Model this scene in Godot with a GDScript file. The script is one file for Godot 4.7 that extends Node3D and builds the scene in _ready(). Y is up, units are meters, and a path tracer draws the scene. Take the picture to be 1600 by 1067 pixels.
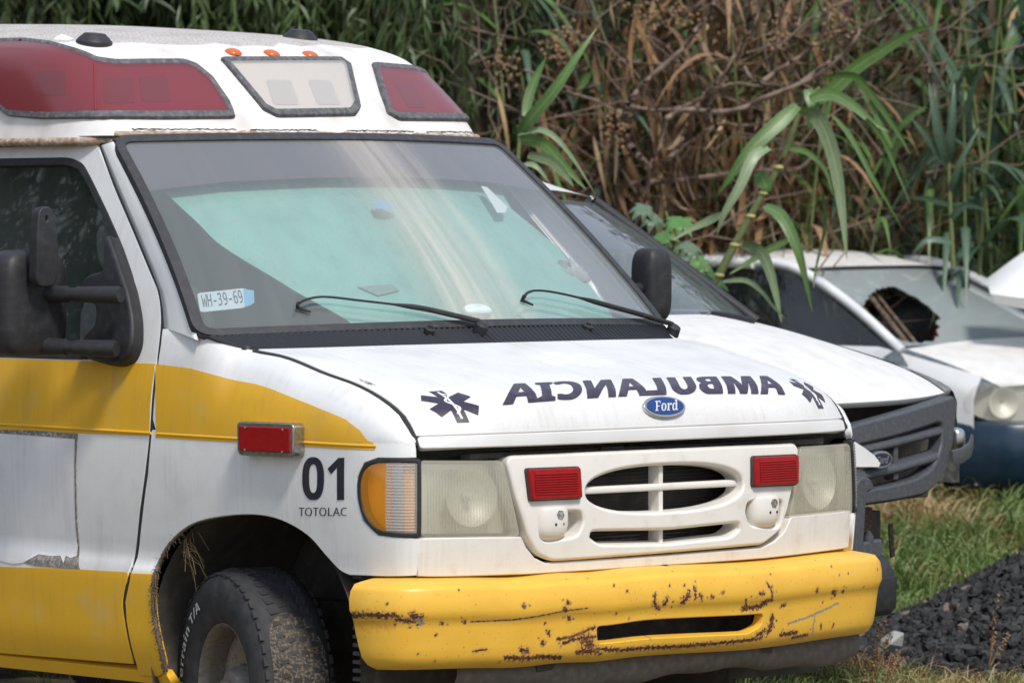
extends Node3D
# A parked, worn ambulance seen from its front right corner, with other abandoned vehicles, reeds and dry scrub behind it.
# Metres, y up. The ambulance stands along z (its nose towards +z) with its front axle near the origin.

const PI2 := TAU
var rng := RandomNumberGenerator.new()
var used := {}
var M := {}          # materials by name

# ---------------------------------------------------------------- mesh builder
class MB:
	var v := PackedVector3Array()
	var n := PackedVector3Array()
	var uv := PackedVector2Array()
	var ix := PackedInt32Array()
	var col := PackedColorArray()
	func add(p: Vector3, nn: Vector3, u := Vector2.ZERO) -> int:
		v.append(p); n.append(nn); uv.append(u)
		return v.size() - 1
	func tri(a: int, b: int, c: int):
		var g := (v[b] - v[a]).cross(v[c] - v[a])
		if g.dot(n[a] + n[b] + n[c]) > 0.0:
			ix.append(a); ix.append(c); ix.append(b)
		else:
			ix.append(a); ix.append(b); ix.append(c)
	func flat(a: Vector3, b: Vector3, c: Vector3, d: Vector3):
		var nn := (b - a).cross(d - a).normalized()
		var i := add(a, nn, Vector2(0, 0)); add(b, nn, Vector2(1, 0)); add(c, nn, Vector2(1, 1)); add(d, nn, Vector2(0, 1))
		tri(i, i + 1, i + 2); tri(i, i + 2, i + 3)
	func face(pts: Array):
		var nn: Vector3 = (pts[1] - pts[0]).cross(pts[2] - pts[0]).normalized()
		var i := v.size()
		for p in pts: add(p, nn, Vector2(p.x, p.y))
		for k in range(1, pts.size() - 1): tri(i, i + k, i + k + 1)
	# a grid of points with smooth normals
	func loft(rows: Array, closed := false, out_from = null):
		var h := rows.size()
		var w: int = rows[0].size()
		var base := v.size()
		for j in h:
			for i in w:
				var i0 := (i - 1 + w) % w if closed else maxi(i - 1, 0)
				var i1 := (i + 1) % w if closed else mini(i + 1, w - 1)
				var du: Vector3 = rows[j][i1] - rows[j][i0]
				var dv: Vector3 = rows[mini(j + 1, h - 1)][i] - rows[maxi(j - 1, 0)][i]
				var nn := du.cross(dv).normalized()
				if nn.length() < 0.5: nn = Vector3.UP
				if out_from != null and nn.dot(rows[j][i] - out_from) < 0: nn = -nn
				add(rows[j][i], nn, Vector2(float(i) / (w - 1), float(j) / (h - 1)))
		for j in h - 1:
			for i in (w if closed else w - 1):
				var a := base + j * w + i
				var b := base + j * w + (i + 1) % w
				tri(a, b, b + w); tri(a, b + w, a + w)
	func tube(pts: Array, rad: Array, sides := 8, caps := true, squash := 1.0):
		var up := Vector3(0.13, 0.97, 0.21).normalized()
		var base := v.size()
		var m := pts.size()
		for j in m:
			var t: Vector3 = (pts[mini(j + 1, m - 1)] - pts[maxi(j - 1, 0)]).normalized()
			var s := t.cross(up)
			if s.length() < 0.2: s = t.cross(Vector3(1, 0, 0.1))
			s = s.normalized()
			var q := s.cross(t).normalized()
			var r: float = rad[j] if rad.size() > 1 else rad[0]
			for k in sides:
				var a := TAU * k / sides
				var o := s * cos(a) + q * sin(a) * squash
				add(pts[j] + o * r, o.normalized(), Vector2(float(k) / sides, j))
		for j in m - 1:
			for k in sides:
				var a := base + j * sides + k
				var b := base + j * sides + (k + 1) % sides
				tri(a, b, b + sides); tri(a, b + sides, a + sides)
		if caps:
			for e in [0, m - 1]:
				var t: Vector3 = (pts[0] - pts[1]) if e == 0 else (pts[m - 1] - pts[m - 2])
				t = t.normalized()
				var c := add(pts[e], t)
				for k in sides: add(v[base + e * sides + k], t)
				for k in sides: tri(c, c + 1 + k, c + 1 + (k + 1) % sides)
	# profile [radius, along] turned round an axis
	func lathe(at: Vector3, axis: Vector3, prof: Array, sides := 32, sharp := 0.7):
		var ax := axis.normalized()
		var s := ax.cross(Vector3(0.1, 1, 0.05)).normalized()
		var q := ax.cross(s)
		for j in prof.size() - 1:
			var p0: Vector2 = prof[j]
			var p1: Vector2 = prof[j + 1]
			var d := (p1 - p0).normalized()
			var nr := Vector2(d.y, -d.x)
			var n0 := nr
			var n1 := nr
			if j > 0:
				var dp: Vector2 = (p0 - prof[j - 1]).normalized()
				if dp.dot(d) > sharp: n0 = (nr + Vector2(dp.y, -dp.x)).normalized()
			if j < prof.size() - 2:
				var dn: Vector2 = (prof[j + 2] - p1).normalized()
				if dn.dot(d) > sharp: n1 = (nr + Vector2(dn.y, -dn.x)).normalized()
			var base := v.size()
			for k in sides + 1:
				var a := TAU * k / sides
				var o := s * cos(a) + q * sin(a)
				add(at + o * p0.x + ax * p0.y, o * n0.x + ax * n0.y, Vector2(float(k) / sides, float(j) / prof.size()))
				add(at + o * p1.x + ax * p1.y, o * n1.x + ax * n1.y, Vector2(float(k) / sides, float(j + 1) / prof.size()))
			for k in sides:
				var a := base + k * 2
				tri(a, a + 1, a + 3); tri(a, a + 3, a + 2)
	# a box with chamfered edges
	func box(c: Vector3, size: Vector3, b := Basis.IDENTITY, ch := 0.004):
		var h := size / 2
		ch = minf(ch, minf(h.x, minf(h.y, h.z)) * 0.9)
		var ax := [Vector3(1, 0, 0), Vector3(0, 1, 0), Vector3(0, 0, 1)]
		for k in 3:
			var u: Vector3 = ax[(k + 1) % 3]
			var w: Vector3 = ax[(k + 2) % 3]
			for sg in [-1.0, 1.0]:
				var nn: Vector3 = ax[k] * sg
				var o := nn * (h[k])
				var hu: float = h[(k + 1) % 3] - ch
				var hw: float = h[(k + 2) % 3] - ch
				var i := v.size()
				for q in [[-1, -1], [1, -1], [1, 1], [-1, 1]]:
					add(c + b * (o + u * hu * q[0] + w * hw * q[1]), b * nn, Vector2(0.5 + 0.5 * q[0], 0.5 + 0.5 * q[1]))
				tri(i, i + 1, i + 2); tri(i, i + 2, i + 3)
				# chamfer strips shared between this face and the next axis' faces
				for s2 in [-1.0, 1.0]:
					var n2: Vector3 = u * s2
					var e0: Vector3 = nn * h[k] + n2 * hu
					var e1: Vector3 = nn * (h[k] - ch) + n2 * h[(k + 1) % 3]
					var j := v.size()
					add(c + b * (e0 - w * hw), b * nn); add(c + b * (e0 + w * hw), b * nn)
					add(c + b * (e1 + w * hw), b * n2); add(c + b * (e1 - w * hw), b * n2)
					tri(j, j + 1, j + 2); tri(j, j + 2, j + 3)
		for sx in [-1.0, 1.0]:
			for sy in [-1.0, 1.0]:
				for sz in [-1.0, 1.0]:
					var j := v.size()
					add(c + b * Vector3(sx * h.x, sy * (h.y - ch), sz * (h.z - ch)), b * Vector3(sx, 0, 0))
					add(c + b * Vector3(sx * (h.x - ch), sy * h.y, sz * (h.z - ch)), b * Vector3(0, sy, 0))
					add(c + b * Vector3(sx * (h.x - ch), sy * (h.y - ch), sz * h.z), b * Vector3(0, 0, sz))
					tri(j, j + 1, j + 2)
	# a ribbon (leaf) along points, folded along its midrib
	func blade(pts: Array, wid: Array, side: Vector3, fold := 0.25):
		var base := v.size()
		var m := pts.size()
		for j in m:
			var t: Vector3 = (pts[mini(j + 1, m - 1)] - pts[maxi(j - 1, 0)]).normalized()
			var s := (side - t * side.dot(t)).normalized()
			var q := t.cross(s).normalized()
			var w: float = wid[j]
			add(pts[j] + s * w + q * w * fold, (q - s * fold).normalized(), Vector2(0, float(j) / (m - 1)))
			add(pts[j], q, Vector2(0.5, float(j) / (m - 1)))
			add(pts[j] - s * w + q * w * fold, (q + s * fold).normalized(), Vector2(1, float(j) / (m - 1)))
		for j in m - 1:
			var a := base + j * 3
			for k in 2:
				tri(a + k, a + k + 1, a + k + 4); tri(a + k, a + k + 4, a + k + 3)
	# superellipsoid-like lump
	func lump(c: Vector3, r: Vector3, b := Basis.IDENTITY, e := 0.5, seg := 20):
		var rows := []
		var f := func(x, p): return signf(x) * pow(absf(x), p)
		for j in seg + 1:
			var th := -PI / 2 + PI * j / seg
			var row := []
			for i in seg * 2:
				var ph := TAU * i / (seg * 2)
				row.append(c + b * Vector3(r.x * f.call(cos(th), e) * f.call(cos(ph), e), r.y * f.call(sin(th), e), r.z * f.call(cos(th), e) * f.call(sin(ph), e)))
			rows.append(row)
		loft(rows, true, c)
	func mirror() -> MB:
		for i in v.size():
			v[i].x = -v[i].x; n[i].x = -n[i].x
		for k in range(0, ix.size(), 3):
			var t := ix[k]; ix[k] = ix[k + 1]; ix[k + 1] = t
		return self
	func move(x: Transform3D) -> MB:
		for i in v.size():
			v[i] = x * v[i]; n[i] = (x.basis * n[i]).normalized()
		return self
	func mesh(m: Material) -> ArrayMesh:
		var a := []
		a.resize(Mesh.ARRAY_MAX)
		a[Mesh.ARRAY_VERTEX] = v; a[Mesh.ARRAY_NORMAL] = n; a[Mesh.ARRAY_TEX_UV] = uv; a[Mesh.ARRAY_INDEX] = ix
		if col.size() == v.size(): a[Mesh.ARRAY_COLOR] = col
		var r := ArrayMesh.new()
		r.add_surface_from_arrays(Mesh.PRIMITIVE_TRIANGLES, a)
		r.surface_set_material(0, m)
		return r

# ---------------------------------------------------------------- curves and the ambulance's surfaces
class Cv:
	var p := PackedVector3Array()
	var l := PackedFloat32Array()
	func _init(a: Array, n := 24):
		var P := []
		for q in a: P.append(Vector3(q[0], q[1], q[2] if q.size() > 2 else 0.0))
		P.push_front(P[0] * 2 - P[1]); P.append(P[-1] * 2 - P[-2])
		for i in range(1, P.size() - 2):
			for k in n:
				p.append(Cv.cr(P[i - 1], P[i], P[i + 1], P[i + 2], float(k) / n))
		p.append(P[-2])
		l.append(0.0)
		for i in range(1, p.size()): l.append(l[i - 1] + p[i].distance_to(p[i - 1]))
	static func cr(a, b, c, d, t): return 0.5 * ((2 * b) + (c - a) * t + (2 * a - 5 * b + 4 * c - d) * t * t + (3 * b - a - 3 * c + d) * t * t * t)
	func at(t: float) -> Vector3:
		var m := p.size()
		if t <= 0.0: return p[0] + (p[1] - p[0]) / l[1] * t
		if t >= l[m - 1]: return p[m - 1] + (p[m - 1] - p[m - 2]).normalized() * (t - l[m - 1])
		var i := clampi(l.bsearch(t), 1, m - 1)
		return p[i - 1].lerp(p[i], (t - l[i - 1]) / maxf(l[i] - l[i - 1], 1e-9))

func tab(a: Array, x: float) -> float:
	if x <= a[0][0]: return a[0][1]
	for i in range(1, a.size()):
		if x <= a[i][0]:
			# cubic through the table with slopes from its neighbours
			var h: float = a[i][0] - a[i - 1][0]
			var t: float = (x - a[i - 1][0]) / h
			var m0: float = (a[i][1] - a[maxi(i - 2, 0)][1]) / (a[i][0] - a[maxi(i - 2, 0)][0])
			var m1: float = (a[mini(i + 1, a.size() - 1)][1] - a[i - 1][1]) / (a[mini(i + 1, a.size() - 1)][0] - a[i - 1][0])
			return a[i - 1][1] * (2 * t * t * t - 3 * t * t + 1) + m0 * h * (t * t * t - 2 * t * t + t) + a[i][1] * (3 * t * t - 2 * t * t * t) + m1 * h * (t * t * t - t * t)
	return a[-1][1]

var T_side := [[0.36, 0.06], [0.42, 0.035], [0.5, 0.014], [0.6, 0.004], [0.7, -0.002], [0.742, 0], [0.76, 0.012], [0.79, 0.018], [0.86, 0.011], [0.98, 0.001], [1.1, -0.002], [1.19, 0], [1.3, 0.004], [1.4, 0.016], [1.5, 0.036], [1.6, 0.058], [1.85, 0.115], [2.12, 0.178]]
var T_front := [[0.7, 0.02], [0.8, 0.008], [0.9, 0], [1, 0], [1.16, 0.012], [1.3, 0.05]]
var T_rk := [[2.115, -0.66, 0.86], [2.2, -0.725, 0.845], [2.3, -0.84, 0.825], [2.385, -0.945, 0.8], [2.43, -1.03, 0.76], [2.47, -1.18, 0.68], [2.5, -1.42, 0.55], [2.53, -1.85, 0.38], [2.545, -2.3, 0.2], [2.55, -2.6, 0]]
var c_plan := Cv.new([[0, 0.99], [-0.3, 0.981], [-0.57, 0.96], [-0.75, 0.935], [-0.88, 0.906], [-0.958, 0.862], [-0.992, 0.76], [-1.003, 0.6], [-1.003, 0.3], [-1.003, -0.2], [-1.003, -1], [-1.003, -3.4]])
var c_bp := Cv.new([[0, 1.075], [-0.3, 1.065], [-0.6, 1.03], [-0.86, 0.985], [-1, 0.93], [-1.06, 0.83], [-1.07, 0.7], [-1.07, 0.6]])
var c_bo := Cv.new([[0.79, -0.16], [0.776, -0.06], [0.765, -0.012], [0.745, 0], [0.71, 0.006], [0.68, 0.005], [0.668, -0.001], [0.655, -0.007], [0.6, -0.014], [0.55, -0.022], [0.522, -0.036], [0.508, -0.06]], 8)
var c_rp := Cv.new([[0, 0], [0.22, 0.012], [0.42, 0.043], [0.65, 0.082], [0.85, 0.125], [0.94, 0.185], [0.985, 0.3], [1, 0.48], [1, 1], [1, 3]])
var c_hc := Cv.new([[0.995, 1.165], [0.995, 1.22], [0.973, 1.278], [0.945, 1.312], [0.9, 1.339], [0.76, 1.372], [0.5, 1.415], [0.22, 1.462]])
var c_he := Cv.new([[0.873, 1.165], [0.852, 1.214], [0.797, 1.276], [0.7, 1.325], [0.578, 1.364], [0.423, 1.395], [0.234, 1.438], [0.057, 1.456]])
var c_gap := Cv.new([[-0.32, 1.525, -0.965], [-0.1, 1.485, -0.965], [0, 1.464, -0.935], [0.057, 1.452, -0.905], [0.234, 1.434, -0.905], [0.423, 1.391, -0.905], [0.578, 1.36, -0.905], [0.7, 1.321, -0.905], [0.797, 1.272, -0.905], [0.852, 1.21, -0.908], [0.873, 1.185, -0.915]])

func plan2(c: Cv, s: float) -> Array:
	var t := absf(s)
	var p := c.at(t)
	var q := c.at(t + 0.004) - c.at(t - 0.004)
	var n := Vector2(q.y, -q.x).normalized()
	if n.x > 1e-6 or n.y < -0.5: n = -n
	return [Vector2(p.x, p.y), n, 1.0 if s >= 0 else -1.0]
func s_body(s: float, y: float) -> Vector3:
	var a := plan2(c_plan, s)
	var k := smoothstep(0.9, 1.25, absf(s))
	var o := tab(T_front, y) * (1 - k) + tab(T_side, y) * k
	var q: Vector2 = a[0] - a[1] * o
	return Vector3(q.x * a[2], y, q.y)
func s_bump(s: float, b: float) -> Vector3:
	var t := c_bo.at(b)
	var a := plan2(c_bp, s)
	var w := 0.004 * sin(s * 7.0 + 1.0) + 0.004 * sin(s * 17.0) * exp(-pow((s - 0.45) * 4.0, 2))
	var q: Vector2 = a[0] + a[1] * (t.y + w * 0.7)
	return Vector3(q.x * a[2], t.x + w, q.y)
func s_hood(a: float, b: float) -> Vector3:
	var fr := b / c_hc.l[-1]
	var c := c_hc.at(b)
	var e := c_he.at(fr * c_he.l[-1])
	var q := c.lerp(e, pow(absf(a / 0.9), 4.0))
	return Vector3(a * (1 + 0.007 * (1 - fr)), q.y, q.x)
func gap_at(z: float) -> Vector3:
	var p := c_gap.p
	if z <= p[0].x: return Vector3(p[0].z, p[0].y, z)
	for i in range(1, p.size()):
		if z <= p[i].x:
			var f := (z - p[i - 1].x) / (p[i].x - p[i - 1].x)
			return Vector3(lerpf(p[i - 1].z, p[i].z, f), lerpf(p[i - 1].y, p[i].y, f), z)
	return Vector3(p[-1].z, p[-1].y, p[-1].x)
func s_fender(s: float, w: float) -> Vector3:
	var c := s_body(s, 1.19)
	var g := gap_at(c.z)
	var m := Vector3(c.x, c.y + (g.y - c.y) * 0.75, c.z)
	return c * (1 - w) * (1 - w) + m * 2 * w * (1 - w) + g * w * w
func s_wind(a: float, b: float) -> Vector3:
	var u := a / 0.9
	var k := b / 0.9
	var bow := 1 - u * u
	return Vector3(u * lerpf(0.975, 0.812, k), lerpf(1.505, 2.112, k) + bow * lerpf(0.018, 0.012, k), lerpf(-0.10, -0.757, k) + bow * lerpf(0.21, 0.13, k) + 0.14 * k * (1 - k))
func s_roof(t: float, k: float) -> Vector3:
	var q := c_rp.at(absf(t))
	var m := T_rk.size()
	k = clampf(k, 0, m - 1 - 1e-6)
	var i := int(k)
	var o := []
	for j in 3:
		o.append(Cv.cr(T_rk[maxi(i - 1, 0)][j], T_rk[i][j], T_rk[mini(i + 1, m - 1)][j], T_rk[mini(i + 2, m - 1)][j], k - i))
	return Vector3(-signf(t) * o[2] * q.x, o[0], o[1] - q.y)

var SG := {}
func normal_at(S: Callable, sg: float, a: float, b: float) -> Vector3:
	var h := 0.003
	return ((S.call(a + h, b) - S.call(a - h, b)) as Vector3).cross(S.call(a, b + h) - S.call(a, b - h)).normalized() * sg

func poly(a: Array) -> PackedVector2Array:
	var r := PackedVector2Array()
	for i in range(0, a.size(), 2): r.append(Vector2(a[i], a[i + 1]))
	return r
func pts3(a: Array) -> Array:
	var r := []
	for i in range(0, a.size(), 3): r.append(Vector3(a[i], a[i + 1], a[i + 2]))
	return r
func smooth(p: PackedVector2Array, n := 5) -> PackedVector2Array:
	var r := PackedVector2Array()
	var m := p.size()
	for i in m:
		for k in n: r.append(Cv.cr(p[(i - 1 + m) % m], p[i], p[(i + 1) % m], p[(i + 2) % m], float(k) / n))
	return r
func rounded(p: PackedVector2Array, f := 0.3, n := 5, most := 0.06) -> PackedVector2Array:
	var r := PackedVector2Array()
	var m := p.size()
	for i in m:
		var a := p[(i - 1 + m) % m] - p[i]
		var b := p[(i + 1) % m] - p[i]
		var q0 := p[i] + a.normalized() * minf(a.length() * f, most)
		var q1 := p[i] + b.normalized() * minf(b.length() * f, most)
		for k in n + 1:
			var t := float(k) / n
			r.append(q0 * (1 - t) * (1 - t) + p[i] * 2 * t * (1 - t) + q1 * t * t)
	return r
func open_smooth(a: Array, n := 6) -> Array:
	var r := []
	var m := a.size()
	for i in m - 1:
		for k in n: r.append(Cv.cr(a[maxi(i - 1, 0)], a[i], a[i + 1], a[mini(i + 2, m - 1)], float(k) / n))
	r.append(a[-1])
	return r
func inset(p: PackedVector2Array, d: float) -> PackedVector2Array:
	var r := Geometry2D.offset_polygon(p, d, Geometry2D.JOIN_ROUND)
	return r[0] if r.size() else p
func ring(cx: float, cy: float, rx: float, ry: float, n := 28, e := 1.0) -> PackedVector2Array:
	var r := PackedVector2Array()
	for k in n:
		var a := TAU * k / n
		r.append(Vector2(cx + rx * signf(cos(a)) * pow(absf(cos(a)), e), cy + ry * signf(sin(a)) * pow(absf(sin(a)), e)))
	return r
func dense(p: PackedVector2Array, d: float) -> PackedVector2Array:
	var r := PackedVector2Array()
	for i in p.size():
		var a := p[i]
		var b := p[(i + 1) % p.size()]
		var m := maxi(1, ceili(a.distance_to(b) / d))
		for k in m: r.append(a.lerp(b, float(k) / m))
	return r
func area(p: PackedVector2Array) -> float:
	var s := 0.0
	for i in p.size(): s += p[i].cross(p[(i + 1) % p.size()])
	return s / 2

# A piece of sheet cut out of a surface S(a, b): outline, holes, a chamfered edge and thickness.
func sheet(S: Callable, sg: float, outer: PackedVector2Array, holes := [], cell := 0.05, off := 0.0, thick := 0.015, bev := 0.003, mb: MB = null) -> MB:
	if mb == null: mb = MB.new()
	var cache := {}
	var lo := outer[0]
	var hi := outer[0]
	for p in outer: lo = lo.min(p); hi = hi.max(p)
	var nx := maxi(1, ceili((hi.x - lo.x) / cell))
	var ny := maxi(1, ceili((hi.y - lo.y) / cell))
	var cs := Vector2((hi.x - lo.x) / nx, (hi.y - lo.y) / ny)
	for j in ny:
		for i in nx:
			var o := lo + Vector2(i, j) * cs
			var pieces: Array = Geometry2D.intersect_polygons(PackedVector2Array([o, o + Vector2(cs.x, 0), o + cs, o + Vector2(0, cs.y)]), outer)
			for h in holes:
				var nxt := []
				for q in pieces: nxt.append_array(Geometry2D.clip_polygons(q, h))
				pieces = nxt
			for q in pieces:
				if absf(area(q)) < 1e-7: continue
				var t := Geometry2D.triangulate_polygon(q)
				if t.is_empty():
					for k in range(1, q.size() - 1): t.append_array(PackedInt32Array([0, k, k + 1]))
				var id := []
				for p in q:
					var key := Vector2i(roundi(p.x * 20000), roundi(p.y * 20000))
					if not cache.has(key):
						var nn := normal_at(S, sg, p.x, p.y)
						cache[key] = mb.add(S.call(p.x, p.y) + nn * off, nn, p)
					id.append(cache[key])
				for k in range(0, t.size(), 3): mb.tri(id[t[k]], id[t[k + 1]], id[t[k + 2]])
	if thick <= 0.0: return mb
	var all := [outer]
	all.append_array(holes)
	for ci in all.size():
		var c := dense(all[ci], cell)
		var sgn := signf(area(c)) * (1.0 if ci == 0 else -1.0)
		var m := c.size()
		var base := mb.v.size()
		for i in m:
			var d := (c[(i + 1) % m] - c[i]).normalized() + (c[i] - c[(i - 1 + m) % m]).normalized()
			var od := Vector2(d.y, -d.x).normalized() * sgn
			var p: Vector3 = S.call(c[i].x, c[i].y)
			var nn := normal_at(S, sg, c[i].x, c[i].y)
			var o: Vector3 = (S.call(c[i].x + od.x * 0.003, c[i].y + od.y * 0.003) - p)
			o = (o - nn * o.dot(nn)).normalized()
			mb.add(p + nn * off, nn, c[i])
			mb.add(p + o * bev + nn * (off - bev), o, c[i])
			mb.add(p + o * bev + nn * (off - thick), o, c[i])
		for i in m:
			var a := base + i * 3
			var b := base + ((i + 1) % m) * 3
			for k in 2:
				mb.tri(a + k, b + k, b + k + 1); mb.tri(a + k, b + k + 1, a + k + 1)
	return mb
# a thin film (paint, vinyl) lying on a surface
func film(S: Callable, sg: float, outer: PackedVector2Array, holes := [], cell := 0.04, off := 0.0012) -> MB:
	return sheet(S, sg, outer, holes, cell, off, off, 0.0)
# a band between an outline and its inset: gaskets and bezels
func band(S: Callable, sg: float, outer: PackedVector2Array, width: float, off := 0.006, thick := 0.012, cell := 0.05, bev := 0.003) -> MB:
	return sheet(S, sg, outer, [inset(outer, -width)], cell, off, thick, bev)

# lettering, laid flat in the map f(Vector2 in 0..1 across, 0..1 up) -> [point, normal]
func letters(text: String, bold: bool, f: Callable, fine := 0.08, family := "Droid Sans") -> MB:
	var font := SystemFont.new()
	font.font_names = PackedStringArray([family])
	font.font_weight = 700 if bold else 400
	var tm := TextMesh.new()
	tm.font = font; tm.text = text; tm.font_size = 64; tm.depth = 0.0; tm.pixel_size = 0.01; tm.curve_step = 1.0
	var a := tm.get_mesh_arrays()
	var vv: PackedVector3Array = a[Mesh.ARRAY_VERTEX]
	var ii: PackedInt32Array = a[Mesh.ARRAY_INDEX]
	if ii.is_empty():
		for k in vv.size(): ii.append(k)
	var lo := vv[0]
	var hi := vv[0]
	for p in vv: lo = lo.min(p); hi = hi.max(p)
	var mb := MB.new()
	var asp := (hi.x - lo.x) / (hi.y - lo.y)
	for k in range(0, ii.size(), 3):
		var st := [[vv[ii[k]], vv[ii[k + 1]], vv[ii[k + 2]]]]
		while st.size():
			var t: Array = st.pop_back()
			var q := []
			for p in t: q.append(Vector2((p.x - lo.x) / (hi.x - lo.x), (p.y - lo.y) / (hi.y - lo.y)))
			var big := -1
			var bl := fine
			for e in 3:
				var d: Vector2 = (q[e] - q[(e + 1) % 3]) * Vector2(asp, 1.0)
				if d.length() > bl * 2.0: bl = d.length() / 2.0; big = e
			if big >= 0 and st.size() < 400:
				var mid: Vector3 = (t[big] + t[(big + 1) % 3]) / 2
				st.append([t[big], mid, t[(big + 2) % 3]]); st.append([mid, t[(big + 1) % 3], t[(big + 2) % 3]])
				continue
			var id := []
			for p in q:
				var r: Array = f.call(p)
				id.append(mb.add(r[0], r[1], p))
			mb.tri(id[0], id[1], id[2])
	return mb

# ---------------------------------------------------------------- nodes
func numbered(called: String) -> String:
	used[called] = used.get(called, -1) + 1
	return called if used[called] == 0 else "%s_%03d" % [called, used[called]]
func thing(called: String, label: String, category: String, at := Vector3.ZERO, turn := 0.0, group := "") -> Node3D:
	var o := Node3D.new()
	o.name = numbered(called); add_child(o)
	o.position = at; o.rotation.y = turn
	tag(o, label, category, group)
	return o
func tag(o: Node, label: String, category: String, group := ""):
	o.set_meta("label", label); o.set_meta("category", category)
	if group: o.set_meta("group", group)
func part(mb: MB, called: String, m: Material, parent: Node) -> MeshInstance3D:
	var o := MeshInstance3D.new()
	o.mesh = mb.mesh(m); o.name = called
	parent.add_child(o, true)
	return o
func whole(mb: MB, called: String, m: Material, label: String, category: String, group := "") -> MeshInstance3D:
	var o := MeshInstance3D.new()
	o.mesh = mb.mesh(m); o.name = numbered(called); add_child(o)
	tag(o, label, category, group)
	return o
func structure(mb: MB, called: String, m: Material) -> MeshInstance3D:
	var o := MeshInstance3D.new()
	o.mesh = mb.mesh(m); o.name = numbered(called); add_child(o)
	o.set_meta("kind", "structure")
	return o
func many(mesh: Mesh, xf: Array, cols: Array, called: String, parent: Node) -> MultiMeshInstance3D:
	var mm := MultiMesh.new()
	mm.transform_format = MultiMesh.TRANSFORM_3D
	mm.use_colors = true
	mm.mesh = mesh
	mm.instance_count = xf.size()
	for i in xf.size():
		mm.set_instance_transform(i, xf[i]); mm.set_instance_color(i, cols[i])
	var o := MultiMeshInstance3D.new()
	o.multimesh = mm; o.name = called if parent != self else numbered(called)
	parent.add_child(o, true)
	return o

# ---------------------------------------------------------------- materials
func lin(r: float, g: float, b: float) -> Color: return Color(r, g, b).linear_to_srgb()
func noise_img(sd: int, freq: float, oct := 4, size := 512) -> Image:
	var f := FastNoiseLite.new()
	f.seed = sd; f.frequency = freq; f.fractal_octaves = oct; f.noise_type = FastNoiseLite.TYPE_SIMPLEX_SMOOTH
	return f.get_seamless_image(size, size)
# colours along a ramp driven by noise (linear colours given)
func noise_tex(sd: int, freq: float, ramp: Array, oct := 4, size := 512) -> ImageTexture:
	var im := noise_img(sd, freq, oct, size)
	im.convert(Image.FORMAT_L8)
	var src := im.get_data()
	var lut := []
	for i in 256:
		var t := i / 255.0
		var c: Color = ramp[0][1]
		for k in ramp.size() - 1:
			if t >= ramp[k][0]:
				c = (ramp[k][1] as Color).lerp(ramp[k + 1][1], clampf((t - ramp[k][0]) / (ramp[k + 1][0] - ramp[k][0]), 0, 1))
		c = c.linear_to_srgb()
		lut.append([int(clampf(c.r, 0, 1) * 255), int(clampf(c.g, 0, 1) * 255), int(clampf(c.b, 0, 1) * 255)])
	var out := PackedByteArray()
	out.resize(src.size() * 3)
	for i in src.size():
		var c: Array = lut[src[i]]
		out[i * 3] = c[0]; out[i * 3 + 1] = c[1]; out[i * 3 + 2] = c[2]
	return ImageTexture.create_from_image(Image.create_from_data(size, size, false, Image.FORMAT_RGB8, out))
func bump_tex(sd: int, freq: float, strength := 4.0, oct := 4, size := 512) -> ImageTexture:
	var im := noise_img(sd, freq, oct, size)
	im.convert(Image.FORMAT_L8)
	im.bump_map_to_normal_map(strength)
	return ImageTexture.create_from_image(im)
func mat(c: Color, rough := 0.5, metal := 0.0) -> StandardMaterial3D:
	var m := StandardMaterial3D.new()
	m.albedo_color = c; m.roughness = rough; m.metallic = metal
	m.cull_mode = BaseMaterial3D.CULL_DISABLED
	return m
func tri_tex(m: StandardMaterial3D, t: Texture2D, scale := 1.0, normal: Texture2D = null, ns := 1.0) -> StandardMaterial3D:
	if t: m.albedo_texture = t; m.albedo_color = Color.WHITE
	m.uv1_triplanar = true
	m.uv1_scale = Vector3.ONE * scale
	if normal:
		m.normal_enabled = true; m.normal_texture = normal; m.normal_scale = ns
	return m
func glass(c: Color, alpha: float, rough := 0.02) -> StandardMaterial3D:
	var m := mat(Color(c.r, c.g, c.b, alpha), rough)
	m.transparency = BaseMaterial3D.TRANSPARENCY_ALPHA
	return m
func L(r: float, g: float, b: float) -> Color: return Color(r, g, b)

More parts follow.
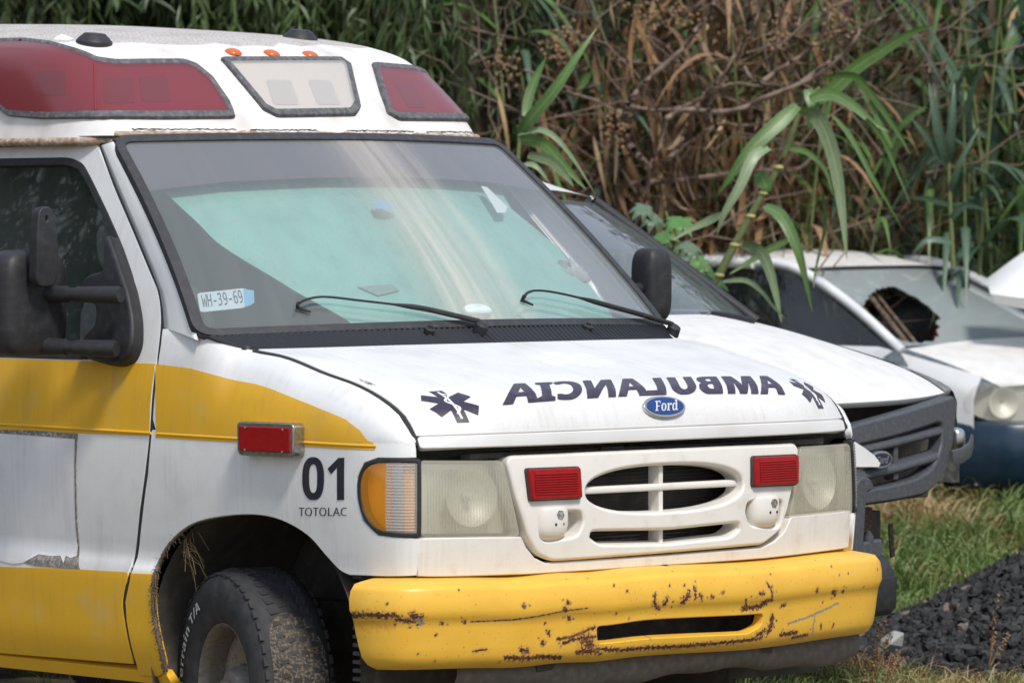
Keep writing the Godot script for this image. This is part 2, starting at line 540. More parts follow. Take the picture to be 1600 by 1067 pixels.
func make_materials():
	var fine := bump_tex(5, 0.06, 1.5)
	M.white = tri_tex(mat(Color.WHITE, 0.34), noise_tex(11, 0.012, [[0.0, L(0.70, 0.69, 0.67)], [0.35, L(0.79, 0.79, 0.785)], [0.7, L(0.82, 0.82, 0.815)], [1.0, L(0.74, 0.73, 0.70)]], 6), 0.55)
	M.white.clearcoat_enabled = true; M.white.clearcoat = 0.25; M.white.clearcoat_roughness = 0.25
	M.plastic_white = tri_tex(mat(Color.WHITE, 0.42), noise_tex(12, 0.02, [[0.0, L(0.68, 0.62, 0.55)], [0.3, L(0.77, 0.735, 0.68)], [1.0, L(0.80, 0.775, 0.73)]], 6), 0.9)
	M.roof = tri_tex(mat(Color.WHITE, 0.55), noise_tex(13, 0.015, [[0.0, L(0.52, 0.47, 0.42)], [0.4, L(0.70, 0.67, 0.64)], [0.75, L(0.79, 0.77, 0.75)], [1.0, L(0.66, 0.62, 0.58)]], 7), 0.7)
	M.yellow = tri_tex(mat(Color.WHITE, 0.38), noise_tex(14, 0.01, [[0.0, L(0.72, 0.42, 0.06)], [0.3, L(0.80, 0.44, 0.025)], [0.65, L(0.83, 0.46, 0.025)], [0.85, L(0.78, 0.47, 0.07)], [1.0, L(0.72, 0.50, 0.14)]], 6), 0.6)
	M.black = tri_tex(mat(Color.WHITE, 0.55), noise_tex(15, 0.03, [[0.0, L(0.013, 0.013, 0.015)], [0.6, L(0.022, 0.022, 0.025)], [1.0, L(0.045, 0.042, 0.041)]], 6), 1.5, fine, 0.3)
	M.gasket = tri_tex(mat(Color.WHITE, 0.6), noise_tex(16, 0.03, [[0.0, L(0.022, 0.022, 0.025)], [0.6, L(0.036, 0.036, 0.04)], [1.0, L(0.08, 0.075, 0.07)]], 6), 1.6)
	M.old_gasket = tri_tex(mat(Color.WHITE, 0.7), noise_tex(17, 0.04, [[0.0, L(0.045, 0.045, 0.05)], [0.5, L(0.10, 0.10, 0.11)], [1.0, L(0.26, 0.24, 0.23)]], 6), 1.8)
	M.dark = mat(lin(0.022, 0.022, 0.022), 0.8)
	M.soot = tri_tex(mat(Color.WHITE, 0.9), noise_tex(18, 0.02, [[0.0, L(0.055, 0.05, 0.045)], [0.6, L(0.08, 0.072, 0.064)], [1.0, L(0.15, 0.12, 0.095)]], 5), 1.2)
	M.navy = mat(lin(0.012, 0.014, 0.03), 0.4)
	M.purple = tri_tex(mat(Color.WHITE, 0.42), noise_tex(19, 0.02, [[0.0, L(0.03, 0.02, 0.05)], [0.6, L(0.03, 0.022, 0.045)], [1.0, L(0.09, 0.08, 0.10)]], 5), 1.6)
	M.chrome = mat(lin(0.55, 0.54, 0.52), 0.34, 1.0)
	M.steel = tri_tex(mat(Color.WHITE, 0.5, 0.6), noise_tex(20, 0.03, [[0.0, L(0.12, 0.09, 0.07)], [0.5, L(0.3, 0.28, 0.25)], [1.0, L(0.2, 0.14, 0.09)]], 6), 2.0)
	M.red = tri_tex(mat(Color.WHITE, 0.28), noise_tex(21, 0.03, [[0.0, L(0.26, 0.006, 0.007)], [1.0, L(0.36, 0.010, 0.010)]], 4), 2.0)
	M.red.metallic_specular = 0.35
	M.rubber = tri_tex(mat(Color.WHITE, 0.75), noise_tex(22, 0.02, [[0.0, L(0.018, 0.018, 0.02)], [0.55, L(0.035, 0.035, 0.038)], [0.8, L(0.06, 0.056, 0.052)], [1.0, L(0.10, 0.09, 0.08)]], 6), 1.2, fine, 0.5)
	M.mud = tri_tex(mat(Color.WHITE, 0.95), noise_tex(23, 0.04, [[0.0, L(0.12, 0.09, 0.06)], [1.0, L(0.21, 0.16, 0.115)]], 6), 2.0, fine, 1.0)
	M.tan = tri_tex(mat(Color.WHITE, 0.8), noise_tex(24, 0.03, [[0.0, L(0.14, 0.07, 0.035)], [0.45, L(0.34, 0.22, 0.14)], [0.7, L(0.55, 0.45, 0.37)], [1.0, L(0.66, 0.60, 0.54)]], 6), 1.6)
	M.orange = mat(lin(0.62, 0.13, 0.02), 0.25)
	M.residue = tri_tex(mat(Color.WHITE, 0.9), noise_tex(25, 0.05, [[0.0, L(0.08, 0.07, 0.06)], [0.5, L(0.22, 0.20, 0.18)], [1.0, L(0.55, 0.53, 0.5)]], 6), 2.0)
	M.sticker = tri_tex(mat(Color.WHITE, 0.45), noise_tex(26, 0.012, [[0.0, L(0.76, 0.75, 0.76)], [1.0, L(0.84, 0.83, 0.84)]], 5), 0.8)
	M.lettering = mat(lin(0.6, 0.58, 0.55), 0.7)

# ---------------------------------------------------------------- the ambulance
var amb: Node3D
func star_of_life(cx: float, cy: float, r: float, S: Callable, sg: float, k := 1.0) -> Array:
	# six bars and the rod, as polygons in the surface's own map
	var pl := []
	var w := r * 0.25
	var acc := PackedVector2Array()
	for i in 3:
		var a := PI / 3 * i + PI / 2
		var d := Vector2(cos(a), sin(a))
		var s := Vector2(-d.y, d.x)
		var q := PackedVector2Array()
		for e in [[-1, -1], [1, -1], [1, 1], [-1, 1]]:
			var p: Vector2 = d * r * e[0] + s * w * e[1]
			q.append(Vector2(cx + p.x * k, cy + p.y))
		if acc.is_empty(): acc = q
		else: acc = Geometry2D.merge_polygons(acc, q)[0]
	var rod := PackedVector2Array([Vector2(cx - 0.004 * k, cy - r * 0.85), Vector2(cx + 0.004 * k, cy - r * 0.85), Vector2(cx + 0.004 * k, cy + r * 0.85), Vector2(cx - 0.004 * k, cy + r * 0.85)])
	var sn := PackedVector2Array()
	for i in 22:
		var t := i / 21.0
		sn.append(Vector2(cx + sin(t * TAU * 1.6) * r * (0.22 - 0.10 * t) * k - 0.0045 * k, cy + r * (0.72 - 1.35 * t)))
	for i in range(21, -1, -1):
		var t := i / 21.0
		sn.append(Vector2(cx + sin(t * TAU * 1.6) * r * (0.22 - 0.10 * t) * k + 0.0045 * k, cy + r * (0.72 - 1.35 * t)))
	return [acc, rod, sn]

func build_ambulance():
	amb = thing("ambulance", "white and yellow van ambulance with raised roof, rusty yellow bumper and number 01", "ambulance")
	var B := s_body
	var H := s_hood
	var T := s_fender
	var W := s_wind
	var R := s_roof
	var P := s_bump
	# ---- front fender with the wheel arch, below the side crease
	var fp := poly([2.1776, 1.1847, 1.8688, 1.1836, 1.4831, 1.1837, 1.1501, 1.1831, 0.9395, 1.1843, 0.9366, 1.1499, 1.0713, 1.1479, 1.1257, 1.1308, 1.1573, 1.0851, 1.1551, 1.0174, 1.1323, 0.9505, 1.0702, 0.9086, 0.929, 0.9038, 0.935, 0.7954, 1.0531, 0.7909, 1.2109, 0.7866, 1.2169, 0.788, 1.2251, 0.7897, 1.2349, 0.792, 1.2454, 0.7953, 1.2559, 0.7997, 1.2661, 0.8054, 1.2765, 0.8121, 1.2874, 0.8198, 1.2992, 0.8284, 1.3122, 0.8379, 1.3267, 0.8489, 1.3425, 0.8615, 1.3598, 0.8746, 1.3784, 0.8872, 1.3985, 0.8983, 1.4205, 0.9079, 1.4445, 0.9168, 1.4697, 0.9249, 1.4953, 0.9318, 1.5206, 0.9376, 1.545, 0.9421, 1.5691, 0.9455, 1.5936, 0.9477, 1.6192, 0.949, 1.6468, 0.9494, 1.6769, 0.9489, 1.709, 0.9474, 1.7424, 0.945, 1.7761, 0.9417, 1.8096, 0.9377, 1.8435, 0.933, 1.8784, 0.9277, 1.9131, 0.9215, 1.9465, 0.9141, 1.9774, 0.9053, 2.0059, 0.8949, 2.0326, 0.8829, 2.0576, 0.8698, 2.0806, 0.8561, 2.1022, 0.8422, 2.122, 0.8274, 2.1397, 0.8116, 2.1546, 0.7957, 2.1655, 0.7806, 2.1715, 0.7673, 2.1731, 0.7561, 2.1688, 0.7467, 2.1686, 0.7374, 2.1703, 0.7277, 2.1729, 0.7171, 2.1759, 0.7055, 2.1785, 0.6935, 2.1805, 0.6812, 2.182, 0.6684, 2.1831, 0.6553, 2.1835, 0.6416, 2.1835, 0.6274, 2.1829, 0.6128, 2.1818, 0.5982, 2.1801, 0.5839, 2.1777, 0.5695, 2.1746, 0.5551, 2.1713, 0.5407, 2.1682, 0.5266, 2.1657, 0.5131, 2.1635, 0.4993, 2.1618, 0.4849, 2.1606, 0.4714, 2.1601, 0.4598, 2.1599, 0.4515, 2.1697, 0.4197, 2.2041, 0.4046, 2.3006, 0.4018, 2.3002, 0.4395, 2.3091, 0.5076, 2.3202, 0.575, 2.3205, 0.6367, 2.2918, 0.7062, 2.2775, 0.7858, 2.2324, 0.9277, 2.1966, 1.0518])
	for i in fp.size():
		if fp[i].y > 1.165: fp[i].y = 1.1895
	var fender := part(sheet(B, -1, fp, [], 0.03, 0.0, 0.014, 0.003), "fender", M.white, amb)
	var top := PackedVector2Array([Vector2(0.955, 0.0), Vector2(1.3, 0.0), Vector2(1.7, 0.0), Vector2(2.157, 0.0)])
	top.append_array(poly([2.1729, 0.0724, 2.1667, 0.2301, 2.158, 0.4698, 2.1548, 0.7043, 2.1629, 0.9281]))
	top.append_array(PackedVector2Array([Vector2(2.1, 1), Vector2(1.7, 1), Vector2(1.3, 1), Vector2(0.955, 1)]))
	part(sheet(T, -1, top, [], 0.05, 0.0, 0.012, 0.003), "fender_top", M.white, fender)
	var mf := sheet(T, -1, top, [], 0.08, 0.0, 0.012, 0.003)
	var lf := sheet(B, -1, fp, [], 0.08, 0.0, 0.02, 0.003).mirror()
	var fender2 := part(lf, "fender", M.white, amb)
	part(mf.mirror(), "fender_top", M.white, fender2)
	# yellow paint on fender
	var y1 := poly([2.1696, 0.5021, 1.981, 0.5417, 1.6752, 0.5129, 1.4111, 0.4294, 1.2171, 0.322, 1.149, 0.1973, 1.1144, 0.0385])
	y1.append(Vector2(1.09, 0.0)); y1.append(Vector2(1.5, 0.0)); y1.append(Vector2(2.154, 0.0))
	part(film(T, -1, y1, [], 0.05), "yellow_stripe", M.yellow, fender)
	part(film(B, -1, poly([2.155, 1.1893, 1.6, 1.1893, 1.09, 1.1893, 1.085, 1.168, 1.4, 1.168, 2.158, 1.168]), [], 0.03), "yellow_stripe", M.yellow, fender)
	var low_cut := poly([2.3362, 0.7272, 2.2885, 0.7279, 2.1703, 0.7315, 2.0935, 0.7338])
	low_cut.append_array(PackedVector2Array([Vector2(1.9, 0.3), Vector2(2.5, 0.3)]))
	for q in Geometry2D.intersect_polygons(fp, low_cut): part(sheet(B, -1, q, [], 0.03, 0.0016, 0.02, 0.0055), "yellow_stripe", M.yellow, fender)
	var gap_shade := MB.new()
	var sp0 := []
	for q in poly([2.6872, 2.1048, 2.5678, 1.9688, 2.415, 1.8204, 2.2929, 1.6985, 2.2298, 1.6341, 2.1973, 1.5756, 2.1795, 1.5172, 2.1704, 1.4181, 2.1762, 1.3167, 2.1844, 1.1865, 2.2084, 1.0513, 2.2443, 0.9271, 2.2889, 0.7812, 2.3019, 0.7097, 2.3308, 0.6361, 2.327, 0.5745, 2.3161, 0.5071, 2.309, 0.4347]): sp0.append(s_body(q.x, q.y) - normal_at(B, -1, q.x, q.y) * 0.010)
	gap_shade.tube(open_smooth(sp0, 4), [0.011], 8)
	part(gap_shade, "door_gap_shade", M.dark, amb)  # dark tube laid in the door gap to paint its shade
	# ---- number and town name
	var num_at := poly([1.4108, 1.004, 1.2104, 1.013, 1.4086, 1.1355])
	part(letters("01", true, func(p): return on_map(B, -1, num_at, p, 0.0016), 0.12), "number", M.navy, fender)
	var town := poly([1.4334, 0.9537, 1.2012, 0.9648, 1.4312, 0.9794])
	part(letters("TOTOLAC", false, func(p): return on_map(B, -1, town, p, 0.0016), 0.5), "town_name", M.navy, fender)
	# ---- door
	var dp := poly([2.707, 2.1007, 2.5741, 1.9668, 2.4247, 1.8183, 2.3025, 1.6963, 2.2404, 1.6359, 2.204, 1.5755, 2.1866, 1.515, 2.1805, 1.4179, 2.1862, 1.3164, 2.1929, 1.1862, 2.2186, 1.0509, 2.2546, 0.9266, 2.299, 0.7806, 2.3138, 0.709, 2.3429, 0.6354, 2.3374, 0.5739, 2.3265, 0.5064, 2.3177, 0.4383])
	dp.append_array(PackedVector2Array([Vector2(3.62, 0.41), Vector2(3.62, 2.09)]))
	var win := poly([2.8407, 2.0532, 2.7636, 2.034, 2.697, 1.9794, 2.571, 1.8672, 2.4634, 1.7645, 2.3697, 1.6587, 2.3122, 1.5574, 2.2857, 1.4764, 2.2972, 1.4313, 2.3416, 1.418, 2.6728, 1.41])
	win.append_array(PackedVector2Array([Vector2(3.5, 1.405), Vector2(3.5, 2.05)]))
	win = rounded(win, 0.3, 4, 0.05)
	var door := part(sheet(B, -1, dp, [win], 0.03, 0.0, 0.035, 0.005), "door", M.white, amb)
	part(band(B, -1, inset(win, 0.004), 0.02, 0.004, 0.03), "window_seal", M.black, door)
	part(sheet(B, -1, inset(win, -0.01), [], 0.1, -0.012, 0.004, 0.0), "window_glass", M.side_glass, door)
	var up_cut := poly([3.6239, 1.3913, 3.0278, 1.3972, 2.6002, 1.3994, 2.1147, 1.4013, 2.0933, 1.1735, 2.6485, 1.166, 3.0058, 1.1638, 3.6023, 1.1581])
	for q in Geometry2D.intersect_polygons(dp, up_cut): part(film(B, -1, q, [], 0.03, 0.0014), "yellow_stripe", M.yellow, door)
	var dn_cut := poly([3.6043, 0.6895, 3.0061, 0.7096, 2.6483, 0.7232, 2.2957, 0.7315, 2.2178, 0.7328])
	dn_cut.append_array(PackedVector2Array([Vector2(2.1, 0.3), Vector2(3.9, 0.3)]))
	for q in Geometry2D.intersect_polygons(dp, dn_cut): part(sheet(B, -1, q, [], 0.03, 0.0016, 0.03, 0.0065), "yellow_stripe", M.yellow, door)
	# body crease, a rolled groove along the side
	var cr1 := MB.new()
	var cpts := []
	for i in 40: cpts.append(s_body(lerpf(3.6, 2.18, i / 39.0), 1.181) + Vector3(-0.001, 0, 0))
	cr1.tube(cpts, [0.0055], 6)
	part(cr1, "crease_moulding", M.yellow, door)
	var cr2 := MB.new()
	cpts = []
	for i in 40: cpts.append(s_body(lerpf(2.15, 1.08, i / 39.0), 1.180))
	cr2.tube(cpts, [0.005], 6)
	part(cr2, "crease_moulding", M.yellow, fender)
	# peeled sticker
	var st := poly([3.1519, 1.1587, 3.0057, 1.1596, 2.79, 1.163, 2.5817, 1.1621, 2.5877, 1.077, 2.5875, 0.994, 2.5981, 0.8687, 2.598, 0.7688, 2.6319, 0.7588, 2.6598, 0.7655, 2.6547, 0.7415, 2.6908, 0.7639, 2.7381, 0.7593, 2.8105, 0.7617, 2.8474, 0.7435, 2.8766, 0.7315, 2.9335, 0.7242, 3.0066, 0.7307, 3.1523, 0.7228])
	part(film(B, -1, st, [], 0.05, 0.002), "sticker", M.sticker, door)
	part(film(B, -1, poly([2.8802, 0.7313, 2.8453, 0.7456, 2.8105, 0.7617, 2.7392, 0.7613, 2.6917, 0.7659, 2.6576, 0.7393, 2.6564, 0.7657, 2.6296, 0.761, 2.5959, 0.773, 2.5644, 0.7279, 2.6307, 0.7242, 2.719, 0.7255, 2.8079, 0.7248]), [], 0.02, 0.001), "sticker_residue", M.residue, door)
	part(film(B, -1, poly([3.152, 1.1619, 3.0058, 1.1638, 2.7901, 1.1672, 2.5748, 1.1655, 2.5777, 1.1478, 2.7895, 1.1505, 3.0054, 1.1512, 3.1515, 1.1481]), [], 0.03, 0.0028), "sticker_residue", M.residue, door)
	part(film(B, -1, poly([2.5868, 1.1599, 2.5746, 1.1603, 2.5825, 1.0772, 2.584, 0.9942, 2.5911, 0.869, 2.5911, 0.7692, 2.5997, 0.7687, 2.5999, 0.8686, 2.591, 0.9939, 2.5895, 1.0769]), [], 0.03, 0.003), "sticker_residue", M.residue, door)
	# door handle out of the frame and sill below
	var hd := MB.new(); hd.box(s_body(3.5, 1.27) + Vector3(-0.02, 0, 0), Vector3(0.03, 0.05, 0.16)); part(hd, "door_handle", M.black, door)
	var sill := PackedVector2Array([Vector2(2.15, 0.375), Vector2(2.17, 0.41), Vector2(3.7, 0.40), Vector2(3.7, 0.362)])
	part(sheet(B, -1, sill, [], 0.06, -0.006, 0.03, 0.004), "sill", M.yellow, amb)
	# the long body behind the doors
	for mir in [false, true]:
		var bs := sheet(B, -1, PackedVector2Array([Vector2(3.632, 0.41), Vector2(5.2, 0.41), Vector2(5.2, 2.1), Vector2(3.632, 2.1)]), [], 0.15, 0.0, 0.03, 0.004)
		part(bs.mirror() if mir else bs, "body_side", M.white, amb)
	var ld := sheet(B, -1, dp, [win], 0.12, 0.0, 0.035, 0.005).mirror()
	var ldoor := part(ld, "door", M.white, amb)
	part(sheet(B, -1, inset(win, -0.002), [], 0.2, -0.012, 0.004, 0.0).mirror(), "window_glass", M.side_glass, ldoor)
	var bk := MB.new()
	bk.flat(Vector3(-0.99, 0.4, -3.23), Vector3(0.99, 0.4, -3.23), Vector3(0.83, 2.1, -3.23), Vector3(-0.83, 2.1, -3.23))
	part(bk, "rear_wall", M.white, amb)
	# ---- windshield pillars
	for mir in [false, true]:
		var lp := poly([2.6846, 2.0964, 2.5615, 1.9709, 2.4082, 1.8204, 2.2862, 1.6985, 2.2218, 1.6301, 2.1878, 1.5718, 2.1649, 1.5154])
		var rp := PackedVector2Array()
		for j in 7: rp.append(Vector2(-0.918, lerpf(0.905, -0.03, [0.0, 0.21, 0.46, 0.68, 0.83, 0.93, 1.0][j])))
		var rows := []
		for j in 7:
			var a := s_body(lp[j].x, lp[j].y)
			var b := s_wind(rp[j].x, rp[j].y) - normal_at(W, 1, rp[j].x, rp[j].y) * 0.006
			var row := []
			for i in 7:
				var t := i / 6.0
				row.append(a.lerp(b, t) + Vector3(-0.35, 0.1, 0.6).normalized() * 0.008 * 4 * t * (1 - t))
			row.push_front(a + Vector3(0.03, 0, -0.01)); row.append(b + Vector3(0.02, -0.01, -0.03))
			rows.append(row)
		var pm := MB.new()
		pm.loft(rows)
		part(pm.mirror() if mir else pm, "windshield_pillar", M.white, amb)
	# ---- hood
	var hl := c_hc.l[-1]
	var hood := part(sheet(H, 1, poly([-0.893, 0.056, 0.893, 0.056, 0.896, hl * 0.5, 0.89, hl - 0.012, 0.45, hl, -0.45, hl, -0.89, hl - 0.012, -0.896, hl * 0.5]), [], 0.04, 0.0, 0.02, 0.006), "hood", M.hood, amb)
	part(sheet(H, 1, rounded(poly([-0.893, 0.014, 0.893, 0.014, 0.893, 0.046, -0.893, 0.046]), 0.3, 4, 0.01), [], 0.04, -0.001, 0.03, 0.005), "hood_lip", M.hood, hood)
	var word := poly([-0.6063, 0.1482, 0.5644, 0.1478, -0.5138, 0.2869])
	var wm0 := letters("AMBULANCIA", true, func(p): return on_map(H, 1, word, Vector2(1.004 - p.x, p.y + 0.42 * p.x * (1 - p.x)), 0.0016), 0.10)
	var wm1 := letters("AMBULANCIA", true, func(p): return on_map(H, 1, word, Vector2(0.996 - p.x, p.y + 0.42 * p.x * (1 - p.x)), 0.0019), 0.10)
	var nb := wm0.v.size()
	wm0.v.append_array(wm1.v); wm0.n.append_array(wm1.n); wm0.uv.append_array(wm1.uv)
	for q in wm1.ix: wm0.ix.append(q + nb)
	part(wm0, "lettering", M.purple, hood)
	for k in [[[-0.7555, 0.1748], 0.86], [[0.7432, 0.1748], 0.9]]:
		var sp := star_of_life(k[0][0], k[0][1], 0.083, H, 1, k[1])
		var s0 := part(film(H, 1, sp[0], [], 0.02, 0.0014), "star_of_life", M.purple, hood)
		part(film(H, 1, sp[2], [], 0.03, 0.0022), "snake", M.hood, s0)
		part(film(H, 1, sp[1], [], 0.03, 0.0026), "staff", M.hood, s0)
	var ghost := star_of_life(0.03, 0.62, 0.12, H, 1, 1.3)
	part(film(H, 1, ghost[0], [], 0.03, 0.001), "star_ghost", M.ghost, hood)
	# ---- oval badge on the nose
	var e0 := poly([-0.0008, 0.1148])[0]
	var badge := part(sheet(H, 1, ring(e0.x, e0.y, 0.084, 0.0335, 40), [], 0.02, 0.012, 0.014, 0.003), "badge", M.chrome, hood)
	part(sheet(H, 1, ring(e0.x, e0.y, 0.076, 0.0275, 40), [], 0.02, 0.0138, 0.003, 0.0005), "badge_field", M.badge_blue, badge)
	part(letters("Ford", true, func(p): return on_map(H, 1, PackedVector2Array([Vector2(e0.x - 0.052, e0.y - 0.016), Vector2(e0.x + 0.044, e0.y - 0.016), Vector2(e0.x - 0.036, e0.y + 0.018)]), p, 0.0152), 0.3, "Droid Serif"), "badge_script", M.badge_white, badge)
	# ---- header panel, lamps and grille
	var lowp := poly([0.927, 0.9019, 0.7462, 0.8983, 0.575, 0.8939, 0.5544, 0.8598, 0.521, 0.827, 0.4786, 0.8095, 0.1033, 0.8105, -0.4331, 0.815, -0.4987, 0.8322, -0.5455, 0.8626, -0.5739, 0.9084, -0.7826, 0.9107, -0.8972, 0.9131, -0.9013, 0.7984])
	lowp.append_array(poly([-0.4667, 0.7888, 0.1013, 0.7885, 0.5301, 0.7862, 0.8305, 0.7905, 0.9286, 0.7934]))
	var header := part(sheet(B, -1, lowp, [], 0.04, 0.0, 0.03, 0.005), "header_panel", M.plastic_white, amb)
	var corner := PackedVector2Array([Vector2(-0.945, 0.785), Vector2(-0.945, 0.915), Vector2(-1.05, 0.92), Vector2(-1.2, 0.92), Vector2(-1.2, 0.785)])
	part(sheet(B, -1, corner, [], 0.04, 0.0, 0.03, 0.005), "header_corner", M.white, header)
	part(sheet(B, -1, PackedVector2Array([Vector2(-0.99, 1.155), Vector2(-0.99, 1.185), Vector2(-1.2, 1.185), Vector2(-1.2, 1.155)]), [], 0.04, 0.0, 0.03, 0.005), "header_corner", M.white, header)
	for hp in [poly([0.9181, 1.1343, 0.6361, 1.1272, 0.6142, 1.0432, 0.58, 0.9019, 0.9211, 0.9114]), poly([-0.632, 1.128, -0.568, 0.908, -0.915, 0.905, -0.915, 1.128])]:
		var lens := rounded(hp, 0.3, 4, 0.012)
		var hlamp := part(sheet(B, -1, lens, [], 0.03, -0.085, 0.004, 0.0), "headlight", M.reflector, amb)
		var mid := Vector2.ZERO
		for q in hp: mid += q / hp.size()
		var axis := normal_at(B, -1, mid.x, mid.y)
		var bowl := MB.new()
		bowl.lathe(s_body(mid.x, mid.y) - axis * 0.075, axis, [Vector2(0.012, 0.0), Vector2(0.03, 0.002), Vector2(0.055, 0.012), Vector2(0.078, 0.028), Vector2(0.09, 0.045)], 32)
		part(bowl, "reflector_bowl", M.bowl, hlamp)
		var bulb := MB.new()
		bulb.lathe(s_body(mid.x, mid.y) - axis * 0.07, axis, [Vector2(0.012, 0.0), Vector2(0.012, 0.03), Vector2(0.007, 0.038), Vector2(0.0, 0.039)], 16)
		part(bulb, "bulb", M.bulb, hlamp)
		part(sheet(B, -1, lens, [], 0.03, -0.002, 0.055, 0.006), "lens", M.headlens, hlamp)
		# moulded flutes across the lens
		var fl := MB.new()
		var lo: Vector2 = hp[0]
		var hi: Vector2 = hp[0]
		for q in hp: lo = lo.min(q); hi = hi.max(q)
		var nf := 30
		for i in nf:
			var a := lerpf(lo.x + 0.015, hi.x - 0.015, (i + 0.5) / nf)
			var sg := []
			for q in 9:
				var yy := lerpf(lo.y + 0.02, hi.y - 0.02, q / 8.0)
				if Geometry2D.is_point_in_polygon(Vector2(a, yy), hp): sg.append(s_body(a, yy) + normal_at(B, -1, a, yy) * -0.0015)
			if sg.size() > 2: fl.tube(sg, [0.0022], 5, false)
		part(fl, "lens_flutes", M.flute, hlamp)
	# corner lamps: amber and clear, in a black surround
	var cl := poly([0.9264, 1.1364, 0.9285, 1.1383, 0.941, 1.1389, 0.9591, 1.1395, 0.9798, 1.14, 1.0006, 1.1401, 1.0188, 1.1398, 1.0342, 1.1393, 1.0485, 1.1387, 1.0618, 1.1378, 1.074, 1.1364, 1.0851, 1.134, 1.0952, 1.1309, 1.104, 1.127, 1.1119, 1.1225, 1.1188, 1.1173, 1.125, 1.1115, 1.1304, 1.105, 1.135, 1.0978, 1.1386, 1.09, 1.1414, 1.0814, 1.1434, 1.0721, 1.1446, 1.0616, 1.1449, 1.0498, 1.1443, 1.0376, 1.1431, 1.0254, 1.1411, 1.0141, 1.1386, 1.0035, 1.1354, 0.9931, 1.1315, 0.9832, 1.1265, 0.9736, 1.1204, 0.9646, 1.1132, 0.9557, 1.105, 0.9469, 1.0958, 0.9388, 1.0856, 0.9316, 1.0745, 0.9258, 1.0623, 0.9217, 1.0493, 0.919, 1.0356, 0.9172, 1.0214, 0.9159, 1.007, 0.9149, 0.9908, 0.9142, 0.9732, 0.9139, 0.9562, 0.9139, 0.9415, 0.9138, 0.9311, 0.9135, 0.9291, 0.9154])
	var cl2 := PackedVector2Array()
	for q in cl: cl2.append(Vector2(minf(q.x, 1.2), q.y))
	for mir in [false, true]:
		var k := 1.0
		var sur := band(B, -1, inset(cl, 0.003), 0.007, 0.003, 0.03)
		var lamp := part(sur.mirror() if mir else sur, "corner_lamp", M.black, amb)
		var am := sheet(B, -1, inset(cl, -0.008), [], 0.03, -0.03, 0.004, 0.0)
		part(am.mirror() if mir else am, "lamp_reflector", M.amber, lamp)
		var sv := sheet(B, -1, PackedVector2Array([Vector2(0.985, 0.925), Vector2(1.034, 0.93), Vector2(1.034, 1.125), Vector2(0.985, 1.13)]), [], 0.03, -0.026, 0.004, 0.0)
		part(sv.mirror() if mir else sv, "silver_reflector", M.chrome, lamp)
		var split := 0.0
		var amb_part := Geometry2D.intersect_polygons(inset(cl, -0.008), PackedVector2Array([Vector2(1.04, 0.8), Vector2(1.4, 0.8), Vector2(1.4, 1.3), Vector2(1.04, 1.3)]))
		var clr_part := Geometry2D.intersect_polygons(inset(cl, -0.008), PackedVector2Array([Vector2(0.6, 0.8), Vector2(1.038, 0.8), Vector2(1.038, 1.3), Vector2(0.6, 1.3)]))
		if amb_part.size():
			var q := sheet(B, -1, amb_part[0], [], 0.02, 0.0, 0.012, 0.003)
			part(q.mirror() if mir else q, "amber_lens", M.amber_lens, lamp)
		if clr_part.size():
			var q := sheet(B, -1, clr_part[0], [], 0.02, 0.0, 0.012, 0.003)
			part(q.mirror() if mir else q, "clear_lens", M.clear_lens, lamp)
			var rb := MB.new()
			var ylo := 9.0
			var yhi := 0.0
			for w in clr_part[0]: ylo = minf(ylo, w.y); yhi = maxf(yhi, w.y)
			for i in 22:
				var yy := lerpf(ylo + 0.008, yhi - 0.008, i / 21.0)
				var sg := []
				for j in 8:
					var a := lerpf(0.905, 1.036, j / 7.0)
					if Geometry2D.is_point_in_polygon(Vector2(a, yy), clr_part[0]): sg.append(s_body(a, yy) + normal_at(B, -1, a, yy) * 0.0005)
				if sg.size() > 2: rb.tube(sg, [0.0026], 5, false)
			part(rb.mirror() if mir else rb, "lens_ribs", M.clear_lens, lamp)
	# grille panel
	var gp := poly([0.6215, 1.1345, 0.3594, 1.1363, 0.0495, 1.1362, -0.2566, 1.1358, -0.5997, 1.1337, -0.5727, 1.039, -0.5292, 0.9288, -0.5006, 0.8771, -0.4302, 0.8417, -0.1676, 0.838, 0.1053, 0.8346, 0.4557, 0.8302, 0.5105, 0.8502, 0.5466, 0.9026, 0.5933, 1.0289])
	gp = rounded(gp, 0.3, 4, 0.02)
	var oval := ring(0.0, 1.026, 0.342, 0.084, 44, 0.8)
	var slot := rounded(poly([0.318, 0.917, 0.328, 0.88, 0.28, 0.852, 0.0, 0.843, -0.28, 0.852, -0.328, 0.88, -0.318, 0.917, 0.0, 0.908]), 0.35, 4, 0.03)
	var pk1 := rounded(poly([0.5279, 0.976, 0.4454, 0.9808, 0.3466, 0.9791, 0.3318, 0.9353, 0.3603, 0.8833, 0.4923, 0.871, 0.5173, 0.8897]), 0.35, 4, 0.03)
	var pk2 := PackedVector2Array()
	for q in pk1: pk2.append(Vector2(-q.x, q.y))
	var grille := part(sheet(B, -1, gp, [oval, slot, pk1, pk2], 0.03, 0.012, 0.075, 0.012), "grille_panel", M.plastic_white, amb)
	var gb := MB.new()
	for seg in [[Vector2(0.33, 1.03), Vector2(-0.33, 1.03), 0.013]]:
		var rows := []
		for i in 25:
			var a: float = lerpf(seg[0].x, seg[1].x, i / 24.0)
			var row := []
			for q in [[-0.011, -0.075], [-0.011, -0.022], [-0.007, -0.016], [0.007, -0.016], [0.011, -0.022], [0.011, -0.075]]:
				row.append(s_body(a, seg[0].y + q[0]) + normal_at(B, -1, a, 1.0) * q[1])
			rows.append(row)
		gb.loft(rows)
	part(gb, "grille_bar", M.plastic_white, grille)
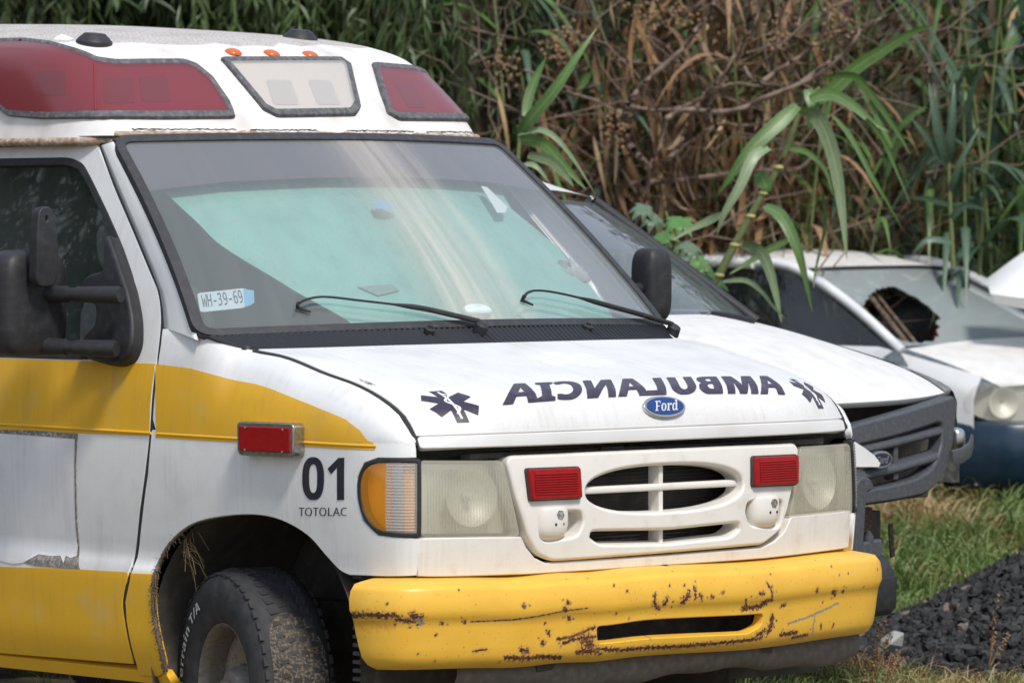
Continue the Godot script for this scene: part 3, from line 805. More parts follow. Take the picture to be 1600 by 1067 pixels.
	for yy in [[0.945, 1.108], [0.845, 0.908]]:
		var vb := MB.new()
		vb.box(Vector3(0.0, (yy[0] + yy[1]) / 2, 0.99 - 0.05), Vector3(0.02, yy[1] - yy[0], 0.055), Basis.IDENTITY, 0.005)
		part(vb, "grille_bar", M.plastic_white, grille)
	# alarm speakers in their pockets
	for mir in [1.0, -1.0]:
		var pkp: PackedVector2Array = pk1 if mir > 0 else pk2
		var wall := part(sheet(B, -1, inset(pkp, 0.01), [], 0.03, -0.05, 0.004, 0.0), "speaker_pocket", M.plastic_white, grille)
		var c := s_body(mir * 0.45 + 0.012, 0.95)
		var nn := normal_at(B, -1, mir * 0.447, 0.94)
		var spk := MB.new()
		spk.lump(c - nn * 0.028, Vector3(0.066, 0.072, 0.058), Basis.IDENTITY, 0.72, 16)
		for i in spk.v.size():
			if spk.v[i].y > c.y + 0.03: spk.v[i].y = c.y + 0.03 + (spk.v[i].y - c.y - 0.03) * 0.12
		var spn := part(spk, "alarm_speaker", M.plastic_white, amb)
		var ce := MB.new()
		ce.lathe(c + nn * 0.0275 + Vector3(0.014, 0.012, 0), nn, [Vector2(0.016, 0), Vector2(0.015, 0.004), Vector2(0.0, 0.0045)], 6)
		part(ce, "speaker_emblem", M.residue, spn)
		for q in [[-0.004, -0.012], [0.032, -0.012]]:
			var hol := MB.new()
			hol.lathe(c + nn * (0.0285 if q[0] < 0.02 else 0.0255) + Vector3(q[0] if q[0] < 0.02 else 0.028, q[1] - 0.004, 0), nn, [Vector2(0.004, 0), Vector2(0.004, 0.003), Vector2(0, 0.0032)], 10)
			part(hol, "speaker_hole", M.dark, spn)
	# warning lamps
	for wl in [poly([0.5667, 1.1038, 0.3645, 1.1032, 0.3607, 1.009, 0.5559, 1.0082]), poly([-0.3683, 1.1097, -0.5805, 1.108, -0.5748, 1.0145, -0.363, 1.0171])]:
		var o2 := rounded(wl, 0.3, 3, 0.008)
		var wlamp := part(sheet(B, -1, o2, [], 0.03, 0.022, 0.03, 0.003), "warning_lamp", M.gasket, amb)
		part(sheet(B, -1, inset(o2, -0.007), [], 0.03, 0.034, 0.02, 0.006), "red_lens", M.red, wlamp)
		var rl := MB.new()
		var lo: Vector2 = wl[0]
		var hi: Vector2 = wl[0]
		for q in wl: lo = lo.min(q); hi = hi.max(q)
		for i in 9:
			var yy := lerpf(lo.y + 0.018, hi.y - 0.018, i / 8.0)
			var sg := []
			for j in 6:
				var a := lerpf(lo.x + 0.022, hi.x - 0.022, j / 5.0)
				sg.append(s_body(a, yy) + normal_at(B, -1, a, yy) * 0.0335)
			rl.tube(sg, [0.0035], 5)
		part(rl, "lens_ribs", M.red, wlamp)
	var sl := rounded(poly([1.6821, 1.23, 1.4087, 1.2334, 1.4056, 1.1395, 1.6758, 1.137]), 0.3, 3, 0.012)
	var slamp := part(sheet(B, -1, sl, [], 0.03, 0.045, 0.05, 0.006), "side_warning_lamp", M.bezel, amb)
	var sli := rounded(poly([1.669, 1.2225, 1.4463, 1.2243, 1.4438, 1.1498, 1.6633, 1.1474]), 0.3, 3, 0.008)
	var sll := []
	var off_in := PackedVector2Array()
	for q in inset(sl, -0.012): off_in.append(q)
	part(sheet(B, -1, off_in, [], 0.03, 0.049, 0.02, 0.004), "red_lens", M.red, slamp)
	for q in [[0.06, 0.034], [-0.06, 0.034], [0.06, -0.034], [-0.06, -0.034]]:
		var cc := Vector2.ZERO
		for w in sl: cc += w / sl.size()
		var a: Vector2 = cc + Vector2(q[0] * 1.55, q[1])
		var scr := MB.new()
		scr.lathe(s_body(a.x, a.y) + Vector3(-0.049, 0, 0), Vector3(-1, 0, 0), [Vector2(0.004, 0), Vector2(0.004, 0.002), Vector2(0, 0.003)], 8)
		part(scr, "screw", M.chrome, slamp)
	# dark engine bay, radiator and support behind the grille
	var bay := part(sheet(B, -1, PackedVector2Array([Vector2(-0.93, 0.8), Vector2(0.93, 0.8), Vector2(0.93, 1.168), Vector2(-0.93, 1.168)]), [], 0.12, -0.14, 0.01, 0.0), "radiator_support", M.soot, amb)
	var rad := MB.new()
	for i in 26: rad.box(Vector3(0, 0.85 + i * 0.011, 0.842), Vector3(0.9, 0.004, 0.02), Basis.IDENTITY, 0.001)
	part(rad, "radiator_fins", M.soot, bay)
	var lat := MB.new()
	lat.box(Vector3(0.02, 1.145, 0.88), Vector3(1.5, 0.02, 0.05)); lat.box(Vector3(-0.16, 1.135, 0.90), Vector3(0.1, 0.05, 0.04)); lat.box(Vector3(0.43, 1.14, 0.9), Vector3(0.16, 0.02, 0.05))
	part(lat, "latch_rail", M.soot, bay)
	# ---- roof
	var rows := []
	var m := T_rk.size()
	for j in 73:
		var k := (m - 1) * j / 72.0
		var row := []
		for i in 97:
			var t := lerpf(2.6, -2.6, i / 96.0)
			row.append(s_roof(t if absf(t) > 1e-4 else 1e-4, k))
		rows.append(row)
	var rf := MB.new(); rf.loft(rows)
	var roof := part(rf, "raised_roof", M.roof, amb)
	var rr := MB.new()
	rr.flat(Vector3(-0.86, 2.115, -3.2), Vector3(0.86, 2.115, -3.2), Vector3(0.6, 2.53, -3.25), Vector3(-0.6, 2.53, -3.25))
	part(rr, "roof_rear", M.roof, roof)
	# drip rail and the cracked sealant over the windshield
	var dr := MB.new()
	var q1 := []
	for i in 60:
		var t := lerpf(2.6, 0.93, i / 59.0)
		q1.append(s_roof(t, 0.0) + Vector3(-0.012, -0.004, 0.0))
	dr.tube(q1, [0.014], 8)
	part(dr, "drip_rail", M.tan, roof)
	var dr2 := MB.new()
	var nz := FastNoiseLite.new(); nz.seed = 4; nz.frequency = 6.0
	q1 = []
	var rd := []
	for i in 140:
		var t := lerpf(0.93, -1.1, i / 139.0)
		q1.append(s_roof(t, 0.38) + Vector3(0, -0.006 + 0.004 * nz.get_noise_1d(t * 3.0), 0.008))
		rd.append(0.012 + 0.005 * nz.get_noise_1d(t * 2.0 + 9.0))
	dr2.tube(q1, rd, 7)
	part(dr2, "sealant_bead", M.tan, roof)
	for seg in [[0.86, 0.42], [0.36, 0.05], [-0.1, -0.5], [-0.58, -0.95]]:
		var crk := MB.new()
		var cq := []
		var cr0 := []
		for i in 40:
			var t := lerpf(seg[0], seg[1], i / 39.0)
			cq.append(s_roof(t if absf(t) > 1e-4 else 1e-4, 0.52 + 0.05 * nz.get_noise_1d(t * 9.0)) + Vector3(0, 0, 0.004))
			cr0.append(0.0012 + 0.0022 * maxf(0, nz.get_noise_1d(t * 14.0 + 3.0)))
		crk.tube(cq, cr0, 5)
		part(crk, "sealant_crack", M.dark, roof)
	# wind-blown dust lying on the roof
	var dustp := PackedVector2Array([Vector2(2.4, 4.2), Vector2(1.2, 4.2), Vector2(0.85, 4.4), Vector2(0.4, 4.3), Vector2(0.01, 4.3), Vector2(-0.4, 4.3), Vector2(-0.85, 4.4), Vector2(-1.2, 4.2), Vector2(-2.4, 4.2), Vector2(-2.4, 8.8), Vector2(2.4, 8.8)])
	dustp = dense(dustp, 0.12)
	for i in dustp.size():
		if dustp[i].y < 5.0: dustp[i].y += rng.randf_range(-0.1, 0.35)
	var RS := func(p, q): return s_roof(p if absf(p) > 1e-4 else 1e-4, q)
	part(sheet(RS, -1, dustp, [], 0.16, 0.002, 0.0, 0.0), "roof_dust", M.roof_dust, roof)
	# roof lamps
	var redl := poly([0.4077, 0.9156, 0.3921, 1.44, 0.3939, 2.2357, 0.428, 2.7299, 0.4728, 2.9294, 0.6345, 2.9057, 0.7801, 2.8554, 0.8567, 2.9708, 0.9289, 3.5884, 1.0035, 4.1769, 1.1103, 4.5131, 1.3186, 4.5766, 1.4264, 2.3604, 1.4392, 1.3553, 1.3925, 1.0209, 1.2381, 0.9114, 0.9747, 0.8873, 0.7242, 0.8737])
	var whil := poly([0.2841, 3.0612, -0.3933, 3.2366, -0.411, 2.874, -0.2478, 1.3266, -0.1854, 1.0554, 0.2112, 0.974, 0.2522, 1.1957])
	var redr := poly([-0.5862, 2.9794, -0.8358, 2.8756, -1.0027, 2.6313, -1.0027, 2.0846, -1.0027, 1.5589, -1.024, 0.9462, -0.4448, 0.9191, -0.4049, 1.1238, -0.4577, 1.7365])
	roof_lamp(rounded(redl, 0.3, 4, 0.03), M.red_lens, roof, "red_roof_lamp", [[0.6802, 1.8403], [0.8351, 1.7849], [1.0848, 2.0651]])
	roof_lamp(rounded(whil, 0.3, 5, 0.03), M.white_lens, roof, "white_roof_lamp", [[0.107, 1.7808], [-0.1123, 1.8043]])
	roof_lamp(rounded(redr, 0.3, 4, 0.03), M.red_lens, roof, "red_roof_lamp", [[-0.6465, 1.7601]])
	var seam := MB.new()
	var sq := []
	for q in poly([0.8785, 2.7315, 0.9006, 2.2831, 0.9247, 1.8244, 0.9493, 1.4063, 0.9665, 1.0663]): sq.append(s_roof(q.x, q.y) + normal_at(R, -1, q.x, q.y) * 0.012)
	seam.tube(sq, [0.0035], 6)
	part(seam, "lens_seam", M.lamp_back_red, roof)
	for q in [[0.1919, 3.6637], [-0.0076, 3.6159], [-0.2332, 3.5891]]:
		var c := s_roof(q[0], q[1])
		var nn := normal_at(R, -1, q[0], q[1])
		var ml := MB.new()
		ml.lathe(c - nn * 0.002, (nn + Vector3.UP * 0.6).normalized(), [Vector2(0.030, 0), Vector2(0.029, 0.005), Vector2(0.022, 0.011), Vector2(0.011, 0.0145), Vector2(0, 0.0155)], 24)
		part(ml, "marker_lamp", M.orange, roof)
	for q in [[0.8186, 4.4008], [-0.6423, 5.3945]]:
		var c := s_roof(q[0], q[1])
		var pk := MB.new()
		pk.lathe(c + Vector3(0, -0.015, 0), Vector3(0, 1, 0.12), [Vector2(0.062, -0.02), Vector2(0.062, 0.018), Vector2(0.057, 0.024), Vector2(0.052, 0.03), Vector2(0.035, 0.045), Vector2(0.0, 0.047)], 28, 0.85)
		part(pk, "antenna_puck", M.black, roof)
	# ---- windshield, gasket, tint, cowl
	var wp := rounded(poly([-0.925, -0.02, 0.925, -0.02, 0.925, 0.92, -0.925, 0.92]), 0.2, 6, 0.07)
	part(band(W, 1, wp, 0.028, 0.008, 0.03, 0.05), "windshield_seal", M.gasket, amb)
	var gl := inset(wp, -0.02)
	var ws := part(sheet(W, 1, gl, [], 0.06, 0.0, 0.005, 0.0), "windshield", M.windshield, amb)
	var tb := Geometry2D.intersect_polygons(inset(wp, -0.027), poly([-1, 0.655, -0.6, 0.70, -0.2, 0.715, 0.2, 0.715, 0.6, 0.70, 1, 0.655, 1, 1, -1, 1]))
	part(sheet(W, 1, tb[0], [], 0.06, -0.007, 0.0, 0.0), "tint_band", M.tint, ws)
	part(film(W, 1, inset(wp, -0.0275), [], 0.06, 0.001), "dust_glare_film", M.dust, ws)  # dust runs plus a painted band of glare
	# plate sticker on the glass
	var pl := rounded(poly([-0.878, 0.1876, -0.7366, 0.2029, -0.7099, 0.1866, -0.7265, 0.1281, -0.7612, 0.1124, -0.8882, 0.1]), 0.3, 3, 0.01)
	var plate := part(sheet(W, 1, pl, [], 0.03, -0.009, 0.001, 0.0), "plate_sticker", M.plate, ws)
	var pm3 := poly([-0.8767, 0.1198, -0.7533, 0.1356, -0.8691, 0.1782])
	part(letters("WH-39-69", false, func(p): return on_map(W, 1, pm3, p, -0.0075), 0.4, "Droid Sans Mono"), "plate_number", M.navy, plate)
	part(sheet(W, 1, poly([-0.7363, 0.197, -0.7071, 0.1894, -0.7211, 0.1337, -0.7549, 0.115]), [], 0.03, -0.0078, 0.0006, 0.0), "blue_tab", M.blue_tab, plate)
	part(sheet(W, 1, poly([-0.075, 0.6021, -0.0235, 0.6113, 0.0111, 0.5892, 0.0037, 0.564, -0.0477, 0.5547, -0.0849, 0.5644]), [], 0.02, -0.009, 0.001, 0.0), "small_sticker", M.blue_tab, ws)
	part(sheet(W, 1, poly([0.5383, 0.686, 0.5692, 0.6805, 0.5783, 0.5839, 0.5356, 0.5507, 0.488, 0.5496]), [], 0.02, -0.012, 0.001, 0.0), "label_strip", M.pale_label, ws)
	# cowl grille
	var cg := []
	for j in 7:
		var row := []
		for i in 361:
			var a := lerpf(-0.915, 0.915, i / 360.0)
			var f := s_hood(a * 0.985, c_hc.l[-1] - 0.012) + Vector3(0, -0.016, 0)
			var b := s_wind(a, -0.004) + Vector3(0, -0.003, 0)
			var t := j / 6.0
			var rib := 0.0 if j == 0 or j == 6 else (0.006 if i % 4 < 2 else -0.006)
			row.append(f.lerp(b, t) + Vector3(0, rib - 0.006 * sin(PI * t) + 0.002, 0))
		cg.append(row)
	var cw := MB.new(); cw.loft(cg)
	var cowl := part(cw, "cowl_grille", M.cowl, amb)
	for q in [[-0.2256, -0.0336], [0.4277, -0.0304]]:
		var nzl := MB.new()
		nzl.lathe(s_wind(q[0], -0.03) + Vector3(0, 0.0, 0.02), Vector3(0, 1, 0.5), [Vector2(0.018, -0.01), Vector2(0.018, 0.008), Vector2(0.009, 0.012), Vector2(0.008, 0.02), Vector2(0, 0.021)], 14)
		part(nzl, "washer_nozzle", M.black, cowl)
	var bmp := MB.new()
	bmp.lathe(Vector3([-0.9, 1.453, 0.025][0], [-0.9, 1.453, 0.025][1] - 0.012, [-0.9, 1.453, 0.025][2]), Vector3(0, 1, 0), [Vector2(0.024, 0), Vector2(0.025, 0.012), Vector2(0.02, 0.022), Vector2(0, 0.024)], 18)
	part(bmp, "hood_bumper", M.black, amb)
	# wipers
	for wpn in [[-0.0393, -0.022, -0.1248, 0.011, -0.2047, 0.0409, -0.2863, 0.062, -0.4072, 0.088, -0.5146, 0.1109, -0.5718, 0.1048, -0.6098, 0.086], [0.9006, -0.0372, 0.7352, 0.0079, 0.5991, 0.0445, 0.489, 0.0785, 0.3678, 0.1097, 0.2892, 0.1194, 0.2416, 0.1104, 0.212, 0.0922]]:
		var dom := poly(wpn)
		var pth := []
		for q in dom: pth.append(s_wind(q.x, q.y) + normal_at(W, 1, q.x, q.y) * 0.03)
		pth = open_smooth(pth, 5)
		var wr := []
		for i in pth.size():
			var t := float(i) / (pth.size() - 1)
			wr.append(0.0125 if t < 0.38 else (lerpf(0.0125, 0.0055, (t - 0.38) / 0.08) if t < 0.46 else 0.0055))
		var wm := MB.new(); wm.tube(pth, wr, 8, true, 0.7)
		var wip := part(wm, "wiper", M.black, amb)
		var hub := MB.new()
		hub.lathe(pth[0] - Vector3(0, 0.035, 0.0), Vector3(0, 1, 0.6), [Vector2(0.025, 0), Vector2(0.022, 0.03), Vector2(0.012, 0.036), Vector2(0, 0.037)], 16)
		part(hub, "wiper_pivot", M.black, wip)
		var bl := MB.new()
		var bp2 := []
		var last := dom[-1]
		for i in 9: bp2.append(s_wind(last.x + 0.0 + 0.012 * i, last.y - 0.008 * i) + normal_at(W, 1, last.x, last.y) * 0.012)
		bl.tube([pth[-1], bp2[0], bp2[3]], [0.008, 0.007, 0.004], 6)
		part(bl, "wiper_hook", M.black, wip)
	# ---- inside
	var cab := MB.new()
	cab.flat(Vector3(-0.96, 0.6, -1.55), Vector3(0.96, 0.6, -1.55), Vector3(0.84, 2.12, -1.55), Vector3(-0.84, 2.12, -1.55))
	cab.flat(Vector3(-0.96, 1.02, -1.55), Vector3(-0.96, 1.02, 0.2), Vector3(0.96, 1.02, 0.2), Vector3(0.96, 1.02, -1.55))
	cab.flat(Vector3(-0.84, 2.13, -1.55), Vector3(-0.84, 2.13, -0.8), Vector3(0.84, 2.13, -0.8), Vector3(0.84, 2.13, -1.55))
	cab.flat(Vector3(-0.9, 1.02, 0.2), Vector3(0.9, 1.02, 0.2), Vector3(0.88, 1.42, 0.2), Vector3(-0.88, 1.42, 0.2))
	part(cab, "cabin_lining", M.lining, amb)
	var das := MB.new()
	das.lump(Vector3(0, 1.38, -0.14), Vector3(0.92, 0.10, 0.28), Basis.IDENTITY, 0.35, 14)
	part(das, "dashboard", M.dash, amb)
	for sx in [-0.45, 0.45]:
		var seat := MB.new()
		seat.lump(Vector3(sx, 1.3, -1.05), Vector3(0.26, 0.36, 0.09), Basis(Vector3(1, 0, 0), -0.2), 0.5, 12)
		seat.lump(Vector3(sx, 1.76, -1.16), Vector3(0.14, 0.1, 0.06), Basis(Vector3(1, 0, 0), -0.2), 0.6, 10)
		part(seat, "seat", M.dash, amb)
	# ---- mirrors
	build_mirrors()
	# ---- bumper
	var bm := poly([1.225, 0.0, 0.6, 0.0, 0, 0.0, -0.6, 0.0, -1.34, 0.0, -1.34, 0.2, -1.33, 0.30, -1.28, 0.42, -0.6, 0.434, 0, 0.434, 0.6, 0.434, 1.165, 0.434, 1.195, 0.38, 1.212, 0.3, 1.222, 0.2])
	var sl2 := rounded(poly([0.348, 0.3, 0.1761, 0.2969, -0.0926, 0.2976, -0.372, 0.2975, -0.3663, 0.3422, -0.3028, 0.365, 0.0368, 0.3631, 0.3371, 0.3604]), 0.4, 5, 0.02)
	var bumper := part(sheet(P, 1, bm, [sl2], 0.03, 0.0, 0.035, 0.004), "bumper", M.bumper, amb)
	var dam := []
	for j in 4:
		var row := []
		for i in 60:
			var x := lerpf(-0.78, 0.98, i / 59.0)
			var z: float = 1.0 - 0.12 * x * x - [0.0, -0.005, 0.012, 0.05][j]
			row.append(Vector3(x, [0.53, 0.47, 0.435, 0.425][j] + 0.012 * sin(x * 6.0) + 0.005 * sin(x * 21.0), z - 0.03))
		dam.append(row)
	var dm := MB.new(); dm.loft(dam)
	part(dm, "air_dam", M.dam, amb)
	# dark wall behind the bumper and under the nose
	var un := MB.new()
	un.box(Vector3(0, 0.64, 0.82), Vector3(1.7, 0.24, 0.06)); un.box(Vector3(0, 0.42, -1.95), Vector3(1.6, 0.12, 2.5))
	for sx in [-0.45, 0.45]: un.box(Vector3(sx, 0.56, 0.3), Vector3(0.1, 0.16, 1.3))
	part(un, "chassis", M.soot, amb)
	var cool := MB.new()
	for i in 16: cool.box(Vector3(-0.84, 0.41 + i * 0.026, 0.62), Vector3(0.2, 0.013, 0.05), Basis.IDENTITY, 0.003)
	part(cool, "splash_ribs", M.soot, amb)
	# ---- wheel wells and wheels
	for sg in [-1.0, 1.0]:
		var ww := []
		for j in 5:
			var row := []
			for i in 25:
				var a := PI * i / 24.0 * 1.14 - 0.22
				row.append(Vector3(sg * (0.975 - j * 0.13), 0.48 + 0.50 * sin(a), 0.15 + 0.53 * cos(a)))
			ww.append(row)
		var wl2 := MB.new(); wl2.loft(ww)
		wl2.flat(Vector3(sg * 0.45, 0.2, -1.3), Vector3(sg * 0.45, 0.2, 0.8), Vector3(sg * 0.45, 1.1, 0.8), Vector3(sg * 0.45, 1.1, -1.3))
		part(wl2, "wheel_well", M.soot, amb)
	build_wheel(Vector3(-0.85, 0.378, 0.0), 0.27)
	build_wheel(Vector3(0.84, 0.385, 0.06), PI + 0.37)
	build_wheel(Vector3(-0.835, 0.385, -2.9), 0.0)
	build_wheel(Vector3(0.835, 0.385, -2.9), PI)
	var am2 := MB.new()
	var aq := []
	var ar := []
	var an := FastNoiseLite.new(); an.seed = 8; an.frequency = 0.35
	for q in poly([2.1678, 0.424, 2.161, 0.4577, 2.1611, 0.465, 2.1615, 0.4752, 2.1624, 0.4872, 2.1638, 0.5002, 2.1657, 0.5131, 2.1681, 0.5263, 2.1712, 0.5403, 2.1745, 0.5548, 2.1777, 0.5694, 2.1801, 0.5839, 2.1818, 0.5982, 2.1829, 0.6128, 2.1835, 0.6274, 2.1835, 0.6416, 2.1831, 0.6553, 2.182, 0.6684, 2.1805, 0.6812, 2.1785, 0.6935, 2.1759, 0.7055, 2.1729, 0.7171, 2.1703, 0.7277, 2.1686, 0.7374, 2.1688, 0.7467, 2.1731, 0.7561, 2.1715, 0.7673, 2.1655, 0.7806, 2.1546, 0.7957, 2.1397, 0.8116, 2.122, 0.8274, 2.1022, 0.8422, 2.0806, 0.8561, 2.0576, 0.8698, 2.0326, 0.8829, 2.0059, 0.8949, 1.9774, 0.9053, 1.9465, 0.9141, 1.9131, 0.9215, 1.8784, 0.9277, 1.8435, 0.933, 1.8096, 0.9377, 1.7761, 0.9417, 1.7424, 0.945, 1.709, 0.9474, 1.6769, 0.9489, 1.6468, 0.9494, 1.6172, 0.9484, 1.5876, 0.9458, 1.5602, 0.9426, 1.5371, 0.9396, 1.5206, 0.9376]): aq.append(s_body(q.x, q.y) + Vector3(0.006, -0.002, 0.003))
	aq = open_smooth(aq, 5)
	for i in aq.size(): ar.append(maxf(0.001, (0.009 + 0.006 * an.get_noise_1d(i * 2.0)) * minf(1.0, 1.8 * (1.0 - float(i) / aq.size()))))
	am2.tube(aq, ar, 6)
	part(am2, "arch_mud", M.mud, fender)
	var fuzz := MB.new()
	for k in 420:
		var p0: Vector3 = aq[int(rng.randf() * 0.66 * (aq.size() - 1))] + Vector3(rng.randf_range(-0.004, 0.004), rng.randf_range(-0.012, 0.012), rng.randf_range(-0.012, 0.012))
		var dv := Vector3(rng.randf_range(-0.014, 0.004), rng.randf_range(-0.022, 0.012), rng.randf_range(-0.016, 0.02))
		fuzz.tube([p0, p0 + dv * 0.5, p0 + dv], [0.0011, 0.0009, 0.0005], 3, false)
	part(fuzz, "arch_fuzz", M.mud, fender).set_meta("kind", "stuff")
	# scuffed edge beside the hood
	part(film(T, -1, poly([1.2922, 1.1193, 1.2126, 1.1689, 1.1494, 1.1721, 1.0814, 1.1437, 1.0271, 1.0967, 1.036, 1.0298, 1.0816, 1.0566, 1.1438, 1.0759, 1.2024, 1.0725, 1.2491, 1.0733]), [], 0.03, 0.0016), "scuff", M.scuff, fender)
	# dark tubes that paint the shade in the gaps along the hood
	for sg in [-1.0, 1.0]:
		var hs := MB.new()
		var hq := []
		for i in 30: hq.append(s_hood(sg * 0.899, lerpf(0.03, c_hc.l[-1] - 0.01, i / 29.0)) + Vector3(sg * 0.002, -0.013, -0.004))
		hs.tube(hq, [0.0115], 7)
		part(hs, "hood_gap_shade", M.dark, amb)
	part(film(B, -1, fp, [], 0.035, 0.0028), "dust_runs", M.streaks, fender)
	part(film(T, -1, top, [], 0.07, 0.0028), "dust_runs", M.streaks, fender)
	part(film(B, -1, inset(dp, -0.004), [inset(win, 0.008)], 0.04, 0.0036), "dust_runs", M.streaks, door)
	part(film(B, -1, lowp, [], 0.06, 0.002), "dust_runs", M.streaks, header)
	part(film(H, 1, poly([-0.885, 0.062, 0.885, 0.062, 0.885, hl - 0.02, -0.885, hl - 0.02]), [], 0.06, 0.0032), "dust_runs", M.hood_streaks, hood)
	# dry weeds caught in the arch
	var tuft := MB.new()
	for i in 26:
		var p := s_body(2.1 - rng.randf() * 0.06, 0.78 + rng.randf() * 0.12) + Vector3(0.03, 0, 0)
		var d := Vector3(rng.randf_range(-0.02, 0.05), rng.randf_range(-0.09, 0.02), rng.randf_range(0.0, 0.08))
		tuft.tube([p, p + d * 0.6 + Vector3(0, 0.01, 0), p + d + Vector3(0, -0.02, 0)], [0.0012, 0.001, 0.0006], 4, false)
	part(tuft, "caught_straw", M.straw, amb)

# a point on a surface from a parallelogram [low left, low right, high left] in its map
func on_map(S: Callable, sg: float, q: PackedVector2Array, p: Vector2, off: float) -> Array:
	var d := q[0] + (q[1] - q[0]) * p.x + (q[2] - q[0]) * p.y
	var n := normal_at(S, sg, d.x, d.y)
	return [S.call(d.x, d.y) + n * off, n]

func roof_lamp(o: PackedVector2Array, lens: Material, roof: Node, called: String, boxes: Array):
	# the map is metric across but counts contours upwards (about 0.1 m each), so the band is cut in scaled coordinates
	var S := func(a, b): return s_roof(a, b * 10.0)
	var q := PackedVector2Array()
	for p in o: q.append(Vector2(p.x, p.y / 10.0))
	var rim := part(sheet(S, -1, q, [inset(q, -0.0155)], 0.04, 0.015, 0.02, 0.006), called, M.old_gasket, roof)
	part(sheet(S, -1, inset(q, -0.011), [], 0.04, 0.003, 0.0, 0.0), "lamp_back", M.lamp_back_red if called.begins_with("red") else M.lamp_back, rim)
	for b in boxes:
		var c := Vector2(b[0], b[1] / 10.0)
		var e := rounded(PackedVector2Array([c + Vector2(-0.035, -0.042), c + Vector2(0.085, -0.042), c + Vector2(0.035, 0.042), c + Vector2(-0.085, 0.042)]), 0.3, 4, 0.012)
		part(sheet(S, -1, e, [], 0.03, 0.007, 0.004, 0.002), "lamp_unit", M.lamp_unit if called.begins_with("red") else M.lamp_unit_white, rim)
	part(sheet(S, -1, inset(q, -0.013), [], 0.03, 0.0115, 0.004, 0.002), "lens", lens, rim)

func build_mirrors():
	# right mirror: sail plate on the door, two telescopic arms, the head and the folded loop arm
	var B := s_body
	var mp := rounded(poly([2.5079, 1.7971, 2.4347, 1.7153, 2.346, 1.614, 2.2932, 1.5271, 2.2733, 1.4563, 2.2898, 1.4152, 2.3511, 1.3994, 2.4931, 1.4185, 2.5224, 1.4507, 2.5087, 1.4757, 2.4675, 1.5012, 2.4661, 1.5443, 2.4927, 1.5871, 2.5554, 1.6108, 2.5837, 1.6352, 2.5621, 1.6561, 2.4961, 1.6673, 2.4713, 1.6882]), 0.35, 4, 0.03)
	var mir := part(sheet(B, -1, mp, [], 0.03, 0.05, 0.055, 0.016), "side_mirror", M.black, amb)
	for a in [[[-1.16, 1.62, -0.689], [-1.06, 1.619, -0.42]], [[-1.16, 1.452, -0.69], [-1.06, 1.447, -0.441]]]:
		var p0 := Vector3(a[0][0], a[0][1], a[0][2])
		var p1 := Vector3(a[1][0], a[1][1], a[1][2])
		var arm := MB.new()
		arm.tube([p0, p0.lerp(p1, 0.3), p0.lerp(p1, 0.31), p0.lerp(p1, 0.42), p0.lerp(p1, 0.43), p0.lerp(p1, 0.96), p1], [0.03, 0.027, 0.022, 0.022, 0.026, 0.029, 0.024], 14)
		part(arm, "mirror_arm", M.black, mir)
	var hc := Vector3([-1.2, 1.589, -0.746][0], [-1.2, 1.589, -0.746][1], [-1.2, 1.589, -0.746][2])
	var head := MB.new()
	head.lump(hc, Vector3(0.135, 0.172, 0.08), Basis(Vector3.UP, 0.1), 0.45, 20)
	var hp := part(head, "mirror_head", M.black, mir)
	var pc := Vector3([-1.22, 1.774, -0.675][0], [-1.22, 1.774, -0.675][1], [-1.22, 1.774, -0.675][2]) + Vector3(0, 0, 0.065)
	var S := func(x, y): return pc + Vector3(x, y, 0.02 * cos(y * 8.0))
	var pad := sheet(S, 1, rounded(poly([-0.034, -0.125, 0.034, -0.125, 0.036, 0.02, 0.022, 0.12, -0.022, 0.12, -0.036, 0.02]), 0.4, 5, 0.03), [ring(0.0, 0.088, 0.009, 0.014, 14)], 0.03, 0.0, 0.04, 0.008)
	part(pad, "loop_arm", M.black, hp)
	# left mirror, seen past the windshield
	var lm := Vector3([1.16, 1.626, -0.343][0], [1.16, 1.626, -0.343][1], [1.16, 1.626, -0.343][2])
	var h2 := MB.new()
	h2.lump(lm, Vector3(0.055, 0.128, 0.065), Basis(Vector3.UP, -0.1), 0.5, 18)
	var m2 := part(h2, "side_mirror", M.black, amb)
	var a2 := MB.new()
	a2.tube([lm + Vector3(-0.02, -0.01, 0), lm + Vector3(-0.2, -0.02, 0.02)], [0.02, 0.02], 10)
	part(a2, "mirror_arm", M.black, m2)
	var sm := MB.new()
	var row0 := []
	sm.tube([lm + Vector3(-0.052, 0.03, 0.02), lm + Vector3(-0.03, 0.034, 0.058), lm + Vector3(0.02, 0.034, 0.067), lm + Vector3(0.05, 0.03, 0.03)], [0.003], 6)
	part(sm, "mirror_seam", M.gasket, m2)

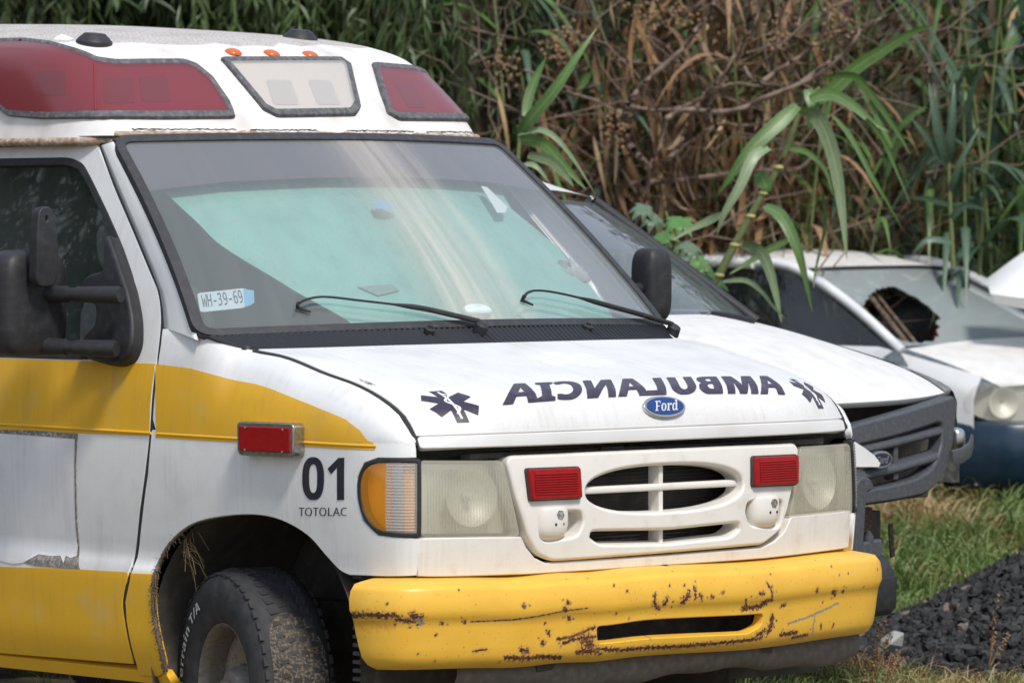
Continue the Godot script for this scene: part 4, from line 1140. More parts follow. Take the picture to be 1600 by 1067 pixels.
func build_wheel(at: Vector3, turn: float):
	# the axle points out along -x before the turn
	var b := Basis(Vector3.UP, -turn)
	var ax := b * Vector3(-1, 0, 0)
	var t := MB.new()
	t.lathe(at, ax, [Vector2(0.205, -0.1), Vector2(0.25, -0.12), Vector2(0.31, -0.13), Vector2(0.355, -0.118), Vector2(0.376, -0.1), Vector2(0.384, -0.07), Vector2(0.386, 0), Vector2(0.384, 0.07), Vector2(0.376, 0.1), Vector2(0.356, 0.118), Vector2(0.31, 0.13), Vector2(0.25, 0.121), Vector2(0.212, 0.104), Vector2(0.205, 0.09)], 64, 0.6)
	var wheel := Node3D.new(); wheel.name = "wheel"; amb.add_child(wheel, true)
	var tyre := part(t, "tyre", M.rubber, wheel)
	var lug := MB.new()
	var s := ax.cross(Vector3.UP).normalized()
	for k in 56:
		var a := TAU * k / 56
		var o := s * cos(a) + Vector3.UP * sin(a)
		var tg := -s * sin(a) + Vector3.UP * cos(a)
		for e in [-1.0, 1.0]:
			var bb := Basis(tg, o, ax)
			lug.box(at + o * (0.3695 if k % 2 else 0.368) + ax * e * 0.099, Vector3(0.031, 0.010, 0.036 if k % 2 else 0.031), Basis(tg, o, tg.cross(o)), 0.003)
		for e in [-0.055, -0.018, 0.018, 0.055]:
			lug.box(at + (s * cos(a + e * 2.0) + Vector3.UP * sin(a + e * 2.0)) * 0.3842 + ax * e, Vector3(0.030, 0.005, 0.029), Basis(tg, o, tg.cross(o)).rotated(o, 0.25 * signf(e)), 0.0015)
	part(lug, "tread", M.rubber, tyre)
	var let := letters("Rugged Terrain T/A", true, func(p):
		var a := deg_to_rad(lerpf(-48.0, 62.0, p.x))
		var r := lerpf(0.272, 0.316, p.y)
		var pos := at + (s * cos(a) * (1.0) + Vector3.UP * sin(a)) * r
		return [pos + ax * (0.1315 if p.y > 0.15 else 0.1295), ax], 0.4)
	part(let, "sidewall_lettering", M.lettering, tyre)
	var r := MB.new()
	r.lathe(at, ax, [Vector2(0.2, -0.1), Vector2(0.2, 0.0), Vector2(0.196, 0.07), Vector2(0.206, 0.098), Vector2(0.214, 0.106), Vector2(0.22, 0.104), Vector2(0.216, 0.098)], 48, 0.8)
	r.lathe(at, ax, [Vector2(0.2, 0.02), Vector2(0.17, 0.035), Vector2(0.14, 0.03), Vector2(0.11, 0.0), Vector2(0.085, -0.005), Vector2(0.083, 0.03)], 48, 0.75)
	var rim := part(r, "rim", M.steel, wheel)
	var hb := MB.new()
	hb.lathe(at, ax, [Vector2(0.083, 0.0), Vector2(0.078, 0.06), Vector2(0.066, 0.085), Vector2(0.04, 0.092), Vector2(0.036, 0.11), Vector2(0, 0.112)], 32, 0.8)
	for k in 8:
		var a := TAU * k / 8
		hb.lathe(at + (s * cos(a) + Vector3.UP * sin(a)) * 0.1 + ax * 0.0, ax, [Vector2(0.011, 0), Vector2(0.011, 0.022), Vector2(0, 0.024)], 6, 0.99)
	part(hb, "hub", M.steel, wheel)
	if turn > 0.0 and turn < 1.0:
		# dried mud caked on the tread that faces the front
		var fs := -s if s.z < 0 else s
		var S := func(p, e): return at + (fs * cos(p / 0.386) + Vector3.UP * sin(p / 0.386)) * (0.3868 - 0.9 * pow(absf(e), 3.0) * 8.0 * absf(e)) + ax * e
		var mo := rounded(PackedVector2Array([Vector2(-0.05, -0.085), Vector2(0.16, -0.09), Vector2(0.27, -0.05), Vector2(0.30, 0.03), Vector2(0.24, 0.09), Vector2(0.1, 0.095), Vector2(-0.05, 0.09)]), 0.4, 4, 0.08)
		var ms := sheet(S, 1, mo, [], 0.02, 0.0, 0.0, 0.0)
		part(ms, "dried_mud", M.mud_cake, tyre)

# ---------------------------------------------------------------- the other vehicles
func bowed(a0: Vector3, a1: Vector3, b0: Vector3, b1: Vector3, bow0: Vector3, bow1: Vector3, n := 13, m := 9, belly := Vector3.ZERO) -> Array:
	# a grid between two bowed edges a0-a1 and b0-b1
	var rows := []
	for j in m:
		var t := j / (m - 1.0)
		var row := []
		for i in n:
			var s := i / (n - 1.0)
			var k := 4 * s * (1 - s)
			row.append((a0.lerp(a1, s) + bow0 * k).lerp(b0.lerp(b1, s) + bow1 * k, t) + belly * 4 * t * (1 - t))
		rows.append(row)
	return rows
func grid(rows: Array) -> MB:
	var mb := MB.new(); mb.loft(rows); return mb
func flip_x(a: Array) -> Array:
	var r := []
	for p in a: r.append(Vector3(-p.x, p.y, p.z))
	return r

func s_truck(x: float, y: float) -> Vector3: return Vector3(x, y, -0.16 * x * x - 0.05 * maxf(0, y - 1.0))

func build_truck():
	var t := thing("pickup_truck", "white pickup truck with grey slatted grille and missing headlights, close beside the ambulance", "truck", Vector3(2.685, 0, -0.764), deg_to_rad(10))
	var V := s_truck
	# cab: roof, windshield, doors
	var tr := Vector3(0.64, 1.9, -1.83)
	var br := Vector3(0.77, 1.425, -1.13)
	var tl := Vector3(-tr.x, tr.y, tr.z)
	var bl := Vector3(-br.x, br.y, br.z)
	var ws := part(grid(bowed(tl, tr, bl, br, Vector3(0, 0.02, 0.10), Vector3(0, 0.02, 0.17), 17, 9, Vector3(0, 0.012, 0.012))), "windshield", M.truck_glass, t)
	var tint := bowed(tl, tr, tl.lerp(bl, 0.42), tr.lerp(br, 0.42), Vector3(0, 0.016, 0.09), Vector3(0, 0.025, 0.137), 17, 5)
	part(grid(tint), "tint_band", M.tint, ws)
	for sg in [-1.0, 1.0]:
		var pl := MB.new()
		pl.tube([Vector3(sg * 0.645, 1.91, -1.84), Vector3(sg * 0.70, 1.69, -1.5), Vector3(sg * 0.775, 1.43, -1.12)], [0.022], 8)
		part(pl, "windshield_seal", M.black, ws)
		var pil := MB.new()
		pil.tube([Vector3(sg * 0.675, 1.905, -1.9), Vector3(sg * 0.735, 1.68, -1.55), Vector3(sg * 0.81, 1.42, -1.16)], [0.03, 0.033, 0.036], 8)
		part(pil, "windshield_pillar", M.white, t)
		var side := []
		for row in [[1.42, 0.83], [1.1, 0.9], [0.7, 0.9], [0.45, 0.86]]:
			side.append([Vector3(sg * row[1], row[0], -2.7), Vector3(sg * row[1], row[0], -2.0), Vector3(sg * row[1], row[0], -1.15)])
		var d := part(grid(side), "door", M.white, t)
		part(grid([[Vector3(sg * 0.69, 1.88, -2.7), Vector3(sg * 0.69, 1.88, -1.92)], [Vector3(sg * 0.82, 1.43, -2.7), Vector3(sg * 0.82, 1.43, -1.25)]]), "window_glass", M.side_glass, d)
		var fen := []
		for row in [[1.19, 0.80], [1.15, 0.86], [1.0, 0.9], [0.82, 0.9]]:
			var r := []
			for i in 8: r.append(Vector3(sg * row[1], row[0] + (0.20 * (1 - i / 7.0) if row[0] > 1.1 else 0.0), lerpf(-1.15, -0.24, i / 7.0)))
			fen.append(r)
		part(grid(fen), "fender", M.white if sg < 0 else M.truck_edge, t)
	var roof := []
	for j in 9:
		var k := j / 8.0
		var row := []
		for i in 15:
			var s := i / 7.0 - 1.0
			row.append(Vector3(s * 0.67, 1.915 + 0.10 * (1 - s * s) * minf(1, 0.45 + k * 2) + 0.05 * minf(1, k * 3), -1.83 + 0.1 * (1 - s * s) - k * 0.95))
		roof.append(row)
	part(grid(roof), "roof", M.white, t)
	part(grid([[Vector3(-0.7, 1.95, -2.78), Vector3(0.7, 1.95, -2.78)], [Vector3(-0.85, 0.5, -2.8), Vector3(0.85, 0.5, -2.8)]]), "cab_rear", M.white, t)
	var bed := MB.new()
	bed.box(Vector3(0, 0.9, -3.7), Vector3(1.75, 0.75, 1.75), Basis.IDENTITY, 0.05)
	part(bed, "cargo_bed", M.white, t)
	# hood
	var hc := open_smooth([Vector3(0, 1.475, -1.0), Vector3(0, 1.445, -0.8), Vector3(0, 1.365, -0.5), Vector3(0, 1.27, -0.25), Vector3(0, 1.165, -0.07)], 5)
	var he := open_smooth(pts3([0.8, 1.422, -1.175, 0.8, 1.336, -0.776, 0.8, 1.256, -0.411, 0.8, 1.214, -0.276, 0.8, 1.184, -0.211]), 5)
	var rows := []
	for j in hc.size():
		var row := []
		for i in 21:
			var s := i / 10.0 - 1.0
			var e: Vector3 = he[j]
			var c: Vector3 = hc[j]
			var w := pow(absf(s), 2.6)
			row.append(Vector3(s * 0.8, lerpf(c.y, e.y, w), lerpf(c.z, e.z, w)))
		rows.append(row)
	var hood := part(grid(rows), "hood", M.dusty_white, t)
	for sg in [-1.0, 1.0]:
		var dk := []
		for j in hc.size():
			var row := []
			for i in 4:
				var s := lerpf(0.86, 1.0, i / 3.0)
				var w := pow(s, 2.6)
				row.append(Vector3(sg * s * 0.8, lerpf(hc[j].y, he[j].y, w) + 0.004, lerpf(hc[j].z, he[j].z, w) + 0.002))
			dk.append(row)
		part(grid(dk), "edge_stripe", M.truck_edge, hood)
	var under := []
	for i in 21:
		var p: Vector3 = rows[-1][i]
		under.append([p, p + Vector3(0, -0.02, -0.01), p + Vector3(0, -0.02, -0.08)])
	part(grid(under), "hood_flange", M.white, hood)
	for sg in [-1.0, 1.0]:
		var ed := []
		for p in he: ed.append([Vector3(sg * p.x, p.y, p.z), Vector3(sg * (p.x + 0.03), p.y - 0.01, p.z - 0.01), Vector3(sg * (p.x + 0.07), p.y - 0.05, p.z - 0.02), Vector3(sg * (p.x + 0.08), p.y - 0.12, p.z - 0.03)])
		part(grid(ed), "hood_edge", M.truck_edge, hood)
	# cowl, wiper
	part(grid(bowed(Vector3(-0.79, 1.43, -1.12), Vector3(0.79, 1.43, -1.12), Vector3(-0.78, 1.425, -1.17), Vector3(0.78, 1.425, -1.17), Vector3(0, 0.03, 0.16), Vector3(0, 0.02, 0.17), 17, 3)), "cowl", M.black, t)
	var wi := MB.new()
	wi.tube(open_smooth(pts3([0.35, 1.447, -0.826, 0.35, 1.465, -0.943, 0.35, 1.475, -1.067, 0.35, 1.478, -1.217]), 4), [0.013], 7)
	part(wi, "wiper", M.black, t)
	var wi2 := MB.new()
	wi2.tube(open_smooth(pts3([0.3, 1.48, -0.998, 0.3, 1.483, -1.092, 0.3, 1.482, -1.179]), 3), [0.008], 6)
	part(wi2, "wiper_blade", M.chrome, t)
	# grille
	var fr := rounded(poly([-0.2709, 1.0465, -0.1194, 1.0766, 0.1317, 1.1058, 0.4259, 1.1386, 0.6412, 1.1599, 0.6014, 1.0688, 0.5651, 0.9607, 0.4799, 0.8601, 0.3525, 0.818, 0.1248, 0.8051, -0.1236, 0.7977, -0.2731, 0.795]), 0.3, 4, 0.05)
	var op := rounded(poly([-0.237, 1.0054, -0.1032, 1.0241, 0.1498, 1.0479, 0.4757, 1.0859, 0.5133, 1.0674, 0.5016, 0.9757, 0.4252, 0.8943, 0.2923, 0.8595, 0.1026, 0.842, -0.1042, 0.83, -0.2368, 0.8264]), 0.3, 4, 0.04)
	var gm := sheet(V, 1, fr, [op], 0.04, 0.0, 0.06, 0.014)
	var grille := part(gm, "grille", M.grey_plastic, t)
	for ln in [[[-0.2373, 0.9771, -0.1048, 0.9934, 0.1474, 1.0145, 0.4942, 1.0439], 0.02], [[-0.237, 0.8829, -0.1044, 0.8963, 0.1466, 0.9165, 0.4683, 0.948], 0.02]]:
		var d := poly(ln[0])
		var rr := []
		for q in d:
			var c := s_truck(q.x, q.y)
			rr.append([c + Vector3(0, -0.016, -0.06), c + Vector3(0, -0.022, -0.015), c + Vector3(0, -0.01, -0.004), c + Vector3(0, 0.012, -0.012), c + Vector3(0, 0.022, -0.06)])
		part(grid(rr), "grille_bar", M.grey_plastic, grille)
	var vb := MB.new()
	vb.box(s_truck(0.16, 0.97) + Vector3(0, 0, -0.045), Vector3(0.03, 0.2, 0.05)); vb.box(s_truck(-0.16, 0.97) + Vector3(0, 0, -0.045), Vector3(0.03, 0.2, 0.05))
	part(vb, "grille_bar", M.grey_plastic, grille)
	var bc := poly([0, 0.9537])[0]
	var bd := part(sheet(V, 1, ring(bc.x, bc.y, 0.07, 0.03, 30), [], 0.03, 0.02, 0.02, 0.003), "badge", M.chrome, grille)
	part(sheet(V, 1, ring(bc.x, bc.y, 0.063, 0.0245, 30), [], 0.03, 0.022, 0.003, 0.0), "badge_field", M.badge_dark, bd)
	part(letters("Ford", true, func(p): return on_map(V, 1, PackedVector2Array([bc + Vector2(-0.038, -0.014), bc + Vector2(0.036, -0.014), bc + Vector2(-0.028, 0.014)]), p, 0.0235), 0.3, "Droid Serif"), "badge_script", M.chrome, bd)
	# dark bay behind, radiator support, frame ends
	var bay := MB.new()
	bay.box(Vector3(0, 0.98, -0.32), Vector3(1.5, 0.42, 0.08)); bay.box(Vector3(0, 0.62, -0.75), Vector3(1.2, 0.2, 0.7)); bay.box(Vector3(0.62, 1.08, -0.38), Vector3(0.25, 0.12, 0.2))
	part(bay, "engine_bay", M.soot, t)
	var ru := MB.new()
	ru.box(Vector3(0.44, 0.62, -0.24), Vector3(0.03, 0.13, 0.01), Basis(Vector3.FORWARD, -0.12)); ru.box(Vector3(0.1, 0.72, -0.24), Vector3(0.4, 0.1, 0.02), Basis(Vector3.FORWARD, 0.08))
	ru.box(Vector3(0.34, 0.6, -0.75), Vector3(0.06, 0.1, 0.9)); ru.box(Vector3(-0.36, 0.6, -0.6), Vector3(0.08, 0.12, 0.9))
	part(ru, "frame_rails", M.rusty, t)
	# right corner hanging loose: white flap, grey lamp bezel, end of the black bumper
	var Z := func(x, y): return Vector3(x, y, 0.18)
	var fl := [-0.424, 1.042, 0.18, -0.392, 1.036, 0.18, -0.335, 1.013, 0.18, -0.27, 0.982, 0.18, -0.237, 0.955, 0.18, -0.246, 0.944, 0.18, -0.424, 0.951, 0.18]
	part(sheet(Z, 1, poly(drop_z(fl)), [], 0.04, 0.0, 0.012, 0.003), "torn_flap", M.white, t)
	var bz := [-0.454, 0.593, 0.18, -0.414, 0.642, 0.18, -0.395, 0.785, 0.18, -0.391, 0.873, 0.18, -0.343, 0.904, 0.18, -0.294, 0.892, 0.18, -0.278, 0.868, 0.18, -0.327, 0.861, 0.18, -0.334, 0.782, 0.18, -0.346, 0.661, 0.18, -0.253, 0.666, 0.18, -0.22, 0.669, 0.18, -0.22, 0.622, 0.18, -0.334, 0.581, 0.18]
	part(sheet(Z, 1, rounded(poly(drop_z(bz)), 0.3, 3, 0.015), [], 0.04, 0.0, 0.08, 0.01), "lamp_bezel", M.grey_plastic, t)
	var bolt := MB.new()
	var bq := pts3([-0.285, 0.69, 0.16, -0.285, 0.657, 0.16])
	bolt.tube([bq[1], bq[0], bq[0] + Vector3(0, 0.02, 0)], [0.022, 0.02, 0.008], 12)
	part(bolt, "bolt", M.grey_plastic, t)
	var be := []
	for q in [[0.0, -0.01], [0.01, 0.02], [0.06, 0.05], [0.075, 0.045], [0.08, 0.06], [0.19, 0.055], [0.215, 0.03], [0.22, -0.05]]:
		var row := []
		for i in 15:
			var a := i / 14.0
			var ang := clampf((a - 0.55) / 0.45, 0, 1) * 1.5
			var bp: Vector3 = pts3([-0.277, 0.608, 0.12])[0]
			row.append(Vector3(bp.x + 0.0 + minf(a, 0.55) / 0.55 * 0.13 + sin(ang) * (0.06 + q[1]), bp.y - q[0], bp.z - 0.06 + cos(ang) * (0.06 + q[1]) - (1 - cos(ang)) * 0.12))
		be.append(row)
	part(grid(be), "bumper_end", M.black, t)
	# left turn lamp and its strip
	var ls := MB.new()
	ls.lump(Vector3(0.72, 1.0, -0.16), Vector3(0.035, 0.045, 0.06), Basis.IDENTITY, 0.6, 10)
	part(ls, "turn_lamp", M.chrome, t)
	var st := []
	var sp := poly([0.5594, 0.9342, 0.6569, 0.9394, 0.7351, 0.9578, 0.7622, 0.9885])
	var sr := []
	for q in sp:
		var c := s_truck(q.x, q.y)
		sr.append([c + Vector3(0, 0.03, 0.0), c + Vector3(0, 0.026, 0.012), c + Vector3(0, -0.026, 0.012), c + Vector3(0, -0.03, 0.0)])
	part(grid(sr), "lamp_strip", M.grey_plastic, t)
	# wheels
	for x in [[-0.76, -1.2], [0.76, -1.2], [-0.78, -3.9], [0.78, -3.9]]:
		var w := MB.new()
		w.lathe(Vector3(x[0], 0.37, x[1]), Vector3(signf(x[0]), 0, 0), [Vector2(0.2, -0.1), Vector2(0.34, -0.12), Vector2(0.37, -0.08), Vector2(0.37, 0.08), Vector2(0.34, 0.12), Vector2(0.2, 0.1), Vector2(0.12, 0.05), Vector2(0, 0.05)], 28, 0.6)
		part(w, "wheel", M.rubber, t)
func drop_z(a: Array) -> Array:
	var r := []
	for i in range(0, a.size(), 3): r.append(a[i]); r.append(a[i + 1])
	return r

func build_sedan():
	var t := thing("sedan", "white and dark blue sedan with a jagged hole in its windshield", "car", Vector3(9.419, 0, -7.526))
	var tr := Vector3(0.55, 1.515, 0.0)
	var br := Vector3(0.72, 1.10, 0.955)
	# windshield with its broken hole
	var S := func(a, b):
		var u: float = a
		var k: float = b
		var bow := 1 - u * u
		return Vector3(u * lerpf(br.x, tr.x, k), lerpf(br.y, tr.y, k) + 0.01 * bow + 0.04 * k * (1 - k), lerpf(br.z, tr.z, k) + bow * 0.13)
	var hole := dense(poly([-1.0299, 0.4257, -0.8905, 0.5211, -0.8285, 0.5502, -0.7278, 0.6272, -0.6202, 0.6807, -0.5237, 0.7191, -0.4516, 0.7334, -0.2984, 0.7628, -0.2863, 0.728, -0.2597, 0.6932, -0.2553, 0.6425, -0.2504, 0.5924, -0.2587, 0.5433, -0.2798, 0.4629, -0.286, 0.4153, -0.3325, 0.3461, -0.4107, 0.3025, -0.4421, 0.2425, -0.5365, 0.1787, -0.6909, 0.0826, -0.7867, 0.073, -0.8671, 0.0773, -0.9023, 0.1084, -0.9414, 0.1472, -0.9922, 0.1723, -1.0155, 0.2182, -1.0485, 0.2652, -1.0401, 0.3256, -1.0555, 0.3572]), 0.05)
	for i in hole.size(): hole[i] += Vector2(rng.randf_range(-0.014, 0.014), rng.randf_range(-0.014, 0.014))
	var wp := rounded(poly([-1, 0, 1, 0, 1, 1, -1, 1]), 0.1, 5, 0.08)
	var ws := part(sheet(S, 1, wp, [hole], 0.12, 0.0, 0.006, 0.0), "windshield", M.sedan_glass, t)
	part(band(S, 1, inset(wp, 0.04), 0.055, 0.006, 0.02, 0.1), "windshield_seal", M.black, ws)
	for q in [[-0.92, 0.82, 0.05, 0.09], [0.05, 0.88, 0.09, 0.045]]:
		part(sheet(S, 1, PackedVector2Array([Vector2(q[0], q[1] - q[3]), Vector2(q[0] + q[2], q[1] - q[3]), Vector2(q[0] + q[2] * 0.8, q[1] + q[3]), Vector2(q[0], q[1] + q[3])]), [], 0.1, -0.004, 0.0, 0.0), "sticker", M.pale_label, ws)
	# roof
	var roof := []
	for j in 11:
		var k := j / 10.0
		var row := []
		for i in 17:
			var s := i / 8.0 - 1.0
			row.append(Vector3(s * lerpf(0.575, 0.6, k), 1.525 + (0.045 + 0.02 * sin(PI * k)) * (1 - pow(absf(s), 3.0)) * minf(1, 0.3 + k * 3) + 0.06 * sin(minf(k * 1.6, 1.57)) - 0.04 * k * k, 0.0 + 0.13 * (1 - s * s) - k * 1.35))
		roof.append(row)
	part(grid(roof), "roof", M.dusty_white, t)
	part(grid([[Vector3(-0.58, 1.54, -1.35), Vector3(0.58, 1.54, -1.35)], [Vector3(-0.68, 1.15, -1.95), Vector3(0.68, 1.15, -1.95)]]), "rear_window", M.side_glass, t)
	# sides
	for sg in [-1.0, 1.0]:
		var pil := MB.new()
		pil.tube(open_smooth([Vector3(sg * 0.61, 1.555, -0.45), Vector3(sg * 0.595, 1.535, -0.03), Vector3(sg * 0.665, 1.34, 0.5), Vector3(sg * 0.765, 1.095, 1.0)], 5), [0.024], 8, true, 1.3)
		var sd := part(pil, "windshield_pillar", M.white, t)
		var rail := MB.new()
		rail.tube(open_smooth([Vector3(sg * 0.61, 1.55, -0.3), Vector3(sg * 0.62, 1.55, -0.9), Vector3(sg * 0.66, 1.45, -1.45), Vector3(sg * 0.74, 1.15, -1.95)], 5), [0.034], 8)
		part(rail, "roof_rail", M.white, t)
		var win := part(grid([[Vector3(sg * 0.62, 1.52, -1.4), Vector3(sg * 0.625, 1.53, -0.1), Vector3(sg * 0.64, 1.45, 0.2)], [Vector3(sg * 0.76, 1.12, -1.8), Vector3(sg * 0.78, 1.12, -0.1), Vector3(sg * 0.79, 1.10, 0.95)]]), "side_window", M.side_glass, t)
		var bp := MB.new()
		bp.tube([Vector3(sg * 0.63, 1.53, -0.55), Vector3(sg * 0.79, 1.12, -0.45)], [0.03], 6)
		part(bp, "door_pillar", M.black, t)
		var side := []
		for row in [[1.12, 0.79], [1.05, 0.83], [0.9, 0.85], [0.65, 0.85], [0.45, 0.82]]:
			var r := []
			for i in 12:
				var z := lerpf(-2.3, 1.55, i / 11.0)
				r.append(Vector3(sg * (row[1] - 0.06 * pow(maxf(0, (z - 1.0) / 0.55), 2)), row[0] - 0.14 * maxf(0, (z - 0.9) / 0.65) * (1.0 if row[0] > 1.0 else 0.3), z))
			side.append(r)
		part(grid(side), "body_side", M.white if sg < 0 else M.white, t)
	# hood, its fender edges darkened to paint the shade there
	var hood := []
	for j in 9:
		var k := j / 8.0
		var row := []
		for i in 17:
			var s := i / 8.0 - 1.0
			row.append(Vector3(s * lerpf(0.74, 0.66, k), lerpf(1.09, 0.955, k) + 0.05 * (1 - s * s) * (1 - k * 0.3) - 0.05 * k * k + 0.02, lerpf(1.0, 1.62, k) + lerpf(0.10, 0.30, k) * (1 - s * s)))
		hood.append(row)
	part(grid(hood), "hood", M.dusty_white, t)
	for sg in [-1.0, 1.0]:
		var fe := []
		for j in 9:
			var k := j / 8.0
			var e: Vector3 = hood[j][0]
			fe.append([Vector3(sg * (-e.x + 0.006), e.y + 0.002, e.z - 0.01), Vector3(sg * (-e.x + 0.05), e.y - 0.005, e.z - 0.04), Vector3(sg * (-e.x + 0.1), e.y - 0.05, e.z - 0.08)])
		part(grid(fe), "fender_edge_shade", M.blue_grey, t)
	# wiper trough and wipers
	var cw := MB.new()
	cw.tube(open_smooth([Vector3(-0.72, 1.095, 0.97), Vector3(-0.4, 1.11, 1.07), Vector3(0, 1.115, 1.1), Vector3(0.4, 1.11, 1.07), Vector3(0.72, 1.095, 0.97)], 4), [0.028], 7)
	part(cw, "cowl", M.black, t)
	# front: headlights, nose and bumper
	for sg in [-1.0, 1.0]:
		var F := func(a, b): return Vector3(sg * lerpf(0.8, 0.30, a), b, 1.52 + 0.36 * sin(a * 1.45))
		var hp := rounded(poly([-0.02, 0.86, 0.03, 0.925, 0.2, 0.945, 0.5, 0.93, 0.86, 0.885, 0.9, 0.80, 0.55, 0.745, 0.15, 0.745, 0.0, 0.79]), 0.35, 4, 0.06)
		var hl := part(sheet(F, 1.0 if sg < 0 else -1.0, hp, [], 0.08, -0.06, 0.004, 0.0), "headlight", M.reflector, t)
		for c in [[0.27, 0.842, 0.078], [0.66, 0.835, 0.078]]:
			var bw := MB.new()
			var p: Vector3 = F.call(c[0], c[1])
			var ax := Vector3(sg * 0.45, 0, 1).normalized()
			bw.lathe(p - ax * 0.055, ax, [Vector2(0.01, 0), Vector2(0.04, 0.008), Vector2(c[2], 0.035), Vector2(c[2] + 0.006, 0.035)], 24)
			part(bw, "reflector_bowl", M.bowl, hl)
		part(sheet(F, 1.0 if sg < 0 else -1.0, hp, [], 0.06, 0.002, 0.05, 0.006), "lens", M.sedan_lens, hl)
	var fb := []
	for q in [[0.745, -0.08], [0.738, 0.03], [0.72, 0.06], [0.6, 0.09], [0.48, 0.07], [0.4, 0.0]]:
		var row := []
		for i in 25:
			var s := i / 12.0 - 1.0
			row.append(Vector3(s * (0.8 + q[1] * 0.3), q[0] - (0.02 if q[0] > 0.9 else 0.0), 1.40 + q[1] + 0.46 * pow(1 - s * s, 0.45)))
		fb.append(row)
	part(grid(fb), "front_bumper", M.sedan_blue, t)
	var nose := []
	for yy in [0.945, 0.9, 0.82, 0.745]:
		var row := []
		for i in 9: row.append(Vector3(lerpf(-0.32, 0.32, i / 8.0), yy, 1.86 + 0.06 * (1 - pow(i / 4.0 - 1, 2)) + (0.945 - yy) * 0.1))
		nose.append(row)
	part(grid(nose), "nose", M.sedan_blue, t)
	# inside, seen through the hole
	var inn := MB.new()
	inn.flat(Vector3(-0.7, 0.6, -0.9), Vector3(0.7, 0.6, -0.9), Vector3(0.6, 1.5, -1.1), Vector3(-0.6, 1.5, -1.1))
	inn.flat(Vector3(-0.7, 0.65, -0.5), Vector3(0.7, 0.65, -0.5), Vector3(0.7, 0.95, 1.0), Vector3(-0.7, 0.95, 1.0))
	part(inn, "cabin_lining", M.soot, t)
	for sx in [-0.36, 0.36]:
		var se := MB.new()
		se.lump(Vector3(sx, 1.05, -0.1), Vector3(0.22, 0.3, 0.09), Basis(Vector3(1, 0, 0), -0.25), 0.5, 12)
		part(se, "seat", M.black, t)
	var sw := MB.new()
	var ring2 := []
	for i in 25:
		var a := TAU * i / 24
		ring2.append(Vector3(0.34 + 0.17 * cos(a), 1.08 + 0.14 * sin(a), 0.55 + 0.09 * sin(a)))
	sw.tube(ring2, [0.016], 7, false)
	part(sw, "steering_wheel", M.black, t)
	var cloth := MB.new()
	cloth.lump(Vector3(0.3, 1.08, 0.25), Vector3(0.06, 0.14, 0.05), Basis(Vector3(0, 0, 1), -0.3), 0.7, 10)
	part(cloth, "red_cushion", M.seat_red, t)
	var post := MB.new()
	post.tube([Vector3(0.0, 1.5, -0.1), Vector3(0.1, 1.02, 0.35)], [0.011], 7)
	post.tube([Vector3(-0.06, 1.5, -0.1), Vector3(0.05, 1.0, 0.35)], [0.016], 7)
	part(post, "seat_belt_post", M.tan, t)
	for x in [[-0.74, 1.0], [0.74, 1.0], [-0.74, -1.6], [0.74, -1.6]]:
		var w := MB.new()
		w.lathe(Vector3(x[0], 0.55, x[1]), Vector3(signf(x[0]), 0, 0), [Vector2(0.18, -0.08), Vector2(0.28, -0.1), Vector2(0.3, -0.06), Vector2(0.3, 0.06), Vector2(0.28, 0.1), Vector2(0.18, 0.08), Vector2(0, 0.05)], 24, 0.6)
		part(w, "wheel", M.rubber, t)

